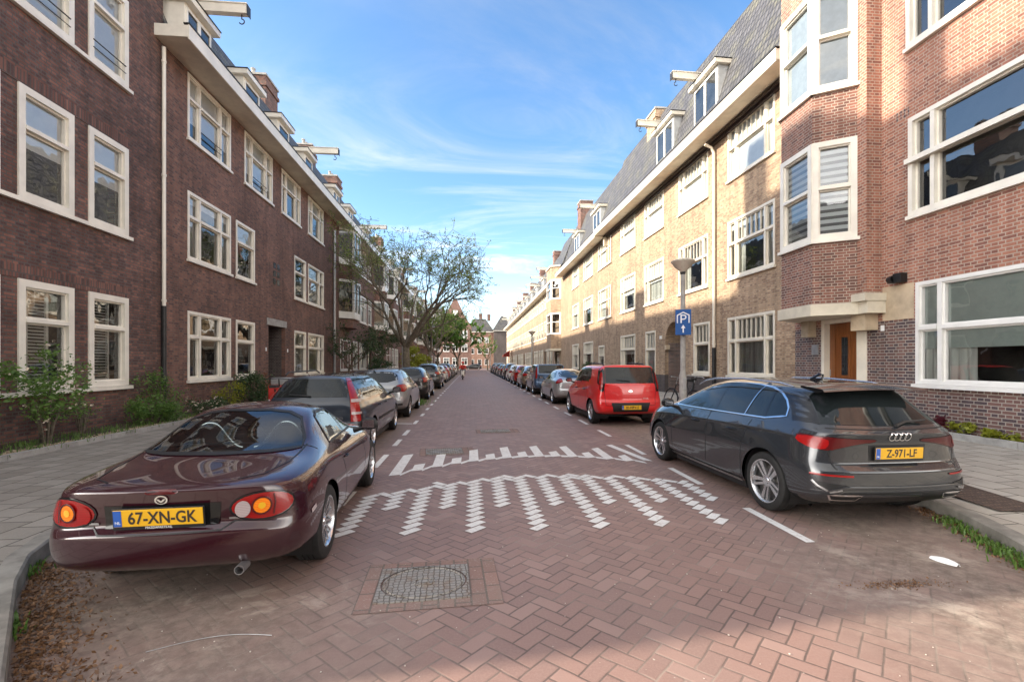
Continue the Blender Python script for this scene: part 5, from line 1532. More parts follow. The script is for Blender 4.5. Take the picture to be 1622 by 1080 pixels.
SPEC['suv']=dict(L=4.45,W=1.83,wr=.35,tw=.22,axles=(.85,3.48),arch=(.40,.40),lv=3,
 rows=[
 (.18,1.15,.60,1.13,.73,1.08,.80,.97,.86,.70,.87,.50,.76,.36),
 (.60,1.58,.54,1.51,.79,1.13,.86,1.02,.905,.72,.90,.46,.82,.30),
 (1.2,1.64,.58,1.57,.81,1.12,.88,1.0,.91,.70,.90,.42,.84,.27),
 (1.9,1.66,.60,1.585,.815,1.08,.88,.96,.91,.68,.90,.40,.84,.26),
 (2.5,1.60,.59,1.52,.81,1.06,.88,.94,.91,.66,.90,.40,.84,.26),
 (3.3,1.18,.70,1.13,.80,1.04,.87,.93,.91,.66,.90,.42,.84,.27),
 (3.8,1.08,.66,1.05,.77,.98,.84,.88,.89,.64,.89,.44,.81,.28),
 (4.25,.90,.55,.88,.65,.82,.72,.75,.79,.6,.80,.44,.70,.3)],
 rear={3:(.10,.12,1.07),4:(.07,.09,.95),5:(.02,.04,.66),6:(.0,.02,.5)},rdx={6:-.02,7:-.03},
 front={3:(4.36,4.33,.82),4:(4.40,4.37,.74),5:(4.45,4.42,.6),6:(4.44,4.41,.46)},
 crease=[(0,7,4,.3)],ringcrease=[(1,0,2,.5)])

def seams(c,side_lines,rear_lines=()):
    for pts in side_lines: c.ribbon('panel_gap','blackp',pts,90,.010,.0016,mirror=True,res=.06)
    for pts in rear_lines: c.ribbon('panel_gap','blackp',pts,0,.010,.0016,res=.05)
def handles(c,xs,z,mat):
    for x in xs:
        for sg in (1,-1):
            p=c.cast(Vector((x,0,z)),Vector((0,sg,0)),0)
            m=MB(); m.tube([(x-.09,p.y+sg*.006,z),(x-.05,p.y+sg*.034,z+.002),(x+.05,p.y+sg*.034,z+.004),(x+.09,p.y+sg*.006,z+.004)],[.010,.013,.013,.010],8)
            m.build('door_handle',mat,c.root,autos=50,uv=False)

def audi():
    pm=paint('graphite_metallic_paint',(.030,.034,.040),.35,.22,.05)
    c=Car(SPEC['audi'],'parked_car',(4.19,3.98,0),R(90+1.6),'dark grey hatchback nearest on the right with plate Z-971-LF',group=None,paint_mat=pm)
    c.wheels('twin5',rim=.243)
    # side glass with chrome surround
    sg=[(.62,1.03),(.70,1.20),(.98,1.345),(1.5,1.395),(2.1,1.385),(2.52,1.30),(3.10,1.01),(3.05,.985),(1.8,1.005)]
    c.patch('side_window','darkglass',sg,90,.003,.07,1,True)
    c.ribbon('window_trim','chrome',sg,90,.016,.006,True,1,True,res=.05)
    for a,b in (((1.30,1.00),(1.26,1.40)),((1.92,.99),(1.95,1.40)),):
        c.ribbon('window_pillar','blackg',[a,b],90,.07,.005,mirror=True)
    c.ribbon('window_pillar','blackg',[(.93,1.01),(1.02,1.36)],90,.035,.005,mirror=True)
    # rear glass
    rg=[(-.66,1.035),(-.52,1.33),(0,1.37),(.52,1.33),(.66,1.035),(0,1.02)]
    c.patch('rear_window','darkglass',rg,0,.004,.06,0)
    c.patch('rear_quarter_blade','blackg',[(.665,1.03),(.525,1.33),(.575,1.33),(.76,1.045)],0,.004,.05,0,True)
    # spoiler lip above the rear glass
    sp=MB(); n=14
    sec=[]
    for k in range(n+1):
        y=-.60+1.20*k/n; f=1-(y/.60)**2
        sec.append([(.30-.03*f,y,1.352+.022*f),(.33-.02*f,y,1.382+.03*f),(.62,y,1.408+.026*f),(.62,y,1.385+.02*f),(.40,y,1.342+.02*f)])
    for A,B in zip(sec,sec[1:]):
        for i in range(5): sp.face([A[i],A[(i+1)%5],B[(i+1)%5],B[i]])
    sp.face(sec[0]); sp.face(sec[-1][::-1])
    sp.build('roof_spoiler',pm,c.root,autos=40,uv=False)
    fin=MB(); fin.prism([(1.02,-.02),(1.18,-.012),(1.2,0),(1.18,.012),(1.02,.02)],1.44,1.47); fin.tube([(1.17,0,1.46),(1.05,0,1.515),(1.0,0,1.51),(1.01,0,1.46)],.014,6); fin.build('roof_antenna',M['blackg'],c.root,uv=False)
    # tail lamps
    c.patch('tail_light','red_l',[(.60,.93),(.66,.955),(.90,.945),(1.12,.93),(1.16,.88),(1.02,.81),(.86,.785),(.72,.79),(.64,.83)],42,.006,.04,1,True) if 0 else None
    tl=[(.245,.90),(.40,.905),(.62,.915),(.80,.925),(.90,.93),(.90,.87),(.80,.80),(.70,.79),(.60,.82),(.42,.86),(.27,.875)]
    c.patch('tail_light','dred_l',tl,14,.006,.035,1,True)
    c.ribbon('lamp_rim','blackg',tl,14,.010,.004,True,1,True,res=.04)
    c.patch('tail_light_core','red_l',[(.70,.905),(.90,.92),(.93,.865),(.84,.80),(.74,.80),(.70,.84)],18,.010,.03,1,True)
    c.patch('tail_light','dred_l',[(.20,.905),(.40,.925),(.44,.91),(.38,.855),(.26,.84),(.20,.85)],80,.006,.03,1,True)
    c.patch('plate_recess','blackp',[(-.31,.845),(.31,.845),(.30,.69),(-.30,.69)],0,.003,.05,0)
    c.plate('Z-971-LF',.070,.765,w=.52,tilt=-3,size=.108)
    
    # four linked rings
    for k in range(4):
        cy=(k-1.5)*.056; pts=[(cy+.034*math.cos(2*math.pi*i/24),.925+.034*math.sin(2*math.pi*i/24)) for i in range(24)]
        c.ribbon('ring_emblem','chrome',pts,0,.007,.008+.001*(k%2),True,0,res=.02)
    # bumper: dark lower band, vents, tips, reflectors
    c.patch('rear_diffuser','blackp',[(-.74,.355),(-.60,.40),(.60,.40),(.74,.355),(.62,.245),(-.62,.245)],0,.005,.05,0)
    c.ribbon('bumper_blade',pm,[(-.84,.40),(-.74,.405),(-.62,.445),(.62,.445),(.74,.405),(.84,.40)],0,.028,.012,res=.05)
    c.patch('bumper_vent','blackp',[(.56,.47),(.86,.50),(.80,.38),(.62,.42)],20,.006,.04,0,True)
    c.ribbon('bumper_reflector','red_l',[(.50,.555),(.86,.565)],22,.018,.008,mirror=True)
    ex=[(.74,.375),(.44,.375),(.48,.322),(.70,.322)]
    c.patch('exhaust_mouth','blackp',ex,0,.006,.04,0,True)
    c.ribbon('exhaust_trim','chrome',ex,0,.014,.010,True,0,True,res=.04)
    wp_=c.ribbon('tailgate_crease','blackg',[(-.64,.655),(.64,.655)],0,.012,.002)
    c.ribbon('vent_blade','alloyd',[(.60,.425),(.70,.40),(.80,.455),(.84,.50)],24,.018,.012,mirror=True,res=.03)
    c.ribbon('window_pillar','chrome',[(1.27,1.02),(1.25,1.37)],90,.012,.009,mirror=True)
    seams(c,[[(1.99,1.0),(1.98,.75),(2.02,.30)],[(2.98,.97),(3.02,.70),(2.98,.30)],[(1.10,.98),(1.16,.80),(1.22,.62),(1.23,.30),(1.3,.25)],[(1.23,.26),(3.0,.26)]],
          [[(-.72,.99),(-.70,.80),(-.66,.62),(-.60,.585),(.60,.585),(.66,.62),(.70,.80),(.72,.99)],[(-.66,1.0),(0,.985),(.66,1.0)]])
    c.ribbon('sill_trim','alloyd',[(1.25,.235),(3.05,.235)],90,.03,.012,mirror=True)
    handles(c,(1.42,2.28),.83,pm); c.mirrors(2.98,.99,M['blackg'])
    for sg_ in (1,-1):
        r=MB(); pts=[(.74,1.40),(.95,1.432),(1.6,1.458),(2.2,1.446),(2.5,1.40),(2.68,1.335)]
        r.tube([(x,sg_*(.60 if x>1 else .585),z-.012) for x,z in pts],[.008]+[.013]*4+[.008],8); r.build('roof_rail',M['alloy'],c.root,autos=60,uv=False)
    wp=MB(); wp.tube([(.12,-.02,1.03),(.16,-.16,1.06),(.165,-.40,1.075)],[.016,.013,.008],6); wp.build('rear_wiper',M['blackp'],c.root,uv=False)
    c.patch('headlight','clear_l',[(3.9,.78),(4.2,.72),(4.2,.64),(3.98,.66)],90,.004,.04,0,True)
    return c

def roadster():
    pm=paint('dark_burgundy_paint',(.030,.0035,.009),.12,.22,.05)
    sp=SPEC['roadster']
    rg=[(-.60,.935),(-.585,.985),(-.475,1.14),(-.35,1.19),(-.18,1.212),(.18,1.212),(.35,1.19),(.475,1.14),(.585,.985),(.60,.935),(.4,.924),(0,.920),(-.4,.924)]
    sg=[(1.42,.885),(1.50,1.13),(1.62,1.165),(2.05,1.155),(2.50,.885)]
    sp['holes']=[(rg,0),(sg,90)]
    c=Car(sp,'parked_car',(-1.99,3.02,0),R(90+3.2),'burgundy two seat roadster with hardtop nearest on the left, plate 67-XN-GK',paint_mat=pm)
    c.wheels('multi',rim=.212)
    g=c.patch('rear_window','carglass',rg,0,.004,.05,0)[0]
    c.ribbon('window_seal','blackp',rg,0,.016,.007,True,0,res=.04,parent=g,shift=.004)
    for o in c.patch('side_window','carglass',sg,90,.004,.05,0,True): pass
    c.ribbon('window_seal','blackp',sg,90,.020,.007,True,0,True,res=.04,shift=.004)
    c.ribbon('window_pillar','blackp',[(2.16,.90),(2.13,1.14)],90,.02,.008,mirror=True)
    # hardtop seam and chrome catches
    c.ribbon('hardtop_seal','blackp',[(1.02,.70),(.955,.60),(.925,.4),(.915,0),(.925,-.4),(.955,-.60),(1.02,-.70)],'top',.012,.003)
    for y in (.58,-.58):
        m=MB(); m.box(.93,1.0,y-.045,y+.045,.893,.925); m.build('hardtop_catch',M['chrome'],c.root,bevel=.008,uv=False)
    # boot lid gap
    c.ribbon('panel_gap','blackp',[(1.0,.62),(.60,.60),(.30,.53),(.20,.40)],'top',.013,.002)
    c.ribbon('panel_gap','blackp',[(1.0,-.62),(.60,-.60),(.30,-.53),(.20,-.40)],'top',.013,.002)
    c.ribbon('panel_gap','blackp',[(-.44,.72),(-.30,.775),(0,.785),(.30,.775),(.44,.72)],0,.006,.0015) if 0 else None
    c.ribbon('panel_gap','blackp',[(-.82,.612),(-.6,.60),(-.42,.60),(-.36,.56),(.36,.56),(.42,.60),(.6,.60),(.82,.612)],0,.010,.0015)
    # tail lamps: oval cluster with amber roundel, red outer, clear inner
    oval=lambda cx,cz,rx,rz,n=20:[(cx+rx*math.cos(2*math.pi*i/n),cz+rz*math.sin(2*math.pi*i/n)) for i in range(n)]
    A=24
    for o in c.patch('tail_light','red_l',oval(.595,.685,.185,.086),A,.006,.035,0,True): pass
    c.ribbon('lamp_rim','blackg',oval(.595,.685,.192,.093),A,.014,.006,True,0,True,res=.03)
    c.patch('indicator_lens','amber_l',oval(.585,.688,.052,.052),A,.014,.03,0,True)
    c.ribbon('lens_ring','dred_l',oval(.585,.688,.056,.056),A,.012,.016,True,0,True,res=.02)
    c.patch('lens_core','plate',oval(.585,.688,.022,.022),A,.017,.02,0,True)
    c.ribbon('lamp_divider','dred_l',[(.655,.755),(.665,.70),(.655,.62)],A,.010,.012,mirror=True)
    rv=c.patch('reverse_lens','clear_l',oval(.475,.675,.045,.056),A,.012,.03,0,True); rv[0].data.materials[0]=M['red_l']; rv[0].name='brake_lens'
    # plate recess and plate
    c.patch('plate_recess','blackg',[(-.345,.735),(.345,.735),(.335,.590),(-.335,.590)],0,.003,.05,0)
    c.plate('67-XN-GK',.042,.667,w=.52,tilt=-7,size=.110,font_sx=.80)
    text_mesh('plate_frame_text','MAZDAPARTS.NL',M['signwhite'],c.root,(.038,0,.602),.020,1,rot=(R(90),0,R(-90)))
    c.patch('high_stop_light','dred_l',[(-.10,.815),(-.08,.83),(.08,.83),(.10,.815),(.08,.804),(-.08,.804)],0,.004,.03,0)
    # badge: oval ring with swooping wings
    c.ribbon('emblem','chrome',oval(0,.768,.034,.027),0,.009,.010,True,0,res=.01)
    c.patch('emblem_wing','chrome',[(-.030,.777),(-.014,.775),(0,.763),(.014,.775),(.030,.777),(.012,.759),(0,.751),(-.012,.759)],0,.011,.01,0)
    c.patch('name_badge','alloyd',[(-.47,.628),(-.39,.628),(-.39,.614),(-.47,.614)],0,.006,.03,0)
    c.patch('name_badge','alloyd',[(.38,.628),(.44,.628),(.44,.614),(.38,.614)],0,.006,.03,0)
    c.patch('side_marker','clear_l',[(.40,.535),(.48,.555),(.48,.585),(.40,.565)],90,.006,.03,0,True)
    # exhaust at the right
    e=MB(); e.lathe([(.026,0),(.031,0),(.031,.10),(.026,.10)],20,axis='x',c=(.05,-.47,.29)); e.lathe([(.001,.07),(.026,.07)],16,axis='x',c=(.05,-.47,.29)); e.build('exhaust_tip',M['alloyd'],c.root,autos=50,uv=False)
    b=MB(); b.box(.45,.75,-.5,.5,.20,.27); b.build('underbody_tank',M['blackp'],c.root,bevel=.02,uv=False)
    # doors and handles
    seams(c,[[(1.60,.86),(1.585,.60),(1.60,.28),(1.68,.22)],[(2.62,.83),(2.64,.60),(2.60,.24)],[(1.68,.22),(2.60,.22)]])
    for sg_ in (1,-1):
        p=c.cast(Vector((1.70,0,.70)),Vector((0,sg_,0)),0)
        m=MB(); m.tube([(1.66,p.y+sg_*.004,.70),(1.68,p.y+sg_*.02,.70),(1.75,p.y+sg_*.02,.70),(1.77,p.y+sg_*.004,.70)],.009,8); m.build('door_handle',pm,c.root,autos=60,uv=False)
    c.mirrors(2.42,.90,M['blackp'])
    # cabin: seats, roll hoops, dash, wheel
    seats(c,1.62,.22,h=.52,sp=.33)
    for y in (.33,-.33):
        r=MB(); pts=[]
        for k in range(25):
            u=k/24; xx=(u-.5)*.56
            pts.append((1.36,y+xx,.86+.235*math.exp(-(abs(xx)/.165)**2.6)))
        r.tube(pts,.017,10); r.build('roll_hoop',M['alloy'],c.root,autos=60,uv=False)
    rbox(c,'dashboard','seat',2.35,2.62,-.66,.66,.60,.86,.05)
    rbox(c,'parcel_shelf','seat',1.12,1.45,-.62,.62,.74,.84,.02)
    sw=MB(); sw.lathe([(.17+.014*math.cos(a),.014*math.sin(a)) for a in [2*math.pi*i/8 for i in range(8)]],28,axis='x',closed=True)
    o=sw.build('steering_wheel',M['blackp'],c.root,autos=50,loc=(2.18,.33,.84),rot=(0,R(-22),0),uv=False)
    # a pale sunshade lying behind the left hand roll hoop is seen through the glass
    return c

def generic(kind,name,loc,rz,label,pm,plate=None,group=None,style='seven',tail=None,det=True,cat='car'):
    sp=SPEC[kind]; c=Car(sp,name,loc,rz,label,cat,group,pm)
    c.wheels(style)
    Z=sp['rows']; H=max(r[1] for r in Z)
    # side windows follow the greenhouse
    if kind=='wagon':
        sgl=[(.48,1.03),(.58,1.33),(.85,1.385),(2.55,1.375),(3.05,1.16),(3.30,1.0),(2.5,.99)]
        pil=[((1.12,1.0),(1.14,1.39)),((1.98,.99),(1.99,1.39)),((2.72,.99),(2.62,1.33))]
        rgl=[(-.66,1.07),(-.56,1.37),(.56,1.37),(.66,1.07)]
        lamps=[([(.67,.66),(.84,.66),(.80,1.02),(.68,1.38),(.60,1.38),(.66,1.05)],16)]
    elif kind=='boxy':
        sgl=[(.92,1.15),(.95,1.47),(1.3,1.535),(2.3,1.515),(2.75,1.30),(3.0,1.10),(1.9,1.12)]
        pil=[((1.12,1.12),(1.14,1.54)),((1.85,1.1),(1.86,1.54)),]
        rgl=[(-.66,1.12),(-.63,1.54),(.63,1.54),(.66,1.12)]
        lamps=[([(.74,.96),(.81,.96),(.83,1.12),(.80,1.40),(.74,1.42),(.72,1.15)],18)]
    elif kind=='fastback':
        sgl=[(.75,1.01),(1.1,1.20),(1.5,1.33),(2.2,1.35),(2.6,1.22),(3.1,.98),(1.9,.97)]
        pil=[((1.25,1.0),(1.3,1.30)),((1.95,.98),(1.98,1.36))]
        rgl=[(-.58,1.06),(-.50,1.30),(0,1.36),(.50,1.30),(.58,1.06)]
        lamps=[([(.50,.90),(.56,1.0),(.68,1.04),(.80,.98),(.84,.86),(.78,.84),(.62,.88)],30)]
    elif kind=='suv':
        sgl=[(.75,1.18),(.85,1.38),(1.2,1.53),(2.3,1.545),(2.75,1.38),(3.15,1.14),(2.0,1.13)]
        pil=[((1.12,1.15),(1.18,1.52)),((1.95,1.13),(1.98,1.55))]
        rgl=[(-.64,1.20),(-.54,1.50),(.54,1.50),(.64,1.20)]
        lamps=[([(.55,1.10),(.86,1.12),(.94,1.05),(.90,.93),(.70,.93),(.56,1.0)],22)]
    else:
        sgl=[(.72,1.06),(.85,1.25),(1.15,1.38),(1.6,1.425),(2.2,1.41),(2.6,1.28),(3.12,1.02),(1.9,1.01)]
        pil=[((1.15,1.03),(1.20,1.40)),((1.92,1.01),(1.95,1.44))]
        rgl=[(-.60,1.08),(-.50,1.37),(0,1.41),(.50,1.37),(.60,1.08)]
        lamps=[([(.52,.93),(.60,1.0),(.86,1.03),(.96,.98),(.92,.86),(.78,.80),(.62,.84)],28)]
    c.patch('side_window','darkglass',sgl,90,.003,.09,1 if det else 0,True)
    if det:
        for a,b in pil: c.ribbon('window_pillar','blackg',[a,b],90,.06,.005,mirror=True,res=.1)
    c.patch('rear_window','darkglass',rgl,0,.004,.08,1 if kind not in('wagon','boxy') else 0)
    for pts,ang in (tail or lamps):
        if det: c.ribbon('lamp_rim','blackg',pts,ang,.014,.005,True,1 if kind!='wagon' else 0,True,res=.05)
        c.patch('tail_light','red_l',pts,ang,.007,.05,1 if kind not in('wagon',) else 0,True)
    if det:
        x1,x2,x3=sp['axles'][0]+.36,2.0,sp['axles'][1]-.42
        zb=Z[3][5]
        seams(c,[[(x2,zb),(x2+.01,.35)],[(x3,zb-.02),(x3+.02,.6),(x3,.32)],[(x1+.02,zb),(x1+.05,.75),(x1+.12,.33)]],[[(-.70,Z[0][5]-.02),(-.66,.55),(.66,.55),(.70,Z[0][5]-.02)]])
        handles(c,(x1+.22,x2+.3),zb-.14,pm); c.mirrors(x3+.0,zb+.03,M['blackp'] if kind!='boxy' else pm)
        c.ribbon('bumper_strip','blackp',[(-.74,.44),(.74,.44)],0,.05,.006) if kind in('hatch','suv') else None
    if det and kind!='fastback':
        zw=Z[0][1]+.04; q=c.cast(Vector((0,0,zw)),Vector((-1,0,0)),.02); q2=c.cast(Vector((0,.36,zw+.03)),Vector((-1,0,0)),.015)
        wm=MB(); wm.tube([tuple(q),tuple(q2)],[.014,.008],5); wm.build('rear_wiper',M['blackp'],c.root,uv=False)
    if plate: c.plate(plate,-.004 if kind!='wagon' else .0,.50 if kind in('boxy',) else (.80 if kind!='wagon' else .78),tilt=-4,size=.10)
    return c
def recolour(root,mat):
    for ch in root.children:
        if ch.name.split('.')[0] in('body','door_handle'):
            ch.material_slots[0].link='OBJECT'; ch.material_slots[0].material=mat

def cars():
    M['darkglass']=plain('dark_car_glazing',(.012,.016,.017),.035,var=.2,vscale=2,spec=.5)
    audi(); roadster()
    v=generic('wagon','parked_car',(-2.70,7.68,0),R(90.6),'dark navy estate car with tall red tail lights, second on the left',paint('dark_navy_paint',(.012,.020,.034),.3,.3,.05),plate='24-HJ-ZD')
    # estate extras
    for sg_ in (1,-1):
        r=MB(); r.tube([(.62,sg_*.58,1.43),(.75,sg_*.585,1.48),(2.3,sg_*.60,1.495),(2.5,sg_*.60,1.44)],.014,8); r.build('roof_rail',M['blackp'],v.root,uv=False)
    v.ribbon('bumper_strip','alloyd',[(.16,.57),(.70,.57)],90,.09,.008,mirror=True)
    v.ribbon('side_moulding','blackp',[(1.45,.55),(3.25,.55)],90,.05,.008,mirror=True)
    v.patch('lamp_band','clear_l',[(.675,.98),(.835,.98),(.832,1.03),(.67,1.03)],16,.011,.04,0,True); v.patch('lamp_band','clear_l',[(.68,.78),(.845,.78),(.845,.82),(.68,.82)],16,.011,.04,0,True)
    text_mesh('model_letters','V70',M['chrome'],v.root,(.038,-.50,.72),.07,1)
    generic('hatch','parked_car',(-2.76,13.25,0),R(90.4),'silver grey hatchback with round red tail lights behind the navy estate',paint('silver_grey_paint',(.30,.31,.32),.6,.3,.08),plate='8-TFR-31')
    generic('hatch','parked_car',(-2.80,19.9,0),R(90.2),'black small hatchback between the silver hatchback and the white roofed car',paint('black_paint',(.018,.019,.021),.3,.3,.1),plate='NP-816-T')
    s=generic('suv','parked_car',(-2.84,28.3,0),R(90),'dark car with pale roof beside the yellow green shrub',paint('pearl_dark_paint',(.07,.075,.08),.5,.3,.08))
    k=generic('boxy','parked_car',(4.13,11.3,0),R(90+1.0),'bright red boxy hatchback with dark rear window and black bumper insert',paint('bright_red_paint',(.66,.008,.010),.05,.3,.06))
    k.patch('bumper_insert','blackp',[(-.52,.62),(.52,.62),(.46,.38),(-.46,.38)],0,.006,.05,0)
    k.plate('81-NRV-5',-.012,.50,tilt=-3,size=.10)
    k.patch('pillar_blade','blackg',[(.665,1.12),(.635,1.54),(.725,1.54),(.785,1.13),(.79,.92),(.72,.90),(.70,.96)],0,.004,.05,0,True)
    k.patch('quarter_window','darkglass',[(.30,1.05),(.50,1.12),(.60,1.46),(.42,1.44)],75,.004,.04,0,True)
    oval=[(.05*math.cos(2*math.pi*i/20),.915+.026*math.sin(2*math.pi*i/20)) for i in range(20)]
    k.patch('emblem','chrome',oval,0,.008,.02,0); text_mesh('model_letters','SOUL',M['chrome'],k.root,(.035,-.40,.73),.06,1)
    for sg_ in (1,-1):
        r=MB(); r.tube([(.55,sg_*.56,1.585),(.68,sg_*.565,1.63),(1.75,sg_*.575,1.645),(1.9,sg_*.58,1.60)],.018,8); r.build('roof_rail',M['blackp'],k.root,uv=False)
    generic('fastback','parked_car',(4.10,17.25,0),R(90.6),'silver hybrid fastback parked ahead of the red boxy car',paint('silver_paint',(.42,.43,.44),.6,.3,.08))
    generic('boxy','parked_car',(4.10,22.8,0),R(90.3),'blue tall hatchback ahead of the silver fastback',paint('steel_blue_paint',(.05,.10,.19),.5,.3,.08),tail=[([(.72,.85),(.83,.85),(.82,1.10),(.80,1.42),(.74,1.44),(.72,1.12)],18)])
    b=generic('hatch','parked_car',(4.08,28.1,0),R(90),'beige brown hatchback ahead of the blue tall car',paint('champagne_paint',(.27,.215,.165),.5,.3,.08))
    cols={'r':paint('deep_red_paint',(.38,.015,.015),.3,.3,.06),'k':paint('charcoal_paint',(.022,.024,.028),.4,.3,.1),'w':paint('white_car_paint',(.62,.62,.60),0,.3,.06),'g':paint('mid_grey_paint',(.12,.125,.13),.5,.3,.08),'b':paint('dark_blue_paint',(.02,.04,.09),.4,.3,.08)}
    far=[(3.80,33.0,b,'r','small red hatchback ahead of the beige brown one'),(3.82,38.4,b,'w','white hatchback ahead of the small red one'),(3.82,43.6,s,'k','black high car two places beyond the small red hatchback'),(3.82,49.2,b,'k','black hatchback beyond the black high car'),
         (3.82,54.6,b,'g','dark grey hatchback fourth beyond the small red one'),(3.82,60.0,s,'k','black high car fifth beyond the small red one'),(3.82,66,b,'b','dark blue hatchback far along the right kerb'),(3.82,72,s,'k','farthest black high car along the right kerb'),
         (-2.75,36.5,b,'w','white hatchback on the left beside the yellow green shrub end'),(-2.75,42.0,b,'r','red hatchback far along the left kerb'),(-2.75,47.6,s,'g','grey high car far along the left kerb'),(-2.75,54,b,'k','black hatchback far along the left kerb'),(-2.75,62,b,'w','farthest white hatchback along the left kerb')]
    for (x,y,src,cm,lab) in far:
        o=copy_tree(src.root if hasattr(src,'root') else src)
        o.location=(x*1.07,y*1.011,0); o['label']=lab; o['group']='cars parked far along the kerb'
        recolour(o,cols[cm])
    # car crossing the far end of the street
    o=copy_tree(b.root); o.location=(2.6,112,0); o.rotation_euler=(0,0,R(178)); o['label']='dark car standing across the far end of the street'; recolour(o,cols['k'])
# ------------------------------------------------------------------ vegetation
def leaf_mat(name,c1,c2,trans=.35):
    m,t,b=new_mat(name)
    oi=t.node('ShaderNodeNewGeometry').outputs['Random Per Island']
    col=t.mix(oi,c1,c2)
    t.put(b.inputs['Base Color'],col); b.inputs['Roughness'].default_value=.55
    tr=t.node('ShaderNodeBsdfTranslucent'); t.put(tr.inputs['Color'],t.mix(.5,col,tuple(min(1,c*1.8) for c in c2)))
    mx=t.node('ShaderNodeMixShader'); mx.inputs[0].default_value=trans
    t.l.new(b.outputs[0],mx.inputs[1]); t.l.new(tr.outputs[0],mx.inputs[2]); t.l.new(mx.outputs[0],t.n['Material Output'].inputs[0])
    return m
def leaf(mb,p,size,r):
    a=Vector((r.uniform(-1,1),r.uniform(-1,1),r.uniform(-.6,.6))).normalized()
    b=a.cross(Vector((r.uniform(-1,1),r.uniform(-1,1),r.uniform(.2,1)))).normalized()*size*.28
    a=a*size*.5; q=p
    mb.face([q-a,q+b*.9-a*.1,q+a,q-b-a*.1])
def tree(name,loc,height,spread,seed,trunk_h,label,leafm,nleaf=9,lsize=.07,trunk_r=.17,levels=5,lean=0,group=None,first=3,density=1.0,up=.55):
    r=random.Random(seed)
    root=empty(name,loc,r.uniform(0,6),label=label,cat='tree',group=group)
    br=MB(); lv=MB(); twigs=[]
    def grow(p,d,L,rad,level):
        n=4 if level<2 else 3
        pts=[p]; rads=[rad]; q=p
        dd=d.copy()
        for i in range(n):
            dd=(dd+Vector((r.uniform(-.22,.22),r.uniform(-.22,.22),r.uniform(-.10,.16)))*(.6 if level<2 else 1)).normalized()
            q=q+dd*(L/n); pts.append(q); rads.append(max(.011,rad*(1-.42*(i+1)/n)))
        br.tube(pts,rads,7 if level<2 else (5 if level<3 else 3),cap=False)
        if level>=levels:
            twigs.append(pts); return
        kids=r.choice((2,3)) if level>0 else first
        # side shoots
        for i in range(1,n+1):
            if i==n or (level>=1 and r.random()<.55*density):
                k=kids if i==n else 1
                for j in range(k):
                    az=r.uniform(0,2*math.pi) if i<n else (2*math.pi*j/k+r.uniform(-.6,.6))
                    spreada=r.uniform(.45,.85) if level>0 else r.uniform(.55,.75)
                    o=dd.orthogonal().normalized(); o.rotate(Matrix.Rotation(az,3,dd)); 
                    nd=(dd*math.cos(spreada)+o*math.sin(spreada))
                    nd.z=nd.z*.75+(.22 if level<3 else .05)
                    hx=math.hypot(pts[i].x,pts[i].y)/spread
                    if hx>.75: nd.x-=pts[i].x/spread*.5; nd.y-=pts[i].y/spread*.5
                    if pts[i].z>height*.9: nd.z-=.5
                    nd.normalize()
                    grow(pts[i],nd,L*r.uniform(.60,.82),rads[i]*(.85 if i==n else .66),level+1)
    pts=[Vector((0,0,-.1)),Vector((.02,0,.12)),Vector((r.uniform(-.05,.05),0,trunk_h*.5)),Vector((lean,r.uniform(-.05,.05),trunk_h))]
    tk=MB(); tk.tube(pts,[trunk_r*1.35,trunk_r*1.1,trunk_r,trunk_r*.85],12)
    tr=tk.build('trunk',M['bark'],root,smooth=True,uv=False)
    for j in range(first):
        a=2*math.pi*j/first+r.uniform(-.3,.3); el=R(r.uniform(38,58))
        d=Vector((math.cos(a)*math.cos(el),math.sin(a)*math.cos(el),math.sin(el)))
        grow(pts[-1]-Vector((0,0,.08)),d,(height-trunk_h)*.42,trunk_r*.62,1)
    # scale crown into its envelope
    mx=max(math.hypot(v[0],v[1]) for v in br.v); mz=max(v[2] for v in br.v)
    sx=spread/mx; sz=(height-trunk_h)/(mz-trunk_h)
    f=lambda v:(v[0]*(1+(sx-1)*min(1,max(0,(v[2]-trunk_h)/1.0))),v[1]*(1+(sx-1)*min(1,max(0,(v[2]-trunk_h)/1.0))),trunk_h+(v[2]-trunk_h)*sz if v[2]>trunk_h else v[2])
    br.v=[f(v) for v in br.v]
    br.build('branches',M['bark'],tr,uv=False)
    for tw in twigs:
        for _ in range(nleaf):
            i=r.randrange(len(tw)-1); a,b=tw[i],tw[i+1]; p=a.lerp(b,r.random())
            p=Vector(f(p))+Vector((r.gauss(0,.07),r.gauss(0,.07),r.gauss(0,.07)))
            leaf(lv,p,lsize*r.uniform(.6,1.3),r)
    lv.build('crown',leafm,root,uv=False)
    return root
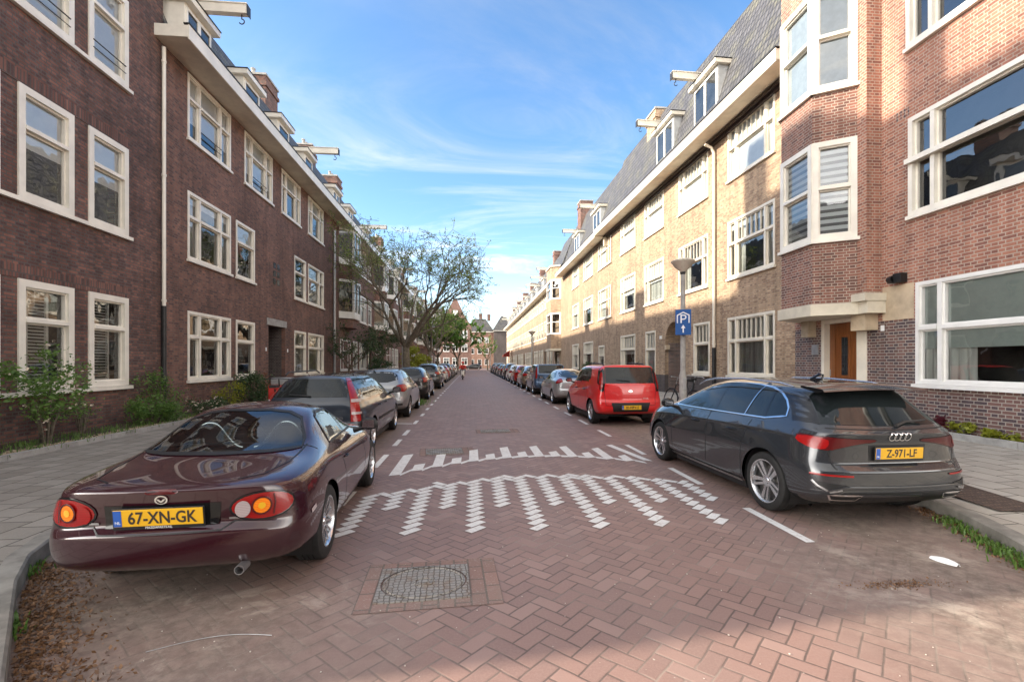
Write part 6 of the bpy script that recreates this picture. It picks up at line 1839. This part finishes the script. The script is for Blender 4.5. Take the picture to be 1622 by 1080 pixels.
def bush(name,loc,rx,ry,h,seed,label,leafm,n=1800,lsize=.06,base=.1,cat='shrub',group=None,stems=7,flower=None,rz=0):
    r=random.Random(seed)
    root=empty(name,loc,rz,label=label,cat=cat,group=group)
    st=MB(); lv=MB(); cl=[]
    for k in range(stems):
        a=r.uniform(0,6.28); e=Vector((rx*.7*math.cos(a)*r.random(),ry*.7*math.sin(a)*r.random(),h*r.uniform(.55,.95)))
        st.tube([(e.x*.15,e.y*.15,-.03),(e.x*.5,e.y*.5,e.z*.5),tuple(e)],[.018,.013,.006],5)
    nc=max(6,int(n/90))
    for k in range(nc):
        while True:
            p=Vector((r.uniform(-1,1),r.uniform(-1,1),r.uniform(-1,1)))
            if p.length<1: break
        cl.append((Vector((p.x*rx,p.y*ry,base+h*.5+p.z*h*.5)),r.uniform(.12,.26)*min(1,(rx+h)*.8)))
    for _ in range(n):
        c,s=r.choice(cl); p=c+Vector((r.gauss(0,s*.6),r.gauss(0,s*.6),r.gauss(0,s*.5)))
        if p.z<.02: p.z=.02+abs(p.z)*.3
        leaf(lv,p,lsize*r.uniform(.6,1.4),r)
    st.build('stems',M['bark'],root,uv=False); lv.build('foliage',leafm,root,uv=False)
    if flower:
        fl=MB()
        for _ in range(flower[1]):
            c,s=r.choice(cl); p=c+Vector((r.gauss(0,s*.7),r.gauss(0,s*.7),r.gauss(0,s*.6)+.03))
            for _k in range(4): leaf(fl,p+Vector((r.gauss(0,.012),r.gauss(0,.012),r.gauss(0,.012))),.05,r)
        fl.build('blossoms',flower[0],root,uv=False)
    return root
def tufts(name,pts,n,hgt,leafm,label,kind='stuff',cat='grass',seed=3,spread=.12):
    r=random.Random(seed); m=MB()
    for _ in range(n):
        x,y,z=r.choice(pts); x+=r.gauss(0,spread); y+=r.gauss(0,spread)
        a=r.uniform(0,6.28); l=hgt*r.uniform(.4,1.2); dx,dy=math.cos(a)*l*.6,math.sin(a)*l*.6; w=.006
        p=Vector((x,y,z)); s=Vector((-math.sin(a)*w,math.cos(a)*w,0)); mid=p+Vector((dx*.4,dy*.4,l*.7)); tip=p+Vector((dx,dy,l*.85))
        m.face([p-s,p+s,mid+s*.8,mid-s*.8]); m.face([mid-s*.8,mid+s*.8,tip])
    return tag(m.build(name,leafm,None,uv=False),label,cat,kind=kind)

def vegetation():
    lg=leaf_mat('young_dark_leaves',(.11,.16,.035),(.22,.29,.07),.45)
    lg2=leaf_mat('fresh_green_leaves',(.05,.12,.015),(.13,.24,.04))
    yg=leaf_mat('yellow_green_leaves',(.14,.17,.015),(.33,.34,.03))
    dk=leaf_mat('dark_evergreen_leaves',(.025,.055,.02),(.07,.12,.04))
    md=leaf_mat('garden_leaves',(.06,.13,.025),(.16,.27,.06))
    rd=leaf_mat('reddish_leaves',(.09,.012,.02),(.17,.03,.045))
    wf=plain('pale_petals',(.72,.62,.50),.7,var=.1); lf=leaf_mat('dead_leaves',(.10,.048,.022),(.25,.135,.065),.1)
    tree('street_tree',(-3.8,28.4,.1),9.7,6.0,11,2.4,'spreading street tree with sparse young leaves, largest of the trees',lg,nleaf=15,lsize=.10,trunk_r=.22,first=5,levels=5,density=.95)
    tree('street_tree',(-4.0,46.5,.1),8.8,4.6,5,2.6,'second smaller bare branched street tree behind the large one',lg,nleaf=5,lsize=.17,trunk_r=.17,levels=4,first=4)
    tree('street_tree',(-2.6,88,.1),11.0,6.4,23,2.2,'bright green leafy tree near the street end',lg2,nleaf=26,lsize=.5,trunk_r=.2,levels=4,first=4)
    tree('street_tree',(-5.2,74,.1),10.5,5.5,31,2.4,'brownish leafed tree beside the bright green one',lg,nleaf=14,lsize=.4,trunk_r=.2,levels=4,first=4)
    tree('street_tree',(3.6,108,.1),8,3.5,33,2.0,'small green tree by the red awning at the street end',lg2,nleaf=16,lsize=.35,trunk_r=.15,levels=3,first=4)
    tree('garden_tree',(-6.9,27.6,.15),3.7,2.1,41,1.1,'low dark leafed garden tree against the brown house front',dk,nleaf=12,lsize=.13,trunk_r=.07,levels=4,first=4)
    tree('garden_tree',(-6.9,36.5,.15),4.4,2.4,47,1.2,'dark garden tree in the front garden beyond the white bays',dk,nleaf=12,lsize=.15,trunk_r=.08,levels=4,first=4)
    bush('yellow_shrub',(-4.6,38.5,.1),.9,3.0,2.6,4,'large yellow green shrub on the left pavement behind the parked cars',yg,n=5200,lsize=.17,base=.2)
    bush('yellow_shrub',(-4.5,45.5,.1),.9,2.6,2.2,9,'lower yellow green shrub just beyond the large one',yg,n=3600,lsize=.18,base=.2)
    bush('green_hedge',(-6.2,33.5,.1),.7,3.5,1.7,14,'dark green hedge in the front gardens of the white bay house',dk,n=4200,lsize=.12)
    # planting at the foot of the near left house
    bush('climbing_rose',(-7.25,8.9,.15),.38,.85,1.15,2,'leafy climbing rose with pale blossoms below the shuttered window',md,n=1900,lsize=.07,base=.45,flower=(wf,60),stems=9)
    bush('climbing_rose',(-7.55,7.55,.15),.3,.6,1.0,22,'leafy rose bush at the left picture edge',md,n=1500,lsize=.075,base=.4,stems=6)
    bush('garden_shrub',(-7.25,11.7,.15),.42,.62,.60,6,'round green shrub against the brown brick plinth',md,n=2600,lsize=.06,base=.05)
    bush('wall_creeper',(-7.72,12.7,.15),.12,.75,1.25,7,'thin green creeper climbing beside the drainpipe',md,n=950,lsize=.06,base=.1,stems=10)
    bush('wall_creeper',(-7.6,10.1,.15),.18,.35,.8,27,'sparse thin stemmed plant under the window sill',md,n=260,lsize=.05,base=.2,stems=8)
    bush('dark_shrub',(-7.1,16.2,.15),.5,.65,1.0,8,'dark glossy leaved shrub below the triple window',dk,n=3000,lsize=.07,base=.1)
    bush('yellow_shrub',(-7.2,14.9,.15),.35,.4,.85,13,'small yellow leaved shrub left of the dark glossy one',yg,n=1100,lsize=.055,base=.1)
    bush('flowering_shrub',(-7.1,13.6,.15),.4,.65,.42,15,'low shrub with pale flowers beside the drainpipe foot',dk,n=1300,lsize=.06,base=.05,flower=(wf,60))
    bush('flowering_shrub',(-7.3,17.5,.15),.4,.6,.95,17,'reddish shrub below the narrow window, left of the doorway',leaf_mat('coppery_leaves',(.12,.04,.02),(.25,.1,.05)),n=1500,lsize=.06,base=.1)
    tufts('ground_cover',[(-7.2+.35*math.sin(y*7),y,.16) for y in [7+.12*k for k in range(60)]],1300,.10,md,'green ground cover plants along the left flower bed',spread=.14)
    gv=MB(); r=random.Random(5)
    for _ in range(900):
        x=-6.98+r.gauss(0,.09); y=r.uniform(7,15); s=r.uniform(.008,.022)
        gv.obox((x,y,.17),(s,0,0),(0,s*.8,0),(0,0,s*.5))
    tag(gv.build('gravel',M['stone'],None,uv=False),'pale gravel edge of the left flower bed','gravel',kind='stuff')
    # right bed: yellow green and red plants
    for k,(y,mm,h,lab) in enumerate(((8.75,yg,.22,'yellow grassy plant nearest the dark hatchback in the right bed'),(8.2,rd,.28,'dark red plant between yellow ones in the right bed'),(7.6,yg,.20,'yellow green plant right of the dark red one'),(7.0,yg,.18,'yellow green plant at the right picture edge'))):
        bush('bed_plant',(8.60,y,.27),.14,.24,h,50+k,lab,mm,n=520,lsize=.07,base=.0,cat='plant',stems=5)
    for k,y in enumerate((23.5,27.5,33)):
        bush('dark_shrub',(8.2,y,.2),.4,.6,1.3,70+k,('green shrub against the yellow house','green shrub by the second yellow house door','green shrub far along the yellow houses')[k],dk,n=900,lsize=.12,base=.1)
    # leaf litter and weeds in the gutters
    r=random.Random(8); m=MB()
    for _ in range(3600):
        t=r.random(); y=1.9+2.1*t; e=next((a[0]+(b[0]-a[0])*(y-a[1])/(b[1]-a[1])) for a,b in zip(KERB_L,KERB_L[1:]) if a[1]<=y<=b[1])
        x=e+.02+abs(r.gauss(0,.20))
        leaf(m,Vector((x,y,.006+abs(r.gauss(0,.008)))),r.uniform(.012,.038),r)
    for _ in range(1500):
        y=r.uniform(2.6,4.6); e=next((a[0]+(b[0]-a[0])*(y-a[1])/(b[1]-a[1])) for a,b in zip(KERB_R,KERB_R[1:]) if a[1]<=y<=b[1])
        leaf(m,Vector((e-.02-abs(r.gauss(0,.09)),y,.006+abs(r.gauss(0,.008)))),r.uniform(.012,.035),r)
    for _ in range(420):
        leaf(m,Vector((2.95+r.gauss(0,.16),3.03+r.gauss(0,.035),.006)),r.uniform(.008,.022),r)
    tag(m.build('leaf_litter',lf,None,uv=False),'brown dead leaves gathered in the gutters','leaves',kind='stuff')
    pts=[(-3.38,3.95,0),(-3.3,3.9,0),(-2.72,3.0,0),(-2.65,2.95,0),(-2.6,2.9,0),(-3.2,3.75,0)]
    tufts('weeds',pts,420,.07,lg2,'small green weeds in the left gutter',seed=5,spread=.05)
    pts=[(4.15+.1*k,3.2+.23*k,0) for k in range(5)]
    tufts('weeds',pts,520,.08,md,'green grass tufts in the right gutter',seed=6,spread=.06)
    tufts('weeds',[(-2.0,17.5+.3*k,0) for k in range(6)],500,.16,lg2,'grass growing between the parked cars on the left',seed=9,spread=.15)
    # crumbs of grit and paper
    m=MB()
    for _ in range(260):
        x=r.uniform(-2.6,4.2); y=r.uniform(2.0,7.5); s=r.uniform(.0015,.004)
        m.obox((x,y,.004+s*.5),(s,0,0),(0,s,0),(0,0,s*.5))
    tag(m.build('grit',plain('pale_grit',(.55,.50,.44),.9),None,uv=False),'pale grit crumbs scattered on the road','grit',kind='stuff')
    # crumpled white cup on the right
    m=MB(); n=18; prev=None
    for j in range(6):
        tt=j/5; w=.045*math.sin(math.pi*(.12+.8*tt))+.012
        row=[Vector((3.62+(tt-.5)*.05+.62*w*math.cos(math.pi*i/n)*1.0, 3.33+(tt-.5)*-.17, .006+.035*math.sin(math.pi*i/n)*(.5+.5*math.sin(3*tt)))) for i in range(n+1)]
        if prev:
            for i in range(n): m.face([prev[i],prev[i+1],row[i+1],row[i]])
        prev=row
    tag(m.build('paper_cup',M['litter'],None,smooth=True,uv=False),'flattened white paper cup lying on the right of the road','litter')

# ------------------------------------------------------------------ street furniture
def lamp(loc,label,h=4.05,sign=False,rz=0):
    root=empty('street_lamp',loc,rz,label=label,cat='street lamp')
    p=MB(); p.tube([(0,0,-.1),(0,0,.05),(0,0,1.1),(0,0,1.2),(0,0,h-.28)],[.10,.098,.093,.070,.058],14); p.build('pole',M['concrete'],root,autos=50,uv=False)
    d=MB(); d.lathe([(.07,h-.30),(.09,h-.26),(.20,h-.17),(.285,h-.055),(.30,h-.04),(.30,h-.02),(.26,h),(.15,h+.035),(.001,h+.045)],28)
    o=d.build('lamp_head',M['lampdish'],root,autos=50,uv=False)
    c=MB(); c.tube([(0,0,h-.36),(0,0,h-.29)],[.06,.075],12); c.build('lamp_collar',M['darkmetal'],o,uv=False)
    b=MB(); b.box(-.04,.04,-.100,-.08,.75,1.05); b.build('service_door',M['steel'],root,uv=False)
    return root
def furniture():
    r=lamp((5.35,11.65,.12),'concrete street lamp with flat dish head carrying a blue parking sign',4.02)
    # parking garage sign, clamped to the front of the pole
    s=MB(); s.box(-.19,.19,-.165,-.15,2.12,2.76)
    z0=2.12
    o=s.build('sign_panel',M['signblue'],r,bevel=.004,uv=False,rot=(0,0,R(-24)))
    w=MB(); y=-.168
    # P with a roof bracket
    def seg(a,b,wd):
        a=Vector((a[0],0,a[1]));b=Vector((b[0],0,b[1])); d=(b-a); L=d.length/2; d.normalize(); n=Vector((d.z,0,-d.x))
        w.obox(((a.x+b.x)/2,y,(a.z+b.z)/2),tuple(d*L),(0,.0015,0),tuple(n*wd/2))
    seg((-.14,2.42),(-.14,2.62),.028); seg((.14,2.42),(.14,2.62),.028); seg((-.147,2.612),(.006,2.69),.028); seg((-.006,2.69),(.147,2.612),.028)
    seg((-.05,2.42),(-.05,2.63),.034)
    pts=[(-.05+.0,2.615),(.02,2.615),(.055,2.60),(.066,2.565),(.055,2.53),(.02,2.515),(-.05,2.515)]
    for a,b in zip(pts,pts[1:]): seg(a,b,.03)
    seg((0,2.18),(0,2.32),.03)
    w.face([(-.055,y-.0016,2.29),(.055,y-.0016,2.29),(0,y-.0016,2.375)])
    w.build('sign_symbol',M['signwhite'],o,uv=False)
    c=MB(); c.box(-.10,.10,-.148,.09,2.25,2.29); c.box(-.10,.10,-.148,.09,2.58,2.62); c.build('sign_bracket',M['steel'],o,uv=False)
    bo=MB(); bo.box(-.012,.012,-.19,-.166,2.13,2.14); 
    lamp((4.9,38.5,.12),'second concrete street lamp farther along the right kerb',4.0)
    lamp((3.6,92,.0),'far pale street lamp near the red awning',4.6)
    rt=empty('lamp_post',(-4.6,32.5,.12),0,label='slim grey steel post behind the large street tree',cat='post')
    p=MB(); p.tube([(0,0,-.1),(0,0,.9),(0,0,1.0),(0,0,5.6)],[.09,.085,.06,.045],10); p.build('pole',M['steel'],rt,uv=False,autos=50)
    b=MB(); b.lathe([(.045,5.6),(.16,5.7),(.24,5.85),(.24,5.9),(.1,5.96),(.001,5.97)],20); b.build('lamp_head',M['lampdish'],rt,uv=False,autos=50)
    # parked bicycles / moped by the lamp
    def bicycle(loc,rz,label,frame='darkmetal',tilt=8,group=None):
        root=empty('bicycle',loc,rz,label=label,cat='bicycle',group=group); root.rotation_euler=(R(tilt),0,rz)
        for x in (-.54,.54):
            t=MB(); t.lathe([(.345+.018*math.cos(a),.018*math.sin(a)) for a in [2*math.pi*i/8 for i in range(8)]],30,axis='y',c=(x,0,.36),closed=True)
            w=t.build('wheel',M['rubber'],root,autos=60,uv=False)
            s=MB(); s.lathe([(.325+.008*math.cos(a),.010*math.sin(a)) for a in [2*math.pi*i/6 for i in range(6)]],30,axis='y',c=(x,0,.36),closed=True)
            for k in range(14):
                a=2*math.pi*k/14; s.tube([(x,0,.36),(x+.325*math.cos(a),0,.36+.325*math.sin(a))],.0018,3,cap=False)
            s.build('rim',M['steel'],w,uv=False)
        f=MB(); bb=(0,0,.33); st=(-.16,0,.86); hd=(.36,0,.86); hb=(.40,0,.66)
        for a,b in ((bb,st),(st,hd),(bb,hb),((-.54,0,.36),bb),((-.54,0,.36),st),(hd,hb),(hb,(.54,0,.36))): f.tube([a,b],.017,8)
        f.build('frame',M[frame],root,uv=False)
        h=MB(); h.tube([(.36,0,.85),(.33,0,1.06)],.013,6); h.tube([(.22,-.28,1.05),(.34,-.22,1.08),(.35,0,1.07),(.34,.22,1.08),(.22,.28,1.05)],.013,6); h.build('handlebar',M['steel'],root,uv=False)
        s=MB(); s.tube([(-.16,0,.85),(-.18,0,.97)],.013,6); s.obox((-.20,0,1.0),(.13,0,0),(0,.08,0),(0,0,.03)); s.build('saddle',M['rubber'],root,uv=False,bevel=.015)
        g=MB(); 
        for x in (-.54,.54):
            g=MB(); pts=[(x+.375*math.cos(R(a)),0,.36+.375*math.sin(R(a))) for a in range(40,190,15)]; g.tube(pts,.012,4)
            g.build('mudguard',M['blackp'],root,uv=False)
        c=MB(); c.lathe([(.10,-.006),(.10,.006),(.02,.006)],18,axis='y',c=(0,-.05,.33)); c.tube([(0,-.06,.33),(.12,-.07,.22)],.009,5); c.tube([(0,.06,.33),(-.12,.07,.44)],.009,5); c.build('crank',M['steel'],root,uv=False)
        return root
    bicycle((5.75,12.7,.14),R(100),'dark bicycle leaning right behind the lamp with the parking sign')
    bicycle((6.45,13.6,.15),R(60),'dark bicycle standing nearest the arched doorway')
    # red cargo bike between the shrubs and the navy estate
    root=empty('cargo_bike',(-4.75,12.6,.12),R(96),label='bright red cargo bike box beside the navy estate car',cat='cargo bike')
    b=MB(); b.prism([(-.2,-.33),(1.0,-.28),(1.0,.28),(-.2,.33)],.35,.92); b.build('cargo_box',M['redpaint'],root,bevel=.02,uv=False)
    t=MB(); 
    for x in (-1.1,1.25): t.lathe([(.27+.022*math.cos(a),.022*math.sin(a)) for a in [2*math.pi*i/8 for i in range(8)]],24,axis='y',c=(x,0,.30),closed=True)
    t.build('wheels',M['rubber'],root,autos=60,uv=False)
    f=MB(); f.tube([(1.25,0,.3),(.9,0,.32),(-.4,0,.32),(-.75,0,.85)],.022,8); f.tube([(-1.1,0,.3),(-.5,0,.35)],.018,6); f.tube([(-.28,0,.4),(-.42,0,1.1)],.016,6); f.tube([(-.5,-.3,1.1),(-.42,0,1.12),(-.5,.3,1.1)],.013,6)
    f.obox((-.8,0,.92),(.13,0,0),(0,.08,0),(0,0,.03)); f.build('frame',M['darkmetal'],root,uv=False)
    c=MB(); c.box(-.15,.45,-.28,.28,.93,1.12); c.build('crate',M['steel'],root,bevel=.02,uv=False)
    # red awning and sign at the street end
    root=empty('red_awning',(8.3,104,0),R(-90),label='red shop awning on the last yellow house',cat='awning')
    a=MB(); a.face([(0,0,4.4),(3.6,0,4.4),(3.6,-1.6,3.3),(0,-1.6,3.3)]); a.face([(0,-1.6,3.3),(3.6,-1.6,3.3),(3.6,-1.6,2.9),(0,-1.6,2.9)]); a.face([(0,0,4.4),(0,-1.6,3.3),(0,-1.6,2.9),(0,0,2.9)]); a.build('canopy',M['redpaint'],root,uv=False)
    # oval scrap of wire lying behind the roadster
    m=MB(); m.tube([(-1.72+.60*t_,2.70+.07*math.sin(math.pi*t_)+.10*t_,.006) for t_ in [k/14 for k in range(15)]],.002,5)
    tag(m.build('bent_wire',M['steel'],None,uv=False),'thin pale bent wire lying behind the roadster','wire')

def skin_obj(name,verts,edges,radii,mat,parent,sub=2):
    me=bpy.data.meshes.new(name); me.from_pydata(verts,edges,[])
    o=bpy.data.objects.new(name,me); link(o,None)
    sk=o.modifiers.new('skin','SKIN')
    for i,rr in enumerate(radii): me.skin_vertices[0].data[i].radius=(rr,rr) if not hasattr(rr,'__len__') else rr
    me.skin_vertices[0].data[0].use_root=True
    ss=o.modifiers.new('s','SUBSURF'); ss.levels=sub; ss.render_levels=sub
    dg=bpy.context.evaluated_depsgraph_get(); dg.update()
    out=bpy.data.meshes.new_from_object(o.evaluated_get(dg)); bpy.data.objects.remove(o); bpy.data.meshes.remove(me)
    out.materials.clear(); out.materials.append(mat); out.name=name
    out.polygons.foreach_set('use_smooth',[True]*len(out.polygons))
    ob=bpy.data.objects.new(name,out); link(ob,parent); return ob
def rider():
    # scooter faces the camera: local x forward = world -Y
    sc_=empty('motor_scooter',(-.82,44.8,0),R(-90),label='white fronted motor scooter ridden towards the camera down the road',cat='scooter')
    for x in (.62,-.62):
        t=MB(); t.lathe([(.12,-.05),(.22,-.055),(.25,-.03),(.255,0),(.25,.03),(.22,.055),(.12,.05)],24,axis='y',c=(x,0,.255)); w=t.build('wheel',M['rubber'],sc_,autos=40,uv=False)
        h=MB(); h.lathe([(.001,-.04),(.13,-.045),(.13,.045),(.001,.04)],16,axis='y',c=(x,0,.255)); h.build('hub',M['alloyd'],w,uv=False)
    wp=M['white']
    m=MB(); m.prism([(.40,-.20),(.62,-.14),(.66,0),(.62,.14),(.40,.20),(.36,0)],.34,.95); m.build('front_shield',wp,sc_,bevel=.05,uv=False)
    m=MB(); m.box(-.2,.42,-.15,.15,.26,.36); m.build('footboard',M['blackp'],sc_,bevel=.02,uv=False)
    m=MB(); m.box(-.85,-.15,-.17,.17,.34,.70); m.build('rear_body',wp,sc_,bevel=.08,uv=False)
    m=MB(); m.box(-.80,-.05,-.15,.15,.70,.80); m.build('seat',M['rubber'],sc_,bevel=.04,uv=False)
    m=MB(); m.tube([(.42,-.34,1.05),(.48,-.12,1.0),(.48,.12,1.0),(.42,.34,1.05)],.02,6); m.tube([(.48,0,1.0),(.5,0,.8)],.05,8); m.build('handlebar',M['blackp'],sc_,uv=False)
    m=MB(); m.lathe([(.001,.06),(.06,.05),(.075,0)],16,axis='x',c=(.62,0,.90)); m.build('headlight',M['clear_l'],sc_,uv=False)
    m=MB(); m.tube([(.40,.30,1.05),(.38,.36,1.2)],.008,5); m.obox((.38,.38,1.24),(.012,0,0),(0,.05,0),(0,0,.035)); m.tube([(.40,-.30,1.05),(.38,-.36,1.2)],.008,5); m.obox((.38,-.38,1.24),(.012,0,0),(0,.05,0),(0,0,.035)); m.build('mirrors',M['blackp'],sc_,uv=False)
    p=empty('person',(-.82,44.8,0),R(-90),label='person in red jacket and helmet riding the white scooter',cat='person')
    V=[(-.38,0,.88),(-.34,0,1.08),(-.28,0,1.30),(-.24,0,1.42),(-.22,0,1.50),(-.20,0,1.62),(-.20,0,1.70)]
    E=[(i,i+1) for i in range(6)]; Rr=[.17,.16,.17,.12,.06,.10,.09]
    def limb(par,pts,rs):
        b=par
        for q,r_ in zip(pts,rs):
            V.append(q); Rr.append(r_); E.append((b,len(V)-1)); b=len(V)-1
    for s in (1,-1):
        limb(2,[(-.26,.20*s,1.38),(-.08,.30*s,1.16),(.18,.33*s,1.08),(.40,.31*s,1.06)],[.075,.055,.042,.03])
        limb(0,[(-.30,.12*s,.86),(.12,.17*s,.84),(.14,.17*s,.42),(.26,.17*s,.39)],[.10,.08,.055,.04])
    skin_obj('body',V,E,Rr,M['skin'],p)
    V2=[v for v in V]; 
    # jacket over torso and arms, trousers over the legs
    VJ=[V[0],V[1],V[2],V[3]]; EJ=[(0,1),(1,2),(2,3)]; RJ=[.185,.185,.195,.13]
    for s in (1,-1):
        b=2
        for q,r_ in zip([(-.26,.20*s,1.38),(-.08,.30*s,1.16),(.18,.33*s,1.08),(.34,.32*s,1.065)],[.095,.075,.06,.048]):
            VJ.append(q); RJ.append(r_); EJ.append((b,len(VJ)-1)); b=len(VJ)-1
    skin_obj('jacket',VJ,EJ,RJ,M['jacket'],p)
    VT=[V[0]]; ET=[]; RT=[.185]
    for s in (1,-1):
        b=0
        for q,r_ in zip([(-.30,.12*s,.86),(.12,.17*s,.84),(.14,.17*s,.46)],[.12,.10,.075]):
            VT.append(q); RT.append(r_); ET.append((b,len(VT)-1)); b=len(VT)-1
    skin_obj('trousers',VT,ET,RT,M['trouser'],p)
    h=MB(); h.lathe([(.135*math.cos(R(a)),.15*math.sin(R(a))) for a in range(-20,91,10)],20,c=(-.20,0,1.68)); h.build('helmet',M['redpaint'],p,smooth=True,uv=False)
    for s in (1,-1):
        f=MB()
        for k in range(4): f.tube([(.38,(.27+.022*k)*s,1.075),(.43,(.27+.022*k)*s,1.07),(.44,(.27+.022*k)*s,1.04)],[.011,.010,.009],6)
        f.tube([(.38,.265*s,1.05),(.40,.25*s,1.03),(.43,.25*s,1.02)],[.012,.010,.009],6); f.build('fingers',M['skin'],p,smooth=True,uv=False)

# ------------------------------------------------------------------ rescale to the revised camera
def rescale_for_camera():
    # house fronts, paving and planting are rescaled to fit revised camera height and lens
    KX,KY,KZ=1.075,1.011,1.075
    for o in [o for o in COL.objects if o.parent is None]:
        if o.get('true_size'): continue
        l=o.location; o.location=(l.x*KX,l.y*KY,l.z*KZ)
        n=o.name.split('.')[0]
        if n in('motor_scooter','person','bicycle','cargo_bike'): continue
        if o.type=='EMPTY' and n in('street_tree','garden_tree','street_lamp') or o.get('category') in('shrub','plant'): o.scale=(1.05,1.05,KZ)
        elif abs(math.sin(o.rotation_euler.z))>.7: o.scale=(KY,KX,KZ)
        else: o.scale=(KX,KY,KZ)

# ------------------------------------------------------------------ light and camera
def light_camera():
    el=R(26.5); sd=Vector((.9953*math.cos(el),.0967*math.cos(el),-math.sin(el)))
    l=bpy.data.lights.new('sun','SUN'); l.energy=3.25; l.angle=R(.9); l.color=(1,.88,.72)
    o=bpy.data.objects.new('sun',l); link(o); o.rotation_euler=sd.to_track_quat('-Z','Y').to_euler()
    w=bpy.data.worlds.new('World'); sc.world=w; w.use_nodes=True; t=NT(w.node_tree); bg=t.n['Background']
    sky=t.node('ShaderNodeTexSky',sky_type='NISHITA'); sky.sun_disc=False; sky.sun_elevation=el; sky.sun_rotation=math.atan2(-sd.x,-sd.y); sky.air_density=1.0; sky.dust_density=.8; sky.ozone_density=1.5
    co=t.node('ShaderNodeTexCoord').outputs['Generated']
    x,y,z=t.xyz(co); zz=t.m('MAXIMUM',z,.03)
    px=t.m('DIVIDE',x,zz); py=t.m('DIVIDE',y,zz)
    v=t.comb(t.m('MULTIPLY',px,.55),t.m('MULTIPLY',py,.9),0)
    n1=t.noise(v,1.1,9,.62,.9); n2=t.noise(v,.45,4,.5)
    cl=t.m('MULTIPLY',t.smooth(n1,.44,.74),t.smooth(n2,.34,.58))
    cl=t.m('MULTIPLY',cl,t.smooth(z,.02,.25))
    # a bank of bright unseen cloud added behind and overhead to lift the shade
    fill_bank=t.m('MAXIMUM',t.smooth(y,.05,-.45),t.m('MULTIPLY',t.smooth(z,.72,.92),.8))
    cl=t.m('MAXIMUM',t.m('MULTIPLY',cl,.85),t.m('MULTIPLY',fill_bank,t.m('ADD',.62,t.m('MULTIPLY',t.smooth(n1,.35,.6),.38))))
    hz=t.m('MULTIPLY',t.smooth(z,.34,.0),.22)
    lum=t.node('ShaderNodeRGBToBW'); t.l.new(sky.outputs[0],lum.inputs[0])
    white=t.mix(1,t.comb(lum.outputs[0],lum.outputs[0],lum.outputs[0]),t.mix(fill_bank,(1.45,1.45,1.48),(3.1,2.95,2.75)),'MULTIPLY')
    hs=t.node('ShaderNodeHueSaturation'); hs.inputs['Saturation'].default_value=1.2; hs.inputs['Value'].default_value=.82; t.l.new(sky.outputs[0],hs.inputs['Color']); base=hs.outputs[0]
    c=t.mix(t.m('MAXIMUM',cl,hz),base,white)
    t.put(bg.inputs[0],c); bg.inputs[1].default_value=.15
    cam=bpy.data.cameras.new('camera'); cam.sensor_width=36; cam.lens=710/1622*36; cam.shift_y=35/1622; cam.clip_end=4000; cam.clip_start=.05
    o=bpy.data.objects.new('camera',cam); link(o); o.location=(0,0,1.65); o.rotation_euler=(R(90),0,-math.atan(64/710)); sc.camera=o
    sc.view_settings.view_transform='Standard'; sc.view_settings.look='None'; sc.view_settings.exposure=1.6; sc.view_settings.gamma=1
    sc.cycles.max_bounces=6; sc.cycles.transparent_max_bounces=10; sc.cycles.caustics_reflective=False; sc.cycles.caustics_refractive=False
    try: sc.cycles.use_denoising=True
    except Exception: pass

import time
_t=time.time()
def step(f):
    global _t
    f(); print(f.__name__,round(time.time()-_t,1)); _t=time.time()
for f in (materials,ground,markings,manholes,left_houses,right_houses,cars,vegetation,furniture,rider,rescale_for_camera,light_camera): step(f)
